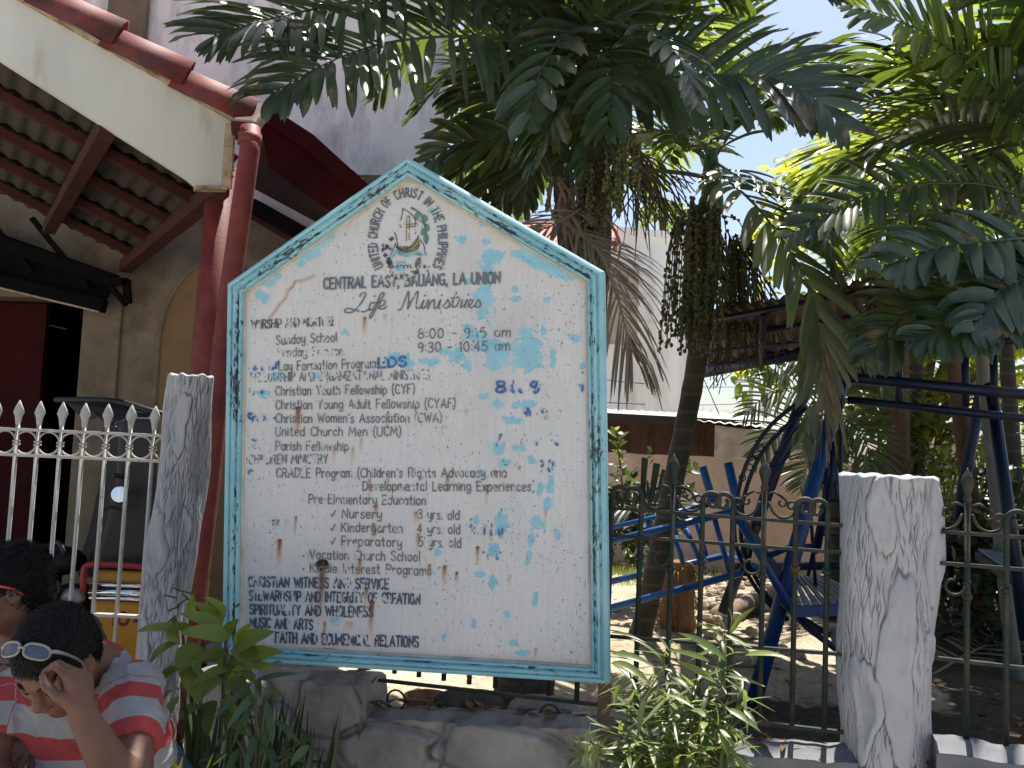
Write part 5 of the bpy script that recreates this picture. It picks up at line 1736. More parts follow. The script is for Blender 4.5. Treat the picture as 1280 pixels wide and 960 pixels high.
# ================================================================== palms
m_palm = leafmat('palm_leaf', (.034, .058, .032), (.20, .30, .03), .26, .36, edge=(.17, .12, .05))
m_palm2 = leafmat('palm_leaf_fresh', (.045, .085, .03), (.42, .52, .05), .38, .32, edge=(.2, .15, .05))
m_palm_blue = leafmat('palm_leaf_bluish', (.050, .076, .056), (.16, .24, .04), .18, .36, edge=(.19, .15, .08))
m_palm_lt = leafmat('pale_palm_leaf', (.095, .125, .075), (.3, .38, .08), .25, .34, .35, edge=(.2, .16, .08))
m_dry = leafmat('dry_palm_leaf', (.26, .20, .135), (.30, .20, .10), .18, .65, .3)
def ringtrunk(name, c, ringc, freq):
    m, nt, b = newmat(name)
    oc = coords(nt)
    n1 = tnoise(nt, 6, 5, .6, oc)
    wv_ = N(nt, 'ShaderNodeTexWave', wave_type='BANDS', bands_direction='Z')
    wv_.inputs['Scale'].default_value = freq; wv_.inputs['Distortion'].default_value = 1.2; wv_.inputs['Detail'].default_value = 2
    nt.links.new(oc, wv_.inputs[0])
    col = ramp(nt, n1, [(.3, tuple(x * .6 for x in c)), (.7, tuple(x * 1.3 for x in c))])
    col = mixc(nt, ramp(nt, wv_.outputs[1], [(.90, 0.0), (.98, .38)]), col, ringc)
    fine = tnoise(nt, 1, 5, .6, coords(nt, scale=(60, 60, 6)))
    nt.links.new(col, b.inputs['Base Color']); b.inputs['Roughness'].default_value = .85
    bump(nt, b, mth(nt, 'ADD', fine, mth(nt, 'MULTIPLY', wv_.outputs[1], .5)), .5, .008)
    return m
m_ptrunk = ringtrunk('ringed_palm_trunk', (.040, .036, .023), (.11, .10, .08), 2.6)
m_shaft = M('palm_crownshaft', (.06, .10, .045), .45, var=.3, scale=6, stretch=(1, 1, .2))
m_fruit = M('green_palm_fruit', (.10, .115, .03), .5, var=.4, scale=20, bmp=0)
m_fruit_dk = M('dull_palm_fruit', (.075, .08, .028), .55, var=.4, scale=20, bmp=0)
m_stalk = M('palm_flower_stalk', (.075, .065, .035), .7, var=.3, bmp=0)
m_fibre = M('dry_palm_fibre', (.07, .05, .03), .9, var=.4, bmp=.3)


def frond(pts, L=.36, W=.045, n=34, droop=.5, N_=None, mat=None, parent=None, seed=0, a0=72, a1=28, rr=.010, name='frond', t0=.10, jag=True, sides=(1, -1), lift=.15):
    rs = random.Random(seed)
    c = catmull(pts, 60)
    mb = MB()
    mb.tube([c[k] for k in range(0, 60, 3)] + [c[-1]], [rr * (1 - .85 * k / 20) for k in range(21)], 6)
    ln = [0]
    for k in range(59): ln.append(ln[-1] + (c[k + 1] - c[k]).length)
    for s in sides:
        for i in range(n):
            t = t0 + (1 - t0) * (i + rs.uniform(-.25, .25) + .5) / n
            t = min(.995, max(.02, t))
            x = t * 59; j = min(int(x), 58)
            p = c[j].lerp(c[j + 1], x - j)
            T = (c[j + 1] - c[j]).normalized()
            Nv = (N_ if N_ is not None else Vector((0, 0, 1)))
            Nv = (Nv - T * Nv.dot(T))
            Nv = Nv.normalized() if Nv.length > .05 else T.orthogonal().normalized()
            Sd = T.cross(Nv) * s
            if rs.random() < .05: continue
            ang = R(a0 + (a1 - a0) * t + rs.uniform(-7, 7))
            d = (T * math.cos(ang) + Sd * math.sin(ang) + Nv * (lift + rs.uniform(-.12, .12))).normalized()
            prof = min(1, .55 + 1.6 * t) * min(1, .35 + 1.9 * (1 - t))
            ll = L * prof * rs.uniform(.86, 1.08)
            ww = W * (.65 + .35 * prof) * rs.uniform(.8, 1.15)
            ns = 6
            q = p.copy()
            vv = []
            tw = rs.uniform(-.5, .5)
            cut = rs.random() < .5 and jag
            prev_n = None
            for k in range(ns + 1):
                u = k / ns
                wd = T - d * T.dot(d)
                if wd.length < .15: wd = Nv.cross(d)
                wd = wd.normalized()
                nn = d.cross(wd)
                wd = wd * math.cos(tw * u) + nn * math.sin(tw * u)
                nn = d.cross(wd)
                wp = (.45, .86, 1, 1, .96, .82, .50 if cut else .10)[k] * ww * .5
                vv += [q - wd * wp + nn * wp * .38, q, q + wd * wp + nn * wp * .38]
                if k == ns and cut:
                    vv[-2] = q - d * ww * .35
                q = q + d * (ll / ns)
                g = droop * (.35 + .65 * u) * (1.0 / ns) * rs.uniform(.7, 1.3) * 1.6
                d = (d + Vector((0, 0, -1)) * g).normalized()
            ff = []
            for k in range(ns):
                o = k * 3
                ff += [(o, o + 1, o + 4, o + 3), (o + 1, o + 2, o + 5, o + 4)]
            mb.add(vv, ff)
    return mb.build(name, mat or m_palm, parent, True)


def arc_pts(c, az, el, Lf, fall, n=6):
    d = Vector((math.cos(az), math.sin(az), 0))
    return [c + d * (Lf * t * math.cos(el) * (1 - .12 * t)) + UP * (Lf * t * math.sin(el) - fall * t * t) for t in [k / (n - 1) for k in range(n)]]


def trunk(pts, r0, r1, parent, m=None, ring=.11, name='trunk', n=18):
    c = catmull(pts, 60)
    mb = MB()
    rad, q, acc = [], [], 0
    for k in range(60):
        t = k / 59
        rad.append((r0 + (r1 - r0) * t) * (1 + .035 * math.cos(acc / ring * 6.283)) * (1 + .22 * math.exp(-t * 22)))
        if k < 59: acc += (c[k + 1] - c[k]).length
    mb.tube(c, rad, n)
    return mb.build(name, m or m_ptrunk, parent, True)


def PP(l): return [P(*p) for p in l]
FRT = Vector((.0, -1, .35)).normalized()

# ---- palm A behind the board
bA = PZ(640, 893, .22)
pA = thing('palm_tree', 'big dark palm rising behind the notice board, its fronds reaching left over the roof', 'palm tree', bA, group='palms of the courtyard')
cA = P(740, 92, 4.4)
trunk([bA, P(690, 640, 4.45), P(730, 420, 4.42), P(742, 300, 4.4), P(741, 200, 4.4), cA], .10, .085, pA)
fA = [
 (PP([(738, 100, 4.4), (677, 61, 4.2), (635, 51, 4.05), (579, 45, 3.85), (497, 51, 3.6), (440, 66, 3.4), (390, 88, 3.22), (338, 118, 3.08)]), dict(L=.50, W=.044, n=44, droop=.75, N_=FRT, mat=m_palm_blue)),
 (PP([(730, 80, 4.4), (650, 5, 4.2), (560, -14, 4.0), (460, -2, 3.7), (380, 14, 3.5), (320, 28, 3.3), (268, 44, 3.2)]), dict(L=.48, W=.036, n=48, droop=.6, N_=Vector((.1, -.8, .55)), mat=m_palm_blue)),
 (PP([(735, 75, 4.4), (700, -20, 4.3), (610, -95, 4.2), (490, -120, 4.0), (400, -90, 3.9)]), dict(L=.46, W=.055, n=34, droop=.9, N_=Vector((0, -.6, .8)))),
 (PP([(733, 75, 4.4), (610, -130, 3.9), (420, -200, 3.3), (250, -210, 2.8), (100, -150, 2.4)]), dict(L=.62, W=.075, n=44, droop=.35, lift=0)),  # unseen frond, added above the frame to shade the seated men
 (PP([(733, 80, 4.4), (560, -100, 3.6), (380, -240, 2.9), (230, -300, 2.4), (60, -300, 1.9)]), dict(L=.62, W=.075, n=44, droop=.35, lift=0)),  # second unseen frond added overhead to keep sun off the men
 (PP([(755, 118, 4.4), (790, 108, 4.3), (830, 98, 4.2), (900, 94, 4.05), (960, 98, 3.95), (1010, 118, 3.85), (1056, 158, 3.75)]), dict(L=.46, W=.048, n=36, droop=.75, N_=FRT, mat=m_palm_blue)),
 (PP([(750, 75, 4.4), (800, -15, 4.3), (880, -60, 4.2), (980, -50, 4.1), (1050, -10, 4.0)]), dict(L=.44, W=.055, n=30, droop=.8, N_=Vector((0, -.6, .8)))),
 (PP([(738, 90, 4.4), (728, 40, 4.05), (700, 48, 3.75), (672, 100, 3.55), (660, 150, 3.5)]), dict(L=.30, W=.07, n=13, droop=.8, mat=m_palm_blue)),
 (PP([(740, 85, 4.4), (700, 60, 4.9), (640, 95, 5.3), (590, 170, 5.6), (565, 240, 5.7)]), dict(L=.42, W=.05, n=30, droop=.9)),
 (PP([(740, 80, 4.4), (765, 30, 4.9), (830, 15, 5.4), (890, 50, 5.9), (920, 110, 6.1)]), dict(L=.45, W=.05, n=28, droop=.7, mat=m_palm2)),
 (PP([(736, 105, 4.4), (690, 135, 4.55), (630, 168, 4.65), (575, 178, 4.7), (535, 200, 4.75)]), dict(L=.28, W=.045, n=26, droop=.6, N_=Vector((0, -.9, .4)))),
 (PP([(742, 85, 4.4), (748, 10, 4.25), (775, -80, 4.1), (830, -150, 3.9)]), dict(L=.5, W=.055, n=26, droop=.6)),
 (PP([(745, 90, 4.4), (772, 50, 4.1), (812, 40, 3.8), (850, 75, 3.6), (868, 130, 3.5)]), dict(L=.26, W=.05, n=18, droop=.8, mat=m_palm_blue)),
 (PP([(738, 115, 4.5), (690, 150, 4.9), (640, 215, 5.1), (612, 285, 5.15)]), dict(L=.34, W=.045, n=28, droop=.7)),
 (PP([(738, 112, 4.45), (705, 150, 4.7), (668, 200, 4.9), (655, 260, 5.0)]), dict(L=.26, W=.04, n=24, droop=.7)),
 (PP([(738, 70, 4.4), (690, 20, 4.8), (600, 10, 5.2), (510, 60, 5.5), (470, 120, 5.6)]), dict(L=.40, W=.05, n=28, droop=.8)),
 (PP([(742, 80, 4.4), (720, 0, 4.9), (680, -60, 5.3), (600, -70, 5.7)]), dict(L=.5, W=.055, n=26, droop=.9)),
 (PP([(742, 80, 4.4), (790, 10, 4.9), (850, -40, 5.3), (930, -30, 5.6)]), dict(L=.5, W=.055, n=26, droop=.9)),
]
fA += [(PP([(742, 90, 4.4), (760, 62, 4.0), (765, 100, 3.75), (758, 165, 3.65)]), dict(L=.30, W=.06, n=14, droop=.8, mat=m_palm)), (PP([(738, 95, 4.35), (715, 112, 4.1), (690, 150, 3.98), (668, 205, 3.95)]), dict(L=.28, W=.055, n=18, droop=.8)), (PP([(742, 95, 4.3), (738, 110, 4.15), (735, 150, 4.05), (728, 215, 4.05)]), dict(L=.26, W=.05, n=16, droop=.8))]
for k, (az, el, Lf, fall) in enumerate(((.3, .95, 1.6, .8), (.9, .8, 1.6, .9), (1.5, .9, 1.6, .9), (1.9, .5, 1.7, 1.2), (2.3, .9, 1.5, .9), (3.4, 1.0, 1.1, .6), (4.2, 1.0, 1.2, .7), (5.6, 1.0, 1.3, .8), (2.2, .2, 1.2, .9))):
    fA.append((arc_pts(cA + UP * (.1 - .03 * (k % 4)), az, el, Lf, fall), dict(L=.58, W=.046, n=32, droop=.6, mat=(m_palm, m_palm2, m_palm)[k % 3])))
for i, (pts, kw) in enumerate(fA):
    frond(pts, parent=pA, seed=10 + i, **kw)
# sheaths and boots at the crown
mb = MB()
for k, (x, y, x2, y2) in enumerate(((735, 190, 705, 125), (748, 180, 775, 122), (740, 170, 742, 90))):
    mb.tube(catmull(PP([(x, y, 4.38), ((x + x2) / 2, (y + y2) / 2, 4.34), (x2, y2, 4.32)]), 8), [.05, .05, .045, .04, .034, .028, .022, .014], 8)
mb.build('leaf_sheaths', m_fibre, pA, True)


def strand_cluster(name, origin, n, spread, length, seed, parent, m, bead=.0095, fork=True, down=1.0, wid=None):
    rs = random.Random(seed)
    mb, ms = MB(), MB()
    for k in range(n):
        az = rs.uniform(0, 6.283)
        r_ = abs(rs.gauss(0, .55)) * spread
        p = origin + Vector((rs.uniform(-.02, .02), rs.uniform(-.02, .02), rs.uniform(-.05, .03)))
        end = origin + Vector((math.cos(az) * r_ * (wid or 1), math.sin(az) * r_, -length * rs.uniform(.5, 1.0) * down))
        mid = p.lerp(end, .35) + Vector((math.cos(az) * r_ * .45, math.sin(az) * r_ * .45, length * .14))
        c = catmull([p, mid, p.lerp(end, .75) + Vector((math.cos(az) * r_ * .2, math.sin(az) * r_ * .2, 0)), end], 30)
        ms.tube(c[::3] + [c[-1]], .0035, 4, False)
        for q in range(6, 30):
            if rs.random() < .82:
                o = Vector((rs.gauss(0, 1), rs.gauss(0, 1), rs.gauss(0, 1))).normalized() * bead * .9
                mb.ball(c[q] + o, bead * rs.uniform(.75, 1.15), 5, 4, (1, 1, 1.2))
    ms.build('stalk', m_stalk, parent)
    return mb.build(name, m, parent, True)
strand_cluster('fruit_bunch', P(775, 160, 4.1), 26, .16, .42, 4, pA, m_fruit, .011)
strand_cluster('fruit_bunch', P(735, 205, 4.2), 26, .20, .40, 6, pA, m_fruit_dk, .010)
# bare flower stalks, tangled
mb = MB()
rs = random.Random(12)
for k in range(42):
    x0, y0 = rs.uniform(765, 800), rs.uniform(175, 225)
    x1, y1 = x0 + rs.uniform(-15, 75), y0 + rs.uniform(60, 125)
    xm, ym = (x0 + x1) / 2 + rs.uniform(-5, 25), (y0 + y1) / 2 - rs.uniform(0, 30)
    Y_ = rs.uniform(4.2, 4.9)
    mb.tube(catmull(PP([(x0, y0, Y_), (xm, ym, Y_), (x1, y1, Y_)]), 8), [.006, .006, .005, .005, .004, .004, .003, .002], 4, False)
for k in range(60):
    x0, y0 = rs.uniform(780, 850), rs.uniform(195, 260)
    mb.tube(PP([(x0, y0, 4.6), (x0 + rs.uniform(8, 30), y0 + rs.uniform(10, 40), 4.6)]), .0035, 4, False)
mb.tube(catmull(PP([(742, 220, 4.38), (800, 213, 4.5), (850, 216, 4.6), (885, 222, 4.7)]), 10), .012, 6)
mb.build('flower_stalks', m_stalk, pA)
# dead fronds: one hanging fan right of the board, some lying over its shoulder
frond(PP([(708, 282, 4.25), (738, 298, 4.1), (764, 345, 4.0), (782, 410, 3.95), (790, 440, 3.95)]), L=.46, W=.012, n=24, droop=1.1, N_=Vector((0, -.7, .6)), mat=m_dry, parent=pA, seed=71, name='dead_frond', a0=48, a1=12, t0=.2, lift=.05)
frond(PP([(700, 270, 4.2), (725, 292, 4.05), (752, 318, 3.95), (776, 352, 3.9)]), L=.42, W=.011, n=16, droop=.7, N_=Vector((.3, -.7, .3)), mat=m_dry, parent=pA, seed=72, name='dead_frond', a0=40, a1=10, t0=.2, sides=(1, -1), lift=.2)
frond(PP([(742, 250, 4.3), (715, 268, 4.1), (690, 282, 4.0), (668, 290, 3.95)]), L=.26, W=.013, n=18, droop=.6, N_=Vector((0, -.6, .8)), mat=m_dry, parent=pA, seed=73, name='dead_frond', a0=50, a1=20, lift=.2)
mb = MB()
rs = random.Random(31)
for k in range(16):
    x0, y0 = rs.uniform(690, 760), rs.uniform(215, 270)
    mb.tube(catmull(PP([(x0, y0, 4.25), (x0 + rs.uniform(-18, 18), y0 + 35, 4.2), (x0 + rs.uniform(-35, 25), y0 + rs.uniform(55, 95), 4.15)]), 8), [.009, .009, .008, .007, .006, .005, .004, .002], 5, False)
mb.build('dry_stalks', m_dry, pA)

# a thinner second stem beside it
bA2 = PZ(668, 898, .22)
pA2 = thing('palm_tree', 'thinner dark palm stem close beside the big palm behind the notice board', 'palm tree', bA2, group='palms of the courtyard')
trunk([bA2, P(700, 640, 4.9), P(715, 420, 4.9), P(705, 240, 4.9), P(690, 130, 4.9)], .075, .055, pA2)
for i, (az, el, Lf, fall) in enumerate(((2.6, .9, 1.3, .9), (1.2, 1.0, 1.2, .9), (.2, .8, 1.3, 1.0), (3.6, .7, 1.2, 1.0), (5.0, 1.0, .9, .7))):
    frond(arc_pts(P(690, 130, 4.9), az, el, Lf, fall), L=.36, W=.045, n=24, droop=.7, parent=pA2, seed=90 + i)

# ---- palm B: leaning trunk right of the board with its hanging fruit
bB = SZ(797, 800)
yB = bB.y
pB = thing('palm_tree', 'slender leaning palm with heavy bunches of green fruit, right of the notice board', 'palm tree', (bB.x, bB.y, .22), group='palms of the courtyard')
cB = P(889, 205, 5.6)
trunk([Vector((bB.x, bB.y, .2)), P(812, 745, yB), P(838, 620, 6.2), P(868, 470, 5.95), P(886, 330, 5.75), P(890, 262, 5.65)], .080, .060, pB)
mb = MB(); mb.tube(catmull([P(890, 268, 5.65), P(890, 240, 5.62), cB, P(889, 180, 5.6)], 10), [.072, .075, .074, .070, .064, .058, .05, .043, .036, .028], 12); mb.build('crownshaft', m_shaft, pB, True)
fB = [
 (PP([(889, 205, 5.6), (905, 222, 5.3), (940, 252, 5.0), (978, 300, 4.8), (1008, 352, 4.65), (1024, 410, 4.6), (1022, 480, 4.6), (1004, 545, 4.6)]), dict(L=.42, W=.06, n=28, droop=1.0, N_=Vector((.2, -.9, .5)), mat=m_palm_lt, a0=60, a1=25)),
 (PP([(890, 200, 5.6), (925, 222, 5.2), (975, 245, 4.95), (1020, 285, 4.8), (1050, 350, 4.7)]), dict(L=.38, W=.05, n=26, droop=.8, mat=m_palm_lt)),
 (PP([(886, 195, 5.6), (862, 150, 5.9), (822, 120, 6.2), (780, 130, 6.4)]), dict(L=.40, W=.05, n=24, droop=.7)),
 (PP([(890, 195, 5.6), (918, 130, 5.6), (975, 85, 5.5), (1050, 80, 5.4), (1100, 110, 5.35)]), dict(L=.44, W=.055, n=30, droop=.7)),
 (PP([(888, 195, 5.6), (892, 110, 5.8), (912, 30, 6.0), (960, -30, 6.1)]), dict(L=.46, W=.06, n=26, droop=.5, mat=m_palm2)),
 (PP([(888, 200, 5.6), (870, 170, 5.2), (850, 170, 4.9), (838, 200, 4.7)]), dict(L=.22, W=.045, n=10, droop=.8)),
]
for k, (az, el, Lf, fall) in enumerate(((.6, 1.0, 1.4, .7), (1.9, .8, 1.5, .9), (2.6, .8, 1.4, .9))):
    fB.append((arc_pts(cB, az, el, Lf, fall), dict(L=.52, W=.045, n=28, droop=.6, mat=(m_palm, m_palm2)[k % 2])))
for i, (pts, kw) in enumerate(fB):
    frond(pts, parent=pB, seed=140 + i, **kw)
strand_cluster('fruit_bunch', P(868, 262, 5.45), 70, .27, .92, 21, pB, m_fruit_dk, .0125)
strand_cluster('fruit_bunch', P(890, 250, 5.45), 34, .16, .70, 22, pB, m_fruit, .0125)
strand_cluster('fruit_bunch', P(925, 300, 5.7), 26, .2, .7, 23, pB, m_fruit_dk, .0105)
mb = MB()
rs = random.Random(44)
for k in range(60):
    x0, y0 = rs.uniform(885, 935), rs.uniform(290, 330)
    x1, y1 = x0 + rs.uniform(-25, 70), y0 + rs.uniform(90, 170)
    mb.tube(catmull(PP([(x0, y0, 5.75), ((x0 + x1) / 2 + rs.uniform(0, 14), (y0 + y1) / 2, 5.75), (x1, y1, 5.75)]), 8), [.006, .006, .006, .005, .005, .004, .004, .003], 4, False)
for k in range(22):
    x0, y0 = rs.uniform(880, 935), rs.uniform(400, 440)
    mb.tube(catmull(PP([(x0, y0, 5.5), (x0 + rs.uniform(-6, 10), y0 + 25, 5.5), (x0 + rs.uniform(-12, 18), y0 + rs.uniform(35, 62), 5.5)]), 6), .003, 4, False)
mb.build('flower_stalks', m_fibre, pB)
frond(PP([(1012, 380, 4.62), (1026, 430, 4.6), (1030, 490, 4.6), (1026, 540, 4.6)]), L=.42, W=.014, n=20, droop=1.0, mat=m_dry, parent=pB, seed=171, name='dead_frond', a0=30, a1=10)

# ---- palm C: out of the frame at the right, fronds reaching in
cC = P(1335, 200, 4.2)
bC = Vector((P(1390, 700, 4.4).x, 4.4, .2))
pC = thing('palm_tree', 'palm just beyond the right edge with large fronds reaching over the swing', 'palm tree', bC, group='palms of the courtyard')
trunk([bC, P(1375, 500, 4.3), P(1350, 320, 4.25), cC], .10, .08, pC)
fC = [
 (PP([(1310, 175, 4.2), (1272, 140, 4.1), (1227, 95, 3.95), (1173, 50, 3.8), (1120, 25, 3.65), (1062, 6, 3.55)]), dict(L=.36, W=.040, n=34, droop=.35, N_=Vector((0, -1, .25)), mat=m_palm2)),
 (PP([(1320, 262, 4.2), (1240, 233, 4.05), (1180, 229, 3.95), (1110, 236, 3.85), (1045, 260, 3.75), (985, 296, 3.7)]), dict(L=.26, W=.045, n=30, droop=.4, N_=Vector((0, -.9, .5)))),
 (PP([(1335, 300, 4.0), (1280, 298, 3.8), (1220, 303, 3.7), (1160, 312, 3.6), (1092, 338, 3.5)]), dict(L=.30, W=.075, n=17, droop=.8, N_=Vector((0, -.8, .6)), mat=m_palm_blue)),
 (PP([(1330, 160, 4.4), (1250, 110, 4.8), (1170, 110, 5.2), (1085, 165, 5.5)]), dict(L=.46, W=.05, n=32, droop=.7)),
 (PP([(1330, 150, 4.3), (1300, 50, 4.2), (1240, -30, 4.1), (1160, -60, 4.0), (1080, -40, 3.9)]), dict(L=.44, W=.045, n=34, droop=.6, mat=m_palm2)),
 (PP([(1335, 160, 4.1), (1325, 50, 3.9), (1295, -10, 3.75), (1250, -20, 3.6)]), dict(L=.36, W=.045, n=24, droop=.9)),
 (PP([(1345, 375, 3.9), (1280, 382, 3.7), (1210, 395, 3.6), (1140, 425, 3.55)]), dict(L=.30, W=.055, n=20, droop=.9, N_=Vector((0, -.8, .6)), mat=m_palm)),
 (PP([(1345, 325, 4.0), (1270, 345, 3.9), (1190, 368, 3.8), (1125, 400, 3.7), (1085, 445, 3.65)]), dict(L=.32, W=.05, n=26, droop=.9, N_=Vector((0, -.8, .6)), mat=m_palm)),
 (PP([(1340, 335, 3.9), (1295, 345, 3.7), (1250, 362, 3.6), (1215, 410, 3.5)]), dict(L=.30, W=.075, n=14, droop=.9, N_=Vector((0, -.8, .6)), mat=m_palm_blue)),
 (PP([(1330, 300, 4.5), (1270, 330, 4.6), (1220, 370, 4.6), (1180, 430, 4.6)]), dict(L=.34, W=.06, n=20, droop=.9, N_=Vector((0, -.8, .6)), mat=m_palm_blue)),
 (PP([(1335, 170, 4.5), (1290, 90, 4.9), (1220, 50, 5.3), (1140, 70, 5.6), (1080, 120, 5.7)]), dict(L=.46, W=.05, n=32, droop=.7, mat=m_palm2)),
]
for k, (az, el, Lf, fall) in enumerate(((2.0, .9, 1.6, .9), (2.5, .6, 1.8, 1.1), (2.9, .9, 1.7, .9), (3.3, .5, 1.6, 1.1), (3.6, .9, 1.3, .8), (1.5, .7, 1.5, .9), (.6, .7, 1.4, .9), (5.2, .8, 1.2, .9))):
    fC.append((arc_pts(cC + UP * (.12 - .04 * (k % 4)), az, el, Lf, fall), dict(L=.56, W=.042, n=32, droop=.6, mat=(m_palm, m_palm2, m_palm)[k % 3])))
for i, (pts, kw) in enumerate(fC):
    frond(pts, parent=pC, seed=240 + i, **kw)

# ---- slim palms at the right rear
m_t1 = M('reddish_fibrous_trunk', (.11, .065, .04), .95, var=.4, scale=8, bmp=.6, bscale=30, stretch=(1, 1, .3))
m_t2 = M('grey_ringed_stem', (.16, .155, .13), .8, var=.3, scale=8, bmp=.3)
slim = [
 ((1122, 640), (1123, 470), 8.0, .10, m_t1, 'shaggy brown palm trunk standing behind the stout pier'),
 ((1150, 640), (1147, 480), 8.4, .055, m_ptrunk, 'thin dark palm trunk just right of the shaggy brown one behind the pier'),
 ((1228, 740), (1196, 480), 6.6, .062, m_t1, 'leaning reddish-brown palm trunk right of the stout pier'),
 ((1264, 800), (1228, 460), 5.6, .040, m_t2, 'thin grey ringed palm stem leaning left, rightmost of the pale stems'),
 ((1282, 800), (1262, 500), 7.0, .06, m_ptrunk, 'dark palm trunk at the right edge behind the grey ringed stem'),
]
for i, (b_, t_, Y_, r_, m_, lb) in enumerate(slim):
    pb = P(*b_, Y_); pt_ = P(*t_, Y_)
    dz = pt_ - pb
    pb2 = pb - dz * ((pb.z - .2) / dz.z)
    top = pb + dz * ((3.1 + .25 * (i % 3) - pb.z) / dz.z)
    t = thing('palm_tree', lb, 'palm tree', pb2, group='palms of the courtyard')
    trunk([pb2, pb2.lerp(top, .5), top], r_ * 1.1, r_ * .85, t, m_, .09)
    for k in range(7):
        frond(arc_pts(top, k * .9 + i, .75 + .2 * (k % 2), 1.25, .95), L=.36, W=.045, n=22, droop=.7, parent=t, seed=300 + i * 10 + k, mat=(m_palm, m_palm2)[k % 2])

# ---- small fan-leaved palm behind the swing
bD = SZ(1015, 690); bD.y = 7.4
pD = thing('small_palm', 'small bushy palm with thin fingered leaves behind the swing against the white sky', 'palm', (P(1045, 600, 7.4).x, 7.4, .2))
cD = P(1045, 520, 7.4)
trunk([Vector((cD.x, 7.4, .2)), cD.lerp(Vector((cD.x, 7.4, .2)), .5), cD], .06, .05, pD)
for i, pts in enumerate(([(1045, 520), (1010, 490), (968, 488), (930, 520)], [(1045, 520), (1015, 520), (975, 535), (945, 575)], [(1045, 525), (1025, 550), (1010, 580), (1000, 610)], [(1045, 515), (1025, 470), (990, 450), (955, 470)],
                         [(1045, 520), (1060, 480), (1090, 470), (1120, 500)], [(1045, 520), (1065, 530), (1085, 560), (1090, 600)], [(1045, 515), (1030, 450), (1010, 420), (985, 415)])):
    frond([P(x, y, 7.4 - .1 * k) for k, (x, y) in enumerate(pts)], L=.36, W=.022, n=22, droop=.5, N_=Vector((0, -.9, .5)), parent=pD, seed=400 + i, jag=False)

# distant palm over the pale building, dwarf palms left of the swing
cE = P(829, 272, 24)
pE = thing('palm_tree', 'distant feathery palm top showing above the pale building', 'palm tree', (cE.x, 24, 0))
trunk([Vector((cE.x, 24, 0)), Vector((cE.x, 24, 3)), cE], .14, .10, pE)
for k in range(11):
    frond(arc_pts(cE, k * .57, .8 + .3 * (k % 2), 1.2, 1.0), L=.5, W=.06, n=18, droop=.7, parent=pE, seed=500 + k, mat=m_palm2, rr=.02)

# ================================================================== broad leaves
def leaf(mb, a, b, w, nrm=None, bend=.12, fold=.25, rs=random, ns=6, blunt=False):
    a, b = Vector(a), Vector(b)
    d = b - a
    L = d.length
    t = d.normalized()
    nv = Vector(nrm) if nrm is not None else Vector((0, -.6, .8))
    nv = nv - t * nv.dot(t)
    nv = nv.normalized() if nv.length > .05 else t.orthogonal().normalized()
    sd = t.cross(nv)
    vv = []
    for k in range(ns + 1):
        u = k / ns
        wp = w * .5 * (math.sin(math.pi * min(1, u ** (.75 if not blunt else .6))) ** (.8 if not blunt else .6) + .02)
        c = a + d * u + nv * (bend * L * 4 * u * (1 - u))
        vv += [c - sd * wp + nv * wp * fold, c, c + sd * wp + nv * wp * fold]
    ff = []
    for k in range(ns):
        o = k * 3
        ff += [(o, o + 1, o + 4, o + 3), (o + 1, o + 2, o + 5, o + 4)]
    mb.add(vv, ff)


m_leaf_y = leafmat('sunlit_tree_leaf', (.12, .165, .022), (.72, .78, .06), .55, .45, .35)
m_leaf_d = leafmat('hedge_leaf', (.055, .085, .025), (.38, .46, .06), .40, .4, .4)
m_broad = leafmat('broad_plant_leaf', (.14, .175, .022), (.30, .42, .05), .30, .42, .5)
m_narrow = leafmat('narrow_plant_leaf', (.095, .135, .040), (.34, .42, .07), .30, .4, .5)
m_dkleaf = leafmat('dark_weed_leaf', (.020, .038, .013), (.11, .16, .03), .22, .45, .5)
m_stem = M('green_brown_stem', (.07, .075, .035), .7, var=.3, bmp=0)


def crown(name, blobs, n, size, m, parent, seed, asp=.5, gap=0.0):
    rs = random.Random(seed)
    mb = MB()
    tw = sum(b[1] ** 2 for b in blobs)
    for c, r_ in blobs:
        k_ = int(n * r_ ** 2 / tw)
        # leaves in small sprays
        while k_ > 0:
            v = Vector((rs.gauss(0, 1), rs.gauss(0, 1), rs.gauss(0, 1))).normalized() * r_ * rs.uniform(.25, 1.05) ** .6
            s0 = c + v
            if mn.noise(s0 * 2.2) < gap - .35: 
                k_ -= 1
                continue
            dirn = (v.normalized() * .6 + Vector((rs.uniform(-1, 1), rs.uniform(-1, 1), rs.uniform(-.6, .5)))).normalized()
            for q in range(rs.randint(4, 8)):
                p = s0 + dirn * (q * size * .35)
                o = (dirn * .4 + Vector((rs.uniform(-1, 1), rs.uniform(-1, 1), rs.uniform(-.9, .35)))).normalized()
                sz = size * rs.uniform(.65, 1.25)
                leaf(mb, p, p + o * sz, sz * asp, (rs.uniform(-.6, .6), rs.uniform(-.6, .6), 1), rs.uniform(-.05, .12), .2, rs, 4)
                k_ -= 1
    return mb.build(name, m, parent, True)


def branch_tree(parent, base, tips, r, m):
    mb = MB()
    fork = base + UP * 1.6
    mb.tube([base, base.lerp(fork, .5) + Vector((.04, 0, 0)), fork], [r, r * .85, r * .75], 10)
    for t in tips:
        mid = fork.lerp(t, .5) + Vector((0, 0, .15))
        mb.tube(catmull([fork - UP * .1, mid, t], 10), [r * .55 * (1 - .85 * k / 9) for k in range(10)], 6)
    mb.build('trunk', m, parent, True)

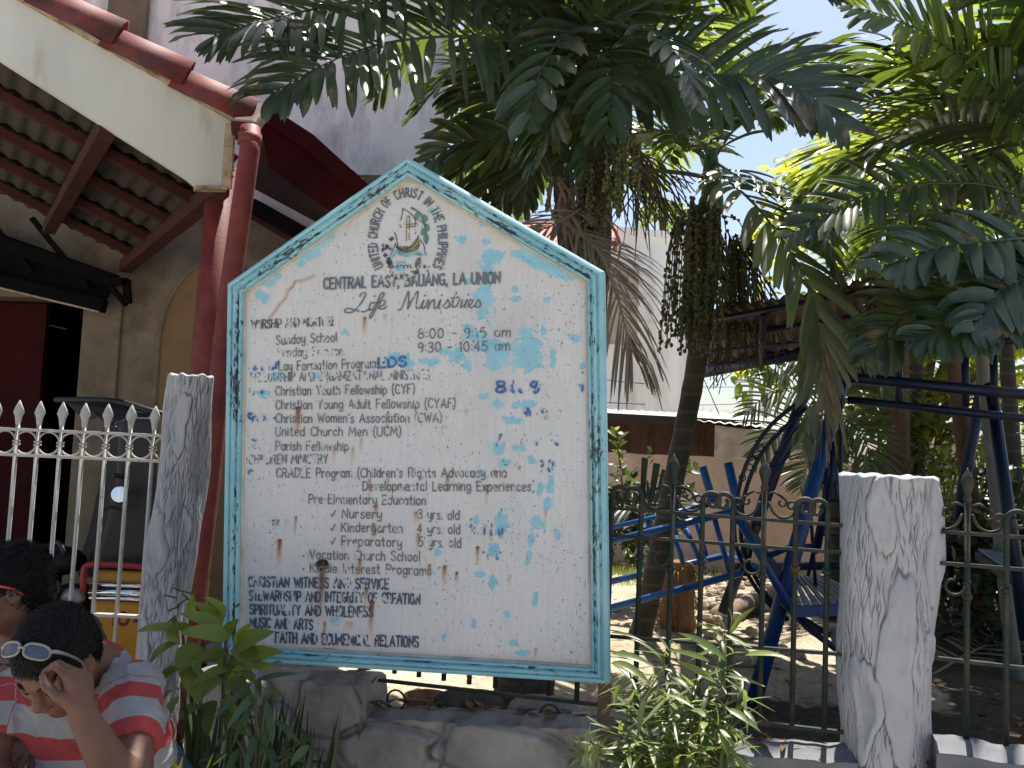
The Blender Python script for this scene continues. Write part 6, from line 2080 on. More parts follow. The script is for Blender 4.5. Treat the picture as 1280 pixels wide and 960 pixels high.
m_barkb = M('grey_brown_bark', (.13, .105, .08), .95, var=.4, scale=8, bmp=.5)
tb_ = Vector((P(1140, 700, 9.2).x, 9.2, .2))
tr = thing('broadleaf_tree', 'bright yellow-green broad-leaved tree glowing in the sun behind the swing', 'tree', tb_)
bl = [(P(1040, 225, 9.0), .62), (P(1130, 190, 9.4), .75), (P(1215, 215, 9.2), .75), (P(1090, 290, 9.0), .7), (P(1175, 290, 9.0), .8), (P(1250, 330, 9.0), .8), (P(1010, 275, 8.8), .5), (P(1050, 330, 9.2), .5),
      (P(1290, 240, 9.2), .8), (P(1230, 400, 9.2), .7), (P(1150, 370, 9.3), .7), (P(985, 330, 9.0), .35), (P(1300, 420, 9), .7), (P(1090, 430, 9.3), .6), (P(1010, 420, 9.0), .42), (P(960, 450, 8.9), .28), (P(1160, 470, 9.4), .5), (P(1240, 480, 9.4), .5)]
branch_tree(tr, tb_, [b[0] for b in bl], .14, m_barkb)
crown('crown', bl, 8200, .125, m_leaf_y, tr, 33, .5, .12)
# a few larger leaves hanging against the white sky left of the swing
mb = MB()
rs = random.Random(9)
for x, y in ((925, 478), (935, 470), (948, 480), (955, 492), (962, 470), (975, 485), (985, 470), (940, 462), (970, 500), (930, 488), (1000, 480), (915, 470), (990, 500), (958, 460)):
    p = P(x, y, 8.6)
    leaf(mb, p, p + Vector((rs.uniform(-.12, .06), rs.uniform(-.05, .05), rs.uniform(-.2, -.08))), .075, None, .1, .2, rs)
mb.build('leaf_spray', m_leaf_d, tr, True)

hb2 = P(1120, 560, 8.5)
hg2 = thing('shrub', 'tall mid-green leafy bush behind the swing, between its blue legs', 'shrub', (hb2.x, hb2.y, .2))
hbl2 = [(P(x, y, 8.3 + .15 * (k_ % 3)), .36) for k_, (x, y) in enumerate(((1062, 520), (1095, 495), (1130, 525), (1085, 560), (1175, 510), (1220, 490), (1262, 520), (1110, 600), (1060, 590), (1150, 560), (1200, 545)))]
crown('foliage', hbl2, 2400, .10, m_leaf_d, hg2, 36, .55, .05)
mb = MB()
for c_, r_ in hbl2:
    mb.tube([Vector((hb2.x + (c_.x - hb2.x) * .4, c_.y, .2)), c_], [.02, .008], 5)
mb.build('stems', m_stem, hg2)

# hedge and steel fence at the right rear
hb_ = P(1225, 650, 7.6)
hg = thing('shrub', 'leafy yellow-green shrub mass growing in front of the steel bar fence at the right', 'shrub', (hb_.x, hb_.y, .2))
hbl = [(P(x, y, 7.4 + rs.uniform(-.3, .5)), .34) for x, y in ((1180, 610), (1190, 660), (1215, 620), (1225, 670), (1250, 640), (1260, 690), (1285, 620), (1290, 670), (1200, 700), (1240, 720), (1175, 700), (1310, 640), (1320, 700))]
crown('foliage', hbl, 2600, .085, m_leaf_d, hg, 35, .55, .05)
mb = MB()
for c_, r_ in hbl:
    mb.tube([Vector((hb_.x + (c_.x - hb_.x) * .4, c_.y, .2)), c_], [.02, .008], 5)
mb.build('stems', m_stem, hg)
SFP = Plane(P(1160, 600, 9.4), P(1290, 600, 9.2))
sf = thing('steel_bar_fence', 'upright pale steel bar fence behind the shrubs at the right rear', 'fence', SFP.pt(.5, 0))
m_bar = M('pale_bar_paint', (.30, .31, .30), .6, var=.2)
for k in range(16):
    u_ = k * .105
    mb = MB(); mb.beam(SFP.pt(u_, .2), SFP.pt(u_, SFP.uv(1220, 552)[1]), .03, .03, (0, 1, 0)); mb.build('bar', m_bar, sf)
for y_ in (592, 640):
    mb = MB(); mb.beam(SFP.pt(-.1, SFP.uv(1220, y_)[1], .02), SFP.pt(1.7, SFP.uv(1220, y_)[1], .02), .03, .05); mb.build('rail', m_truss, sf)

# shaded undergrowth and fallen fronds right of the stout pier
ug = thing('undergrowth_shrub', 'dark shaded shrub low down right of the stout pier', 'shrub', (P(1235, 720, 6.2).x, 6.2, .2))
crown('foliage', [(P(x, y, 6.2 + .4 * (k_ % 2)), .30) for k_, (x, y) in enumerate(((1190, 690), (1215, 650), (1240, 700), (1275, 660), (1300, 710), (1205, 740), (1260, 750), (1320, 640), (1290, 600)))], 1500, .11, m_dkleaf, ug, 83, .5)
for i, (x0, y0, x1, y1, lb) in enumerate(((1170, 800, 1290, 770, 'fallen dry palm frond on the ground right of the stout pier, farther one'), (1165, 850, 1300, 812, 'fallen dry palm frond on the ground right of the stout pier, nearer one'), (1290, 850, 1185, 790, 'fallen dry palm frond crossing the other two right of the stout pier'))):
    a_, b_ = SZ(x0, y0), SZ(x1, y1)
    o = frond([a_ + UP * .03, a_.lerp(b_, .4) + UP * .12, a_.lerp(b_, .7) + UP * .1, b_ + UP * .03], L=.34, W=.03, n=24, droop=.35, mat=m_dry if i < 2 else m_palm, seed=880 + i, name='fallen_frond')
    tag(o, lb, 'palm frond', 'fallen fronds by the pier')

# red garden banner / roof glimpsed far right
rf = thing('red_canopy', 'small red and white canopy glimpsed between palm trunks above the stout pier', 'canopy', P(1150, 600, 13) * 1)
rf.location.z = 0
rp = lambda x, y, Y=13: P(x, y, Y)
mb = MB(); mb.slab([rp(1128, 562), rp(1142, 548), rp(1166, 556), rp(1172, 566)], .05, (0, .9, .3)); mb.build('cover', M('red_cloth', (.45, .05, .04), .7), rf)
mb = MB(); mb.tube([Vector((rp(1156, 560).x, 13, 0)), rp(1156, 560)], .05, 8); mb.build('post', M('red_post', (.40, .03, .03), .5), rf, True)
# orange-red flowers by the right trunk
mb = MB()
for k in range(14):
    p = P(1246 + rs.uniform(-6, 8), 610 + rs.uniform(-12, 14), 7.0)
    for q in range(5):
        leaf(mb, p, p + Vector((rs.uniform(-.05, .05), rs.uniform(-.05, 0), rs.uniform(-.04, .05))), .03, None, .1, .2, rs, 3)
fl = thing('flowering_shoot', 'small orange-red flowers beside the grey ringed palm stem', 'flowers', (P(1250, 620, 7).x, 7, .2))
mb.build('flowers', leafmat('red_petal', (.5, .07, .02), (.5, .06, .02), .3), fl, True)
mb = MB(); mb.tube([Vector((P(1250, 620, 7).x, 7, .2)), P(1249, 612, 7)], .01, 5); mb.build('stem', m_stem, fl)

# ---- shrubs and vine behind the fence beside the board
vb = SZ(776, 745)
vn = thing('climbing_shoot', 'upright leafy vine shoot against the pink wall, right of the notice board', 'vine', (P(776, 640, 8).x, 8.0, .2))
mb = MB(); pts = PP([(785, 700, 8), (782, 640, 8), (776, 590, 8), (771, 538, 8)]); mb.tube(catmull(pts, 12), .008, 5); mb.build('stem', m_stem, vn, True)
mb = MB(); rs = random.Random(17)
for k in range(60):
    c_ = catmull(pts, 60)[k]
    leaf(mb, c_, c_ + Vector((rs.uniform(-.12, .12), rs.uniform(-.08, .04), rs.uniform(-.03, .09))), .05, None, .1, .2, rs, 4)
mb.build('leaves', m_leaf_d, vn, True)

sb_ = SZ(800, 720)
shb = thing('leafy_shrub', 'dark green bush with cut stubby palm blades at the foot of the pink wall', 'shrub', (P(800, 690, 7.6).x, 7.6, .2))
crown('foliage', [(P(x, y, 7.6), .24) for x, y in ((775, 640), (795, 620), (815, 640), (785, 655), (805, 655), (770, 660), (830, 610))], 700, .10, m_dkleaf, shb, 41, .5)
mb = MB()
for x0, y0, x1, y1, w_ in ((803, 622, 806, 573, .055), (814, 625, 821, 580, .06), (822, 622, 831, 588, .05), (832, 625, 838, 595, .05)):
    a_, b_ = P(x0, y0, 7.2), P(x1, y1, 7.2)
    mb.slab([a_ - Vector((w_ * .35, 0, 0)), a_ + Vector((w_ * .35, 0, 0)), b_ + Vector((w_ * .5, 0, 0)), b_ - Vector((w_ * .45, 0, -.01))], .012, (0, 1, 0))
mb.build('cut_blades', M('cut_palm_blade', (.045, .06, .035), .6, var=.3), shb)
for i, (pts) in enumerate(([(800, 640), (818, 630), (835, 635), (845, 655)], [(798, 640), (780, 632), (765, 640), (752, 665)])):
    frond([P(x, y, 7.1) for x, y in pts], L=.28, W=.03, n=14, droop=.6, N_=Vector((0, -.8, .6)), parent=shb, seed=600 + i, mat=m_dkleaf)

# grass patch behind
m_grass = leafmat('short_grass', (.16, .19, .05), (.4, .45, .1), .3, .6, .4)
mb = MB(); rs = random.Random(23)
for k in range(9000):
    px, py = rs.uniform(735, 900), rs.uniform(682, 736)
    if px > 850 and rs.random() < .6: continue
    if mn.noise(Vector((px * .05, py * .12, 0))) < -.22: continue
    p = SZ(px, py) + Vector((0, 0, -.02))
    t_ = p + Vector((rs.uniform(-.05, .05), rs.uniform(-.05, .05), rs.uniform(.05, .12)))
    s_ = Vector((rs.uniform(-1, 1), rs.uniform(-.4, .4), 0)).normalized() * .006
    mb.add([p - s_, p + s_, t_], [(0, 1, 2)])
tag(mb.build('grass', m_grass), 'patch of short sunlit grass in front of the pink wall', 'grass', kind='stuff')

# ---- broad-leaved plant and slender-leaved plant at the lower left of the board
def z4(x, y, Y=2.62): return P(160 + x / 4, 720 + y / 4, Y)
bp_ = Vector((P(265, 900, 2.6).x, 2.62, 0))
bpl = thing('broadleaf_plant', 'plant with broad bright green leaves at the lower left corner of the notice board', 'plant', bp_)
mb = MB()
BLv = [((470, 265), (258, 188), 78, 2.56, (.1, -.8, .7)), ((245, 272), (42, 278), 62, 2.58, (0, -.7, .7)), ((500, 305), (258, 285), 96, 2.52, (0, -.75, .6)), ((250, 335), (105, 445), 74, 2.66, (-.4, -.7, .5)),
       ((490, 385), (285, 440), 62, 2.54, (0, -.7, .75)), ((300, 330), (330, 612), 120, 2.60, (.2, -1, .3)), ((548, 352), (735, 278), 96, 2.48, (.1, -.9, .4)), ((545, 335), (672, 475), 110, 2.5, (.3, -.9, .3)),
       ((505, 465), (318, 552), 58, 2.52, (0, -.7, .7)), ((485, 205), (380, 105), 54, 2.6, (.2, -.7, .6)), ((310, 190), (326, 88), 48, 2.68, (.3, -.8, .2)), ((500, 310), (556, 215), 74, 2.6, (-.2, -.9, .2)),
       ((290, 600), (412, 585), 46, 2.6, (0, -.6, .8)), ((520, 470), (745, 465), 66, 2.5, (0, -.6, .8)), ((255, 570), (172, 625), 46, 2.66, (-.3, -.6, .7)), ((240, 340), (240, 200), 70, 2.70, (0, -1, .1)),
       ((430, 235), (470, 150), 40, 2.66, (0, -1, .2)), ((520, 450), (430, 330), 80, 2.68, (0, -1, .3)), ((470, 560), (520, 430), 90, 2.66, (0, -1, .2)), ((420, 420), (350, 340), 70, 2.7, (0, -1, .2)), ((600, 470), (500, 520), 60, 2.6, (0, -.8, .5)),
       ((560, 440), (640, 540), 60, 2.55, (.2, -.9, .3)), ((250, 600), (190, 740), 50, 2.7, (-.2, -.9, .3)), ((330, 300), (200, 240), 60, 2.62, (0, -.8, .6)), ((380, 480), (250, 500), 60, 2.58, (0, -.8, .6)), ((420, 300), (370, 190), 50, 2.64, (0, -.9, .4)), ((590, 400), (700, 420), 60, 2.52, (0, -.8, .6)), ((480, 600), (560, 700), 60, 2.6, (.1, -.9, .3)), ((360, 640), (260, 720), 60, 2.64, (-.1, -.9, .4)), ((470, 250), (330, 130), 70, 2.62, (0, -.8, .6)), ((540, 420), (780, 380), 84, 2.5, (0, -.8, .5)), ((520, 520), (640, 640), 80, 2.52, (.2, -.9, .3)), ((450, 500), (330, 640), 84, 2.56, (-.1, -.9, .3)), ((470, 420), (300, 420), 80, 2.55, (0, -.75, .6)), ((560, 360), (620, 230), 70, 2.58, (0, -.9, .4)), ((420, 620), (400, 800), 80, 2.6, (0, -1, .2)), ((480, 640), (600, 800), 70, 2.58, (.1, -1, .2)), ((260, 460), (150, 540), 60, 2.66, (-.2, -.8, .5))]
rs = random.Random(51)
for a_, b_, w_, Y_, n_ in BLv:
    leaf(mb, z4(*a_, Y_ + .03), z4(*b_, Y_ - .05), w_ / 4 / FPX * Y_, n_, rs.uniform(.06, .14), .28, rs, 8, True)
mb.build('leaves', m_broad, bpl, True)
mb = MB()
for a_, m__, b_, Y_ in (((420, 1100), (470, 700), (490, 270), 2.62), ((400, 1100), (330, 700), (270, 270), 2.66), ((430, 1100), (520, 750), (545, 350), 2.58), ((410, 1100), (300, 800), (270, 590), 2.66), ((470, 500), (520, 420), (540, 345), 2.6)):
    mb.tube(catmull([z4(*a_, Y_ + .02), z4(*m__, Y_), z4(*b_, Y_)], 10), [.009 - .0006 * k for k in range(10)], 6)
for a_, b_ in (((245, 110), (180, 95)), ((280, 80), (230, 60)), ((300, 110), (245, 150)), ((260, 150), (200, 175)), ((240, 200), (190, 240)), ((380, 95), (360, 75)), ((330, 90), (250, 70)), ((310, 120), (270, 90))):
    leafm = None
    mb.tube([z4(*a_, 2.66), z4(*b_, 2.64)], .0025, 4)
mb.build('stem', m_stem, bpl, True)

sl = thing('slender_leaf_plant', 'drooping plant with long narrow dark leaves below the left corner of the board', 'plant', (P(318, 950, 2.5).x, 2.5, 0))
mb = MB()
SLv = [((620, 535), (422, 728), 34, 2.46), ((622, 590), (492, 772), 36, 2.44), ((640, 620), (522, 862), 34, 2.46), ((650, 520), (858, 488), 30, 2.44), ((690, 615), (722, 850), 36, 2.42), ((735, 720), (862, 845), 34, 2.44), ((520, 785), (430, 862), 34, 2.44),
       ((905, 845), (810, 952), 44, 2.40), ((650, 510), (660, 620), 28, 2.46), ((640, 520), (560, 470), 24, 2.5), ((690, 560), (790, 620), 28, 2.46), ((640, 780), (590, 960), 40, 2.46), ((700, 850), (760, 1000), 40, 2.42), ((660, 640), (690, 930), 40, 2.5),
       ((560, 860), (480, 1000), 38, 2.46), ((600, 800), (720, 900), 34, 2.48), ((760, 880), (900, 940), 30, 2.44), ((400, 880), (300, 1000), 40, 2.5), ((500, 900), (350, 930), 30, 2.5), ((820, 860), (960, 800), 26, 2.46)]
for a_, b_, w_, Y_ in SLv:
    leaf(mb, z4(*a_, Y_ + .03), z4(*b_, Y_ - .04), w_ / 4 / FPX * Y_, (rs.uniform(-.3, .3), -.8, .6), rs.uniform(.05, .12), .25, rs, 7)
mb.build('leaves', leafmat('slender_leaf', (.045, .085, .035), (.2, .3, .05), .25, .42, .4), sl, True)
mb = MB()
for b_ in ((640, 520), (520, 780), (740, 720), (690, 610), (900, 850), (820, 860)):
    mb.tube(catmull([z4(640, 1080, 2.5), z4((640 + b_[0]) / 2, (1000 + b_[1]) / 2, 2.48), z4(*b_, 2.48)], 8), [.007, .0065, .006, .005, .0045, .004, .003, .0025], 5)
mb.build('stem', m_stem, sl, True)
# weeds in the dark below, and one yellow blade
wd = thing('weed_clump', 'tangle of dark thin weeds at the foot of the board, right of the seated man', 'weeds', (P(300, 980, 2.4).x, 2.5, 0))
mb = MB(); rs = random.Random(61)
for k in range(130):
    px = rs.uniform(212, 400); Y_ = rs.uniform(2.4, 3.1)
    b_ = P(px, 1010, Y_); b_.z = rs.uniform(.0, .25)
    b_ = Vector((b_.x, Y_, b_.z))
    t_ = P(px + rs.uniform(-45, 45), rs.uniform(850, 965), Y_)
    leaf(mb, b_.lerp(t_, .35), t_, rs.uniform(.006, .022), (rs.uniform(-.5, .5), -.8, .5), rs.uniform(-.12, .16), .2, rs, 5)
mb.build('blades', m_dkleaf, wd, True)
mb = MB()
for a_, b_, w_ in (((235, 1000), (198, 826), 42), ((250, 1010), (275, 900), 18), ((300, 1000), (230, 940), 18), ((420, 950), (500, 885), 10), ((380, 1000), (430, 880), 10)):
    leaf(mb, z4(*a_, 2.3), z4(*b_, 2.28), w_ / 4 / FPX * 2.3, (.2, -.9, .3), .06, .25, rs, 7)
mb.build('yellow_blades', leafmat('yellow_green_blade', (.26, .30, .03), (.5, .5, .05), .3, .45, .2), wd, True)

# ---- narrow-leaved bush in front of the green fence
ob = thing('narrow_leaf_bush', 'bushy narrow-leaved plant before the green fence, right of the brown leg', 'bush', (P(840, 960, 2.45).x, 2.45, 0))
tips = [(786, 838, 2.5), (800, 880, 2.4), (838, 800, 2.5), (836, 870, 2.35), (905, 792, 2.45), (872, 850, 2.4), (900, 900, 2.35), (928, 862, 2.4), (770, 905, 2.45), (860, 925, 2.3), (812, 925, 2.32), (785, 940, 2.35), (915, 935, 2.4), (840, 945, 2.28)]
ms, mb, my = MB(), MB(), MB()
rs = random.Random(77)
for i, (x, y, Y_) in enumerate(tips):
    b_ = P(838 + (x - 838) * .35, 1040, 2.45)
    t_ = P(x, y, Y_)
    c = catmull([b_, b_.lerp(t_, .5) + Vector((rs.uniform(-.03, .03), rs.uniform(-.05, .02), .02)), t_], 30)
    ms.tube(c[::3] + [c[-1]], [.006 - .0004 * k for k in range(11)], 5)
    for k in range(7, 30):
        for q in range(3 if k > 16 else 2):
            if rs.random() < .22: continue
            az = rs.uniform(0, 6.283)
            L_ = rs.uniform(.07, .14)
            d_ = Vector((math.cos(az) * .85, math.sin(az) * .7, rs.uniform(-.75, .55))).normalized()
            leaf(mb if rs.random() < .86 else my, c[k], c[k] + d_ * L_, rs.uniform(.008, .015), (rs.uniform(-.3, .3), rs.uniform(-.5, .2), 1), rs.uniform(-.04, .14), .3, rs, 5)
def z8(x, y): return (740 + x / 3.694, 700 + y / 3.694)
for a_, b_, w_ in (((80, 335), (255, 385), 17), ((615, 370), (480, 285), 24), ((620, 375), (560, 235), 20), ((625, 340), (625, 215), 24), ((640, 345), (755, 215), 30), ((620, 470), (395, 335), 46), ((545, 470), (345, 415), 34), ((705, 440), (905, 450), 36), ((575, 570), (375, 465), 44),
                   ((85, 430), (300, 500), 34), ((90, 470), (270, 570), 44), ((615, 535), (800, 585), 26), ((575, 765), (565, 655), 36), ((470, 685), (535, 740), 36), ((620, 685), (780, 795), 36), ((590, 780), (660, 870), 30), ((530, 750), (490, 810), 34), ((680, 780), (700, 860), 22),
                   ((240, 640), (210, 840), 26), ((100, 660), (180, 540), 34), ((330, 620), (480, 690), 24), ((365, 540), (470, 630), 26), ((580, 800), (630, 920), 26), ((700, 690), (770, 790), 26)):
    Y_ = 2.28
    leaf(my if rs.random() < .55 else mb, P(*z8(*a_), Y_ + .04), P(*z8(*b_), Y_ - .02), w_ / 3.694 / FPX * Y_, (rs.uniform(-.3, .3), -.7, .8), rs.uniform(.04, .12), .3, rs, 6)
mb.build('leaves', m_narrow, ob, True)
my.build('pale_leaves', leafmat('pale_narrow_leaf', (.16, .21, .06), (.45, .5, .08), .35, .38, .3), ob, True)
ms.build('stem', m_stem, ob, True)
# spiky striped tuft by the brown leg
tf = thing('striped_tuft', 'small spiky tuft with pale striped blades beside the brown steel leg', 'plant', (P(733, 960, 2.5).x, 2.5, 0))
mb = MB()
c_ = P(732, 938, 2.5)
for k in range(16):
    an = k * .39 + .1
    t_ = c_ + Vector((math.cos(an) * rs.uniform(.05, .085), rs.uniform(-.05, .02), math.sin(an) * rs.uniform(.045, .08)))
    leaf(mb, c_ + Vector((0, 0, -.01)), t_, .009, (0, -.8, .5), .08, .3, rs, 5)
for k in range(14):
    b_ = P(rs.uniform(715, 750), 1000, 2.5)
    leaf(mb, b_, P(rs.uniform(705, 752), rs.uniform(900, 965), 2.48), .010, (0, -.8, .5), .08, .3, rs, 5)
mb.build('blades', leafmat('striped_blade', (.22, .27, .12), (.4, .45, .15), .25, .45, .5), tf, True)
mb = MB(); mb.tube([Vector((c_.x, c_.y, 0)), c_], .006, 5); mb.build('stem', m_stem, tf)
# ================================================================== people: signed-distance bodies turned into one smooth surface
class SDF:
    def __init__(s, lo, hi, h):
        s.lo = np.array(lo, float); s.h = h
        n = np.ceil((np.array(hi, float) - s.lo) / h).astype(int) + 1
        s.n = n
        s.f = np.full(n, .5, np.float32)
        s.ax = [s.lo[i] + h * np.arange(n[i]) for i in range(3)]

    def _win(s, lo, hi, pad):
        a = np.clip(np.floor((np.array(lo) - pad - s.lo) / s.h).astype(int), 0, s.n)
        b = np.clip(np.ceil((np.array(hi) + pad - s.lo) / s.h).astype(int) + 1, 0, s.n)
        sl = tuple(slice(a[i], b[i]) for i in range(3))
        if any(b[i] <= a[i] for i in range(3)): return None, None
        g = np.meshgrid(*[s.ax[i][sl[i]] for i in range(3)], indexing='ij')
        return sl, g

    def _mix(s, sl, d, k, sub=False):
        a = s.f[sl]
        if sub:
            d = -d
            hh = np.maximum(k - np.abs(a - d), 0) / max(k, 1e-6)
            s.f[sl] = np.maximum(a, d) + hh * hh * k * .25
        else:
            hh = np.maximum(k - np.abs(a - d), 0) / max(k, 1e-6)
            s.f[sl] = np.minimum(a, d) - hh * hh * k * .25

    def cap(s, a, b, ra, rb=None, k=.015, sub=False):
        a, b = np.array(a, float), np.array(b, float)
        rb = ra if rb is None else rb
        r = max(ra, rb)
        sl, g = s._win(np.minimum(a, b) - r, np.maximum(a, b) + r, k + .03)
        if sl is None: return s
        ba = b - a
        L2 = max(float(ba @ ba), 1e-9)
        px, py, pz = g[0] - a[0], g[1] - a[1], g[2] - a[2]
        t = np.clip((px * ba[0] + py * ba[1] + pz * ba[2]) / L2, 0, 1)
        d = np.sqrt((px - t * ba[0]) ** 2 + (py - t * ba[1]) ** 2 + (pz - t * ba[2]) ** 2) - (ra + (rb - ra) * t)
        s._mix(sl, d, k, sub)
        return s

    def ell(s, c, r, M3=None, k=.015, sub=False):
        c, r = np.array(c, float), np.array(r, float)
        m = max(r)
        sl, g = s._win(c - m, c + m, k + .03)
        if sl is None: return s
        p = [g[i] - c[i] for i in range(3)]
        if M3 is not None:
            p = [M3[0][i] * p[0] + M3[1][i] * p[1] + M3[2][i] * p[2] for i in range(3)]     # M3^T p
        k0 = np.sqrt(sum((p[i] / r[i]) ** 2 for i in range(3)))
        k1 = np.sqrt(sum((p[i] / r[i] ** 2) ** 2 for i in range(3)))
        d = k0 * (k0 - 1) / np.maximum(k1, 1e-6)
        s._mix(sl, d, k, sub)
        return s

    def mesh(s):
        f = s.f
        ins = f < 0
        nx, ny, nz = f.shape
        cnt = np.zeros((nx - 1, ny - 1, nz - 1), np.int8)
        for dx in (0, 1):
            for dy in (0, 1):
                for dz in (0, 1):
                    cnt += ins[dx:nx - 1 + dx, dy:ny - 1 + dy, dz:nz - 1 + dz]
        act = np.argwhere((cnt > 0) & (cnt < 8))
        idx = -np.ones(cnt.shape, np.int64)
        idx[tuple(act.T)] = np.arange(len(act))
        acc = np.zeros((len(act), 3)); num = np.zeros(len(act))
        co = [(x, y, z) for x in (0, 1) for y in (0, 1) for z in (0, 1)]
        for i in range(8):
            for j in range(i + 1, 8):
                a, b = np.array(co[i]), np.array(co[j])
                if abs(a - b).sum() != 1: continue
                fa = f[tuple((act + a).T)]; fb = f[tuple((act + b).T)]
                cr = (fa < 0) != (fb < 0)
                t = np.where(cr, fa / np.where(cr, fa - fb, 1), 0)
                acc += np.where(cr[:, None], a + (b - a) * t[:, None], 0)
                num += cr
        V = (act + acc / num[:, None]) * s.h + s.lo
        F = []
        for axis in range(3):
            o1, o2 = [(1, 2), (2, 0), (0, 1)][axis]
            sa = [slice(None)] * 3; sb = [slice(None)] * 3
            sa[axis] = slice(0, -1); sb[axis] = slice(1, None)
            A, B = ins[tuple(sa)], ins[tuple(sb)]
            e = np.argwhere(A != B)
            if len(e) == 0: continue
            ok = (e[:, o1] > 0) & (e[:, o2] > 0) & (e[:, o1] < f.shape[o1] - 1) & (e[:, o2] < f.shape[o2] - 1)
            e = e[ok]
            flip = A[tuple(e.T)]
            d1 = np.zeros(3, int); d1[o1] = 1
            d2 = np.zeros(3, int); d2[o2] = 1
            q = [idx[tuple((e - d1 - d2).T)], idx[tuple((e - d2).T)], idx[tuple(e.T)], idx[tuple((e - d1).T)]]
            q = np.stack(q, 1)
            q[~flip] = q[~flip][:, ::-1]
            F.append(q)
        return V, np.concatenate(F)

    def build(s, name, m, parent, relax=1, folds=0):
        V, F = s.mesh()
        if relax:
            for _ in range(relax):
                ac = np.zeros_like(V); n_ = np.zeros(len(V))
                for a in range(4):
                    b = (a + 1) % 4
                    np.add.at(ac, F[:, a], V[F[:, b]]); np.add.at(n_, F[:, a], 1)
                    np.add.at(ac, F[:, b], V[F[:, a]]); np.add.at(n_, F[:, b], 1)
                V = V * .5 + .5 * ac / np.maximum(n_, 1)[:, None]
        if folds:
            e1_, e2_ = V[F[:, 1]] - V[F[:, 0]], V[F[:, 3]] - V[F[:, 0]]
            fn_ = np.cross(e1_, e2_); vn_ = np.zeros_like(V)
            for a in range(4): np.add.at(vn_, F[:, a], fn_)
            vn_ /= np.maximum(np.linalg.norm(vn_, axis=1), 1e-12)[:, None]
            dsp = np.array([mn.noise(Vector((p[0] * 11 + 2.5 * p[2], p[1] * 11, p[2] * 24 + 9 * p[0]))) for p in V])
            dsp = (1 - np.abs(dsp) * 2.2) ** 3
            V = V + vn_ * (dsp * folds)[:, None]
        mb = MB()
        mb.v = [tuple(p) for p in V]; mb.f = [tuple(int(i) for i in q) for q in F]
        o = mb.build(name, m, parent, True)
        return o, V


def frame_from(fwd, up):
    f = Vector(fwd).normalized(); u = Vector(up)
    u = (u - f * u.dot(f)).normalized()
    r = f.cross(u)          # to the figure's right
    return r, f, u


class Head:
    """local axes: x to the figure's right, y forward, z up"""
    def __init__(s, c, fwd, up, sc=1.0):
        s.c = Vector(c); s.r, s.f, s.u = frame_from(fwd, up); s.sc = sc
        s.M3 = [[s.r[i], s.f[i], s.u[i]] for i in range(3)]
    def __call__(s, x, y, z): return s.c + (s.r * x + s.f * y + s.u * z) * s.sc

    def skull(s, S_, grow=0.0):
        k = s.sc
        S_.ell(s(0, -.012, .038), [(.074 + grow) * k, (.095 + grow) * k, (.082 + grow) * k], s.M3, .02)
    def face(s, S_):
        k = s.sc
        s.skull(S_)
        S_.ell(s(0, .022, -.030), [.062 * k, .068 * k, .080 * k], s.M3, .03)
        S_.ell(s(0, .030, -.078), [.046 * k, .050 * k, .042 * k], s.M3, .03)
        S_.ell(s(0, .066, -.100), [.020 * k, .016 * k, .016 * k], s.M3, .02)
        for q in (-1, 1):
            S_.ell(s(q * .040, .058, -.030), [.024 * k, .022 * k, .020 * k], s.M3, .025)
            S_.cap(s(q * .012, .084, .018), s(q * .046, .068, .020), .011 * k, .009 * k, .016)
            S_.ell(s(q * .032, .090, -.003), [.017 * k, .013 * k, .012 * k], s.M3, .014, True)
            S_.ell(s(q * .031, .073, -.004), [.0145 * k, .0135 * k, .0125 * k], s.M3, .004)
            S_.ell(s(q * .0125, .096, -.040), [.0095 * k, .011 * k, .0085 * k], s.M3, .008)
            S_.ell(s(q * .076, -.004, -.008), [.008 * k, .020 * k, .031 * k], s.M3, .008)
            S_.ell(s(q * .083, .003, -.004), [.006 * k, .010 * k, .017 * k], s.M3, .006, True)
        S_.cap(s(0, .082, .012), s(0, .104, -.032), .0085 * k, .0125 * k, .012)
        S_.cap(s(-.017, .084, -.064), s(.017, .084, -.064), .0065 * k, None, .008)
        S_.cap(s(-.014, .083, -.0745), s(.014, .083, -.0745), .0075 * k, None, .008)
        S_.cap(s(-.022, .090, -.0695), s(.022, .090, -.0695), .0022 * k, None, .003, True)
    def hair(s, S_, grow=.010, cut=True):
        k = s.sc
        S_.ell(s(0, -.014, .044), [(.076 + grow) * k, (.096 + grow) * k, (.082 + grow) * k], s.M3, .015)
        S_.ell(s(0, -.050, -.015), [(.062 + grow) * k, (.050 + grow) * k, (.060 + grow) * k], s.M3, .03)
        if cut:
            S_.ell(s(0, .105, -.045), [.078 * k, .082 * k, .108 * k], s.M3, .012, True)
            for q in (-1, 1):
                S_.ell(s(q * .100, .030, -.045), [.045 * k, .040 * k, .050 * k], s.M3, .01, True)
                S_.ell(s(q * .09, -.004, -.03), [.02 * k, .024 * k, .032 * k], s.M3, .008, True)


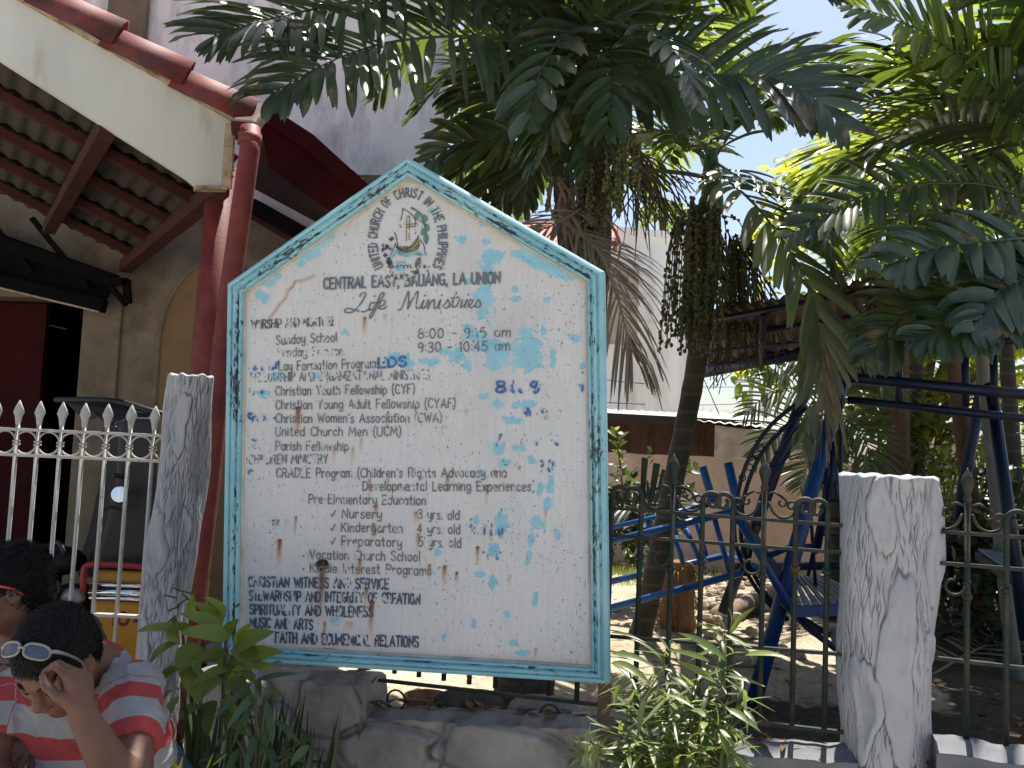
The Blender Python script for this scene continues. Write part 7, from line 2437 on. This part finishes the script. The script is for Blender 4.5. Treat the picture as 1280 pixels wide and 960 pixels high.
def hair_strands(o, V, H, n, ln, seed, up=.25):
    """short tufts laid over the hair so its outline and surface are not smooth"""
    rs = random.Random(seed)
    c = np.array(H.c)
    me = o.data
    vv = [tuple(v.co) for v in me.vertices]; ff = [tuple(p.vertices) for p in me.polygons]
    inv = root_matrix(o.parent).inverted() if o.parent else Matrix()
    for k in range(n):
        p = Vector(V[rs.randrange(len(V))])
        nr = (p - H(0, -.02, .02)).normalized()
        d = (H.f * .9 - H.u * .25 + H.r * rs.uniform(-.5, .5) + Vector((rs.uniform(-.5, .5), rs.uniform(-.5, .5), rs.uniform(-.5, .5))) * .9)
        d = (d - nr * d.dot(nr)).normalized() + nr * rs.uniform(.0, up)
        s_ = d.cross(nr).normalized() * rs.uniform(.0008, .0016)
        L = ln * rs.uniform(.5, 1.3)
        a, b, e = p - nr * .002, p + d * L * .55 + nr * .0025, p + d * L - nr * .001
        q = [a - s_, a + s_, b + s_ * .8, b - s_ * .8, e]
        n0 = len(vv)
        vv += [tuple(inv @ x) for x in q]
        ff += [(n0, n0 + 1, n0 + 2, n0 + 3), (n0 + 3, n0 + 2, n0 + 4)]
    me2 = bpy.data.meshes.new('hair'); me2.from_pydata(vv, [], ff)
    me2.polygons.foreach_set('use_smooth', [True] * len(me2.polygons)); me2.materials.append(me.materials[0]); o.data = me2


def hand(S_, wrist, d, nrm, side, curls, sc=1.0, thumb=(.6, .5)):
    """d: along the fingers; nrm: out of the palm; side: towards the thumb; curls: per finger three bends (radians)"""
    d, nrm = Vector(d).normalized(), Vector(nrm)
    nrm = (nrm - d * nrm.dot(d)).normalized()
    sd = Vector(side); sd = (sd - d * sd.dot(d) - nrm * sd.dot(nrm)).normalized()
    w = Vector(wrist)
    offs = (.031, .011, -.010, -.029)
    kn = (.088, .093, .087, .077)
    ln = ((.042, .026, .020), (.046, .030, .021), (.042, .028, .020), (.033, .021, .018))
    for i in range(4):
        b = w + (d * .012 + sd * offs[i] * .55) * sc
        k_ = w + (d * kn[i] + sd * offs[i] - nrm * .002) * sc
        S_.cap(b, k_, .0145 * sc, .0118 * sc, .012)
        p, dr, nn = k_, d.copy(), nrm.copy()
        rad = (.0098, .0088, .0080, .0068)
        for j in range(3):
            a = curls[i][j]
            dr, nn = (dr * math.cos(a) + nn * math.sin(a)), (nn * math.cos(a) - dr * math.sin(a))
            q = p + dr * ln[i][j] * sc
            S_.cap(p, q, rad[j] * sc * (.9 if i == 3 else 1), rad[j + 1] * sc * (.9 if i == 3 else 1), .003)
            p = q
    S_.cap(w + (d * .045 - sd * .004) * sc, w + (d * .066 + sd * .004) * sc, .021 * sc, .019 * sc, .015)
    t0 = w + (d * .022 + sd * .022) * sc
    t1 = t0 + (d * .028 + sd * .024 + nrm * .012 * thumb[0] * 2) * sc
    t2 = t1 + (d * .030 + sd * .006 + nrm * .022 * thumb[1] * 2) * sc
    t3 = t2 + (d * .022 - sd * .006 + nrm * .010 * thumb[1] * 2) * sc
    S_.cap(t0, t1, .0145 * sc, .0115 * sc, .010); S_.cap(t1, t2, .0112 * sc, .0098 * sc, .004); S_.cap(t2, t3, .0098 * sc, .0078 * sc, .003)


def skinmat(name, c):
    m, nt, b = newmat(name)
    n1 = tnoise(nt, 22, 4, .6); n2 = tnoise(nt, 150, 3, .6)
    col = ramp(nt, n1, [(.3, tuple(x * .8 for x in c)), (.7, tuple(x * 1.15 for x in c))])
    nt.links.new(col, b.inputs['Base Color'])
    b.inputs['Roughness'].default_value = .58
    b.inputs['Subsurface Weight'].default_value = .12
    b.inputs['Subsurface Radius'].default_value = (.012, .005, .003)
    bl_ = ramp(nt, tnoise(nt, 45, 6, .7), [(.55, 0.0), (.75, .35)])
    nt.links.new(mixc(nt, bl_, col, tuple(x * .55 for x in c)), b.inputs['Base Color'])
    bump(nt, b, tnoise(nt, 260, 5, .7), .35, .003)
    return m
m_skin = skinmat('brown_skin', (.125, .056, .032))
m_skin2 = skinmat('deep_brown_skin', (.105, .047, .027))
m_hair, nt, b = newmat('black_hair')
nh = tnoise(nt, 1.0, 4, .6, coords(nt, scale=(260, 60, 90)))
nt.links.new(ramp(nt, nh, [(.3, (.003, .003, .003)), (.7, (.010, .009, .008))]), b.inputs['Base Color'])
b.inputs['Roughness'].default_value = .62
b.inputs['Specular IOR Level'].default_value = .2
bump(nt, b, nh, 1.0, .006)
m_jeans = M('blue_denim', (.035, .055, .10), .85, var=.35, scale=10, bmp=.35, bscale=160)
m_jacket = M('black_jacket_cloth', (.012, .012, .014), .7, var=.4, scale=8, bmp=.3, bscale=120)


def shirtmat():
    m, nt, b = newmat('red_grey_striped_jersey')
    s_, _ = attr(nt, 'stripe')
    c_, _ = attr(nt, 'collar')
    n1 = tnoise(nt, 9, 4, .6)
    fr = mth(nt, 'FRACT', mth(nt, 'ADD', s_, mth(nt, 'MULTIPLY', mth(nt, 'SUBTRACT', n1, .5), .05)))
    band = ramp(nt, fr, [(.0, 1.0), (.43, 1.0), (.445, 0.0), (.985, 0.0), (1.0, 1.0)])
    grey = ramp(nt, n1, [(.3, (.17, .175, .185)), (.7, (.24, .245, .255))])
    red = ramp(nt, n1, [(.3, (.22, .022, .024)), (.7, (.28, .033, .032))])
    col = mixc(nt, band, grey, red)
    n3 = tnoise(nt, 55, 5, .7)
    p_, _ = attr(nt, 'print')
    k = mth(nt, 'MULTIPLY', p_, ramp(nt, n3, [(.46, 0.0), (.50, 1.0)]))
    col = mixc(nt, k, col, (.03, .03, .035))
    nt.links.new(col, b.inputs['Base Color'])
    b.inputs['Roughness'].default_value = .85
    wv_ = tnoise(nt, 12, 3, .5, coords(nt, scale=(1, 1, 1)), 1.5)
    bb = mth(nt, 'ADD', mth(nt, 'MULTIPLY', wv_, .7), mth(nt, 'MULTIPLY', tnoise(nt, 220, 2, .5), .12))
    bump(nt, b, bb, .5, .02)
    return m

# ------------------------------------------------------------------ the man in the striped shirt, head bowed, hand to his eye
seatY = 2.05
m1 = thing('person', 'seated man in red and grey striped polo shirt, head bowed, hand at his eye', 'person', (P(110, 960, 2.250).x, 2.30, 0))
H1 = Head(P(72, 826, 2.050), (-.12, -.72, -.66), (-.10, -.62, .78), .96)
neck0 = P(118, 842, 2.200)
shL, shR = P(166, 864, 2.150), P(20, 868, 2.240)
elL = P(164, 1006, 1.910); wrL = P(104, 895, 1.905)
elR = P(-12, 965, 2.110); wrR = P(30, 1010, 1.970)
hips = Vector((neck0.x + .02, 2.38, .58))
lo = (min(elR.x, wrR.x) - .12, 1.42, elL.z - .16)
S1 = SDF((-1.46, 1.60, .56), (-.70, 2.46, 1.30), .0038)
H1.face(S1)
S1.cap(H1(0, -.03, -.055), neck0 - Vector((0, 0, .02)), .054, .066, .025)
S1.cap(neck0, Vector((neck0.x - .02, 2.25, .85)), .07, .10, .03)
S1.cap(shL, elL, .050, .042, .02)
S1.cap(elL, elL.lerp(wrL, .35), .041, .043, .02); S1.cap(elL.lerp(wrL, .35), wrL, .043, .029, .02)
S1.cap(shR, elR, .050, .042, .02); S1.cap(elR, wrR, .042, .030, .02)
target = H1(.0 - .035, .085, -.015)
dh = (target - wrL).normalized()
hand(S1, wrL, (-.30, .16, .94), (-.93, .22, -.25), (-.1, -.95, .15), ((.75, 1.15, .7), (.9, 1.3, .8), (1.0, 1.35, .8), (1.1, 1.35, .8)), .97, (.6, .5))
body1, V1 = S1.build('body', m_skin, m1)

S1h = SDF(tuple(H1.c - Vector((.15, .15, .15))), tuple(H1.c + Vector((.15, .15, .17))), .0035)
H1.hair(S1h, .006)
ho, hv = S1h.build('hair', m_hair, m1)
hair_strands(ho, hv, H1, 5200, .017, 1)
mb = MB()
for q in (-1, 1):
    mb.tube([H1(q * .014, .093, .020), H1(q * .030, .090, .027), H1(q * .048, .074, .022)], [.0035, .0042, .002], 6)
mb.build('eyebrow', m_hair, m1, True)
mb = MB()
for q in (-1, 1):
    mb.tube([H1(q * .018, .0835, -.008), H1(q * .031, .087, -.0105), H1(q * .044, .081, -.008)], [.0012, .0018, .0012], 5)
mb.build('eyelashes', m_hair, m1, True)

# shirt
SS = SDF((-1.48, 1.82, .40), (-.62, 2.62, 1.22), .005)
chest = Vector(((shL.x + shR.x) / 2 + .015, 2.25, (shL.z + shR.z) / 2 - .12))
belly = Vector((chest.x + .03, 2.31, .68))
SS.ell(chest, [.195, .125, .18], None, .05)
SS.ell(belly, [.175, .135, .20], None, .06)
SS.cap(shL - Vector((.03, 0, .01)), shR + Vector((.05, 0, .0)), .068, .066, .05)
SS.cap(neck0 - Vector((.02, -.02, .03)), chest, .10, .13, .05)
slL = shL.lerp(elL, .40); slR = shR.lerp(elR, .42)
SS.cap(shL, slL, .068, .066, .03); SS.cap(shR, slR, .066, .064, .03)
# cut the sleeves square
for e, sdir in ((slL, (elL - shL).normalized()), (slR, (elR - shR).normalized())):
    c_ = e + sdir * .125
    SS.ell(c_, [.10, .10, .10], None, .004, True)
# neck opening
SS.cap(neck0 + Vector((-.005, -.03, -.005)), H1(0, -.03, -.05), .068, .075, .006, True)
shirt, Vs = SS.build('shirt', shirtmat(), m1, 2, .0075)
V = Vs
st = np.zeros(len(V)); pr = np.zeros(len(V)); cl = np.zeros(len(V))
def seg_t(V, a, b):
    a, b = np.array(a), np.array(b); ba = b - a
    t = ((V - a) @ ba) / (ba @ ba)
    d = np.linalg.norm(V - a - np.clip(t, 0, 1.2)[:, None] * ba, axis=1)
    return t, d
tL, dL = seg_t(V, shL, elL); tR, dR = seg_t(V, shR, elR)
PER = .112
base_s = (1.16 - V[:, 2] + .18 * (V[:, 0] - chest.x) * 0) / PER + .10
lenL, lenR = (elL - shL).length, (elR - shR).length
st = base_s.copy()
isL = (dL < .078) & (tL > .06) & (V[:, 0] > shL.x - .055); isR = (dR < .076) & (tR > .06) & (V[:, 0] < shR.x + .045)
st[isL] = (tL[isL] * lenL) / .098 + .62
st[isR] = (tR[isR] * lenR) / .098 + .90
pc = np.array(P(133, 905, 2.150))
pr = np.exp(-(((V[:, 0] - pc[0]) / .03) ** 2 + ((V[:, 2] - pc[2]) / .055) ** 2)) * (V[:, 1] < 2.25)
for nm, arr in (('stripe', st), ('print', np.clip(pr * 1.6, 0, 1)), ('collar', cl)):
    a_ = shirt.data.attributes.new(nm, 'FLOAT', 'POINT'); a_.data.foreach_set('value', arr.astype(np.float32))
# polo collar: a pink-lined band round the neck opening
mb = MB()
axis = (H1(0, -.03, -.05) - neck0).normalized()
e1 = axis.cross(Vector((0, 1, 0))).normalized(); e2 = axis.cross(e1)
cc = neck0 + Vector((-.005, -.02, -.004))
def ring_pts(rad, up): return [cc + (e1 * math.cos(k * .2618) + e2 * math.sin(k * .2618)) * rad + axis * up for k in range(24)]
r0_, r1_, r2_ = ring_pts(.085, -.030), ring_pts(.078, .006), ring_pts(.068, -.012)
mb.add(r0_ + r1_ + r2_, [(k, (k + 1) % 24, 24 + (k + 1) % 24, 24 + k) for k in range(24)] + [(24 + k, 24 + (k + 1) % 24, 48 + (k + 1) % 24, 48 + k) for k in range(24)])
mb.build('collar', M('rose_collar', (.42, .12, .15), .8, var=.2), m1, True)
# jeans, shoes
SJ = SDF((-1.60, 1.45, -.02), (-.55, 2.66, .80), .009)
hip = Vector((belly.x, 2.39, .56))
kL, kR = Vector((elL.x + .0, 1.83, .58)), Vector((elR.x + .05, 1.85, .60))
SJ.ell(hip + Vector((0, 0, .06)), [.19, .15, .15], None, .05)
for sx, kn in ((1, kL), (-1, kR)):
    hj = hip + Vector((sx * .09, -.02, .0))
    an = Vector((kn.x + sx * .02, 1.83, .09))
    SJ.cap(hj, kn, .092, .066, .04); SJ.cap(kn, an, .064, .052, .03)
SJ.build('jeans', m_jeans, m1, 2, .008)
mb = MB()
for kn, sx in ((kL, 1), (kR, -1)):
    c_ = Vector((kn.x + sx * .02, 1.78, .05))
    mb.ball(c_, .05, 14, 10, (.9, 2.4, .95))
mb.build('shoes', M('worn_black_shoe', (.02, .02, .02), .5, var=.3), m1, True)

# sunglasses pushed up on his hair
def shades(name, label, H, y, z, tilt, m_frame, m_lens, wd=.058):
    t = thing(name, label, 'sunglasses', H(0, y, z))
    rt, fw, up = H.r, (H.f * math.cos(tilt) + H.u * math.sin(tilt)), (H.u * math.cos(tilt) - H.f * math.sin(tilt))
    o = H(0, y, z)
    def q(a, f_, b): return o + rt * a * .94 + fw * f_ * .94 + up * b * .86
    for sx in (-1, 1):
        ring = []
        for k in range(26):
            an = 2 * math.pi * k / 26
            x_ = .033 + .0275 * math.copysign(abs(math.cos(an)) ** .8, math.cos(an)); z_ = .0165 * math.copysign(abs(math.sin(an)) ** .75, math.sin(an)) * (1.08 - .012 / .0275 * (x_ - .033) * 8 * 0)
            z_ -= .10 * (x_ - .033)
            ring.append((sx * x_, -(x_ / .07) ** 2 * .026, z_))
        mb = MB(); mb.tube([q(*p) for p in ring] + [q(*ring[0])], .0030, 6, False)
        mb.build('rim', m_frame, t, True)
        mb = MB()
        ce = q(sx * .033, .002 - (.033 / .07) ** 2 * .026, 0)
        mb.add([ce] + [q(*p) for p in ring], [(0, 1 + k, 1 + (k + 1) % 26) for k in range(26)])
        mb.add([ce - fw * .002] + [q(p[0], p[1] - .002, p[2]) for p in ring], [(0, 1 + (k + 1) % 26, 1 + k) for k in range(26)])
        mb.build('lens', m_lens, t, True)
        mb = MB()
        mb.tube(catmull([q(sx * .060, -.020, .004), q(sx * .074, -.036, .004), q(sx * .083, -.075, -.002), q(sx * .083, -.115, -.012), q(sx * .078, -.140, -.030)], 14), [.0045, .005, .005, .0045, .004, .0038, .0035, .0035, .0032, .003, .003, .003, .003, .003], 6)
        mb.build('temple', m_frame, t, True)
    mb = MB(); mb.tube(catmull([q(-.009, .0, .004), q(0, .004, .007), q(.009, 0, .004)], 7), .003, 6); mb.build('bridge', m_frame, t, True)
    return t
m_silver = M('silver_grey_plastic', (.26, .25, .22), .3, metal=.5, var=.15, bmp=0)
m_lens_g = M('grey_mirror_lens', (.10, .115, .14), .12, metal=.6, var=.1, bmp=0)
m_orange = M('orange_red_plastic', (.62, .07, .03), .35, var=.1, bmp=0)
m_lens_d = M('dark_purple_lens', (.02, .015, .035), .1, var=.1, bmp=0)
shades('sunglasses', 'silver wraparound sunglasses pushed up on the hair of the man in stripes', H1, .060, .124, 1.05, m_silver, m_lens_g)

# ------------------------------------------------------------------ the second man, behind, in profile
m2 = thing('person', 'seated man in black jacket in profile at the left edge behind the striped shirt', 'person', (P(10, 960, 2.550).x, 2.60, 0))
H2 = Head(P(12, 736, 2.420), (-.80, -.55, -.20), (-.15, -.05, 1), .93)
nk2 = P(34, 800, 2.510)
s2L, s2R = P(100, 838, 2.450), P(-62, 832, 2.670)
e2L = P(62, 905, 2.230); w2L = P(54, 917, 2.150)
S2 = SDF((-1.75, 2.02, .60), (-1.02, 2.80, 1.34), .0042)
H2.face(S2)
S2.cap(H2(0, -.028, -.055), nk2, .055, .066, .025)
S2.cap(nk2, nk2 - Vector((0, 0, .12)), .07, .10, .03)
e2L = P(84, 930, 2.310); w2L = P(66, 905, 2.220)
S2.cap(s2L, e2L, .05, .04, .02); S2.cap(e2L, w2L, .04, .028, .02)
hand(S2, w2L, P(36, 936, 2.150) - w2L, (-.3, .2, -1), (-.6, -.6, .1), ((.25, .4, .25), (.25, .45, .3), (.3, .45, .3), (.35, .5, .3)), .95)
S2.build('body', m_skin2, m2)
S2h = SDF(tuple(H2.c - Vector((.16, .16, .16))), tuple(H2.c + Vector((.16, .16, .18))), .0037)
H2.hair(S2h, .009)
S2h.ell(H2(0, -.07, -.05), [.06, .042, .06], H2.M3, .03)
ho, hv = S2h.build('hair', m_hair, m2)
hair_strands(ho, hv, H2, 5200, .024, 2, .5)
mb = MB()
for q in (-1, 1):
    mb.tube([H2(q * .014, .093, .020), H2(q * .030, .090, .027), H2(q * .048, .074, .022)], [.003, .004, .002], 6)
mb.build('eyebrow', m_hair, m2, True)
mb = MB()
for q in (-1, 1):
    mb.ball(H2(q * .031, .0815, -.004), .0085, 10, 8)
mb.build('eyes', M('dark_eyes', (.02, .012, .01), .15, bmp=0), m2, True)
SJ2 = SDF((-1.90, 2.02, .34), (-.90, 2.92, 1.20), .006)
c2 = Vector((nk2.x - .01, 2.61, .86))
SJ2.ell(c2, [.20, .135, .20], None, .05); SJ2.ell(c2 - Vector((0, 0, .24)), [.19, .15, .20], None, .05)
SJ2.cap(s2L, s2R, .07, .07, .05); SJ2.cap(nk2 - Vector((0, -.02, .05)), c2, .09, .13, .05)
SJ2.cap(s2L, e2L.lerp(w2L, .1), .068, .056, .03); SJ2.cap(s2R, Vector((s2R.x - .05, 2.50, .70)), .066, .056, .03)
SJ2.cap(nk2 + Vector((-.005, 0, -.01)), H2(0, -.03, -.05), .072, .080, .006, True)
SJ2.build('jacket', m_jacket, m2, 2, .008)
mb = MB()
axis = (H2(0, -.03, -.05) - nk2).normalized(); e1 = axis.cross(Vector((0, 1, 0))).normalized(); e2 = axis.cross(e1)
def rp2(rad, up): return [nk2 + Vector((.004, 0, -.008)) + (e1 * math.cos(k * .2618) + e2 * math.sin(k * .2618)) * rad + axis * up for k in range(24)]
a_, b_, c_ = rp2(.094, -.034), rp2(.082, .022), rp2(.074, .0)
mb.add(a_ + b_ + c_, [(k, (k + 1) % 24, 24 + (k + 1) % 24, 24 + k) for k in range(24)] + [(24 + k, 24 + (k + 1) % 24, 48 + (k + 1) % 24, 48 + k) for k in range(24)])
mb.build('collar', M('slate_collar', (.07, .08, .11), .85, var=.3), m2, True)
SP2 = SDF((-1.95, 1.65, -.02), (-.85, 2.95, .80), .010)
h2 = Vector((c2.x, 2.64, .56))
SP2.ell(h2 + Vector((0, 0, .05)), [.19, .15, .14], None, .05)
for sx in (-1, 1):
    kn = Vector((h2.x + sx * .13 - .06, 2.15, .60)); an = Vector((kn.x, 2.10, .09))
    SP2.cap(h2 + Vector((sx * .09, -.02, 0)), kn, .088, .064, .04); SP2.cap(kn, an, .062, .05, .03)
SP2.build('jeans', m_jeans, m2, 2)
mb = MB()
for sx in (-1, 1):
    mb.ball(Vector((h2.x + sx * .13 - .06, 2.05, .05)), .05, 14, 10, (.9, 2.4, .95))
mb.build('shoes', M('grey_shoe', (.08, .08, .08), .5, var=.3), m2, True)
shades('sunglasses', 'orange-red sunglasses with dark lenses on the head of the man in the black jacket', H2, .104, .046, .25, m_orange, m_lens_d)

ldg = thing('concrete_ledge', 'low concrete ledge the two men sit on', 'ledge', (-1.35, 2.55, 0))
MB().box((-1.60, 2.52, .235), (.95, .27, .235)).build('slab', m_stone, ldg, bevel=.015)

# ================================================================== motor tricycle parked behind the white pickets
YT = 4.55
TP = lambda x, y, dy=0: P(x, y, YT + dy)
tri = thing('motor_tricycle', 'parked motor tricycle with yellow sidecar panel and black covered hood behind the white pickets', 'tricycle', (P(150, 760, YT).x, YT + .3, 0))
m_yel = M('yellow_enamel', (.46, .22, .018), .35, var=.12, scale=6, stain=(.25, .12, .02), stain_amt=.2)
m_chrome = M('chrome', (.75, .77, .80), .08, metal=1.0, var=.05, bmp=0)
m_vinyl = M('black_vinyl', (.014, .013, .016), .5, var=.4, scale=6, bmp=.3, bscale=12)
m_trired = M('red_enamel', (.28, .02, .025), .35, var=.2)
def rbox(name, x0, y0, x1, y1, d0, d1, m, bv=.03, par=None):
    a_, b_ = TP(x0, y1, d0), TP(x1, y0, d0)
    mb = MB()
    mb.box(((a_.x + b_.x) / 2, YT + (d0 + d1) / 2, (a_.z + b_.z) / 2), (abs(b_.x - a_.x) / 2, abs(d1 - d0) / 2, abs(b_.z - a_.z) / 2))
    return mb.build(name, m, par or tri, bevel=bv)
pan = rbox('body_panel', 108, 750, 190, 838, 0, .9, m_yel, .03)
rbox('upper_panel', 114, 716, 190, 731, .03, .85, m_yel, .015)
rbox('red_sill', 104, 830, 190, 850, -.01, .92, m_trired, .02)
for y0, y1, m_ in ((729, 733, m_chrome), (736, 744, m_chrome), (745, 750, m_chrome)):
    a_, b_ = TP(112, (y0 + y1) / 2, -.02), TP(196, (y0 + y1) / 2 + 2, -.02)
    mb = MB(); mb.tube([a_, b_], .010 if y1 - y0 < 7 else .017, 10); mb.build('chrome_bar', m_, tri, True)
rbox('dark_band', 112, 732, 190, 751, 0, .85, m_vinyl, .01)
mb = MB(); mb.tube(catmull([TP(104, 740, -.03), TP(105, 716, -.03), TP(112, 706, -.03), TP(150, 706, -.03), TP(180, 709, -.03), TP(198, 711, -.03)], 24), .016, 10); mb.build('grab_rail', m_trired, tri, True)
# hood: black vinyl cover bulging back from the windscreen
mb = MB()
out = [(150, 528), (160, 521), (190, 522), (197, 526), (197, 715), (118, 716), (122, 690), (132, 660), (146, 600)]
front = [TP(x, y, .06) for x, y in out]
bk = [TP(x - 22, y + 6, 1.0) for x, y in out]
mb.add(front + bk, [tuple(range(9))] + [(k, k + 9, (k + 1) % 9 + 9, (k + 1) % 9) for k in range(9)] + [tuple(range(17, 8, -1))])
mb.build('hood_cover', m_vinyl, tri, bevel=.025)
mb = MB(); mb.tube(catmull([TP(70, 500, .5), TP(110, 500, .4), TP(150, 503, .3), TP(185, 513, .2), TP(208, 519, .2)], 16), .018, 8); mb.tube([TP(120, 518, .2), TP(160, 545, .2), TP(165, 560, .2)], .010, 6); mb.build('hood_bar', m_vinyl, tri, True)
mb = MB(); mb.slab([TP(82, 503, .3), TP(150, 503, .3), TP(190, 518, .25), TP(160, 530, .25), TP(130, 520, .3), TP(105, 525, .3)], .02, (0, 1, 0)); mb.build('hood_flap', m_vinyl, tri)
# round mirror on its stalk
mc = TP(150, 618, -.05)
mb = MB(); mb.lathe(mc, [(.043, .012), (.046, 0), (.040, -.012), (.01, -.02)], 20, Vector((.2, -1, .1))); mb.build('mirror_shell', m_vinyl, tri, True)
mb = MB()
ax_ = Vector((.2, -1, .1)).normalized(); e1 = ax_.orthogonal().normalized(); e2 = ax_.cross(e1)
mb.add([mc + ax_ * .0135] + [mc + ax_ * .013 + (e1 * math.cos(k * .3142) + e2 * math.sin(k * .3142)) * .040 for k in range(20)], [(0, 1 + k, 1 + (k + 1) % 20) for k in range(20)])
mb.build('mirror_glass', m_chrome, tri)
mb = MB(); mb.tube([mc, TP(158, 640, 0), TP(140, 634, -.02), TP(128, 637, -.02)], .009, 8); mb.tube([TP(142, 594, 0), TP(155, 596, .05), TP(160, 590, .08)], .012, 8); mb.build('mirror_stalk', m_vinyl, tri, True)
# motorcycle half: seat, tank, handlebar, engine, wheels
mb = MB(); mb.ball(TP(60, 700, .35), .16, 16, 10, (1.3, .8, .55)); mb.build('fuel_tank', m_vinyl, tri, True)
mb = MB(); mb.ball(TP(5, 715, .35), .2, 16, 10, (1.6, .7, .35)); mb.build('saddle', m_vinyl, tri, True)
mb = MB(); mb.tube(catmull([TP(65, 684, .2), TP(72, 678, .15), TP(78, 685, .1), TP(80, 695, .1)], 10), .012, 8); mb.build('handle_grip', m_vinyl, tri, True)
mb = MB(); mb.lathe(TP(62, 735, .08), [(.02, -.03), (.05, -.02), (.055, .02), (.045, .03)], 16, Vector((0, -1, 0))); mb.build('headlamp', M('pale_lamp', (.35, .37, .38), .3), tri, True)
mb = MB(); mb.ball(TP(92, 745, .1), .055, 14, 8, (1.2, .6, .8)); mb.build('engine_cover', M('grey_alloy', (.30, .30, .29), .4, metal=.6), tri, True)
rbox('engine_block', 25, 745, 104, 850, .15, .55, m_vinyl, .03)
for x_, dy in ((-10, .4), (200, .55)):
    cw = Vector((TP(x_, 800, dy).x, YT + dy, .27))
    mb = MB(); mb.tube([cw + Vector((math.cos(k * .2618) * .23, 0, math.sin(k * .2618) * .23)) for k in range(25)], .045, 10, False)
    wh = mb.build('tyre', m_vinyl, tri, True)
    mb = MB(); mb.tube([cw + Vector((math.cos(k * .2618) * .18, 0, math.sin(k * .2618) * .18)) for k in range(25)], .012, 6, False)
    for k in range(10):
        mb.tube([cw, cw + Vector((math.cos(k * .628) * .18, 0, math.sin(k * .628) * .18))], .004, 4)
    mb.build('rim', m_chrome, wh, True)
# painted number on the yellow panel
m_redtxt = M('dark_red_lettering', (.22, .012, .02), .5, bmp=0)
yf = YT - .003
def tri_txt(text, a, b, cap, w, off=.002):
    mb = MB()
    tot = sum(A_[c][0] + .28 for c in text) - .28
    sx = (b[0] - a[0]) / tot
    x = 0
    for c in text:
        st_, adv = strokes(c, x, sx, cap, 0, 0, 0)
        for s_ in st_:
            def fn(px, py):
                q = P(a[0] + px, a[1] - py, YT)
                return Vector((q.x, YT - off, q.z))
            ribbon(mb, s_, w, fn, 0)
        x += (adv + .28) * sx
    mb.build('panel_lettering', m_redtxt, tri)
tri_txt('04', (148, 781), (182, 782), 15, 4.2)
tri_txt('L', (141, 782), (145, 782), 5, 1.4)
tri_txt('F', (141, 774), (145, 774), 5, 1.4)
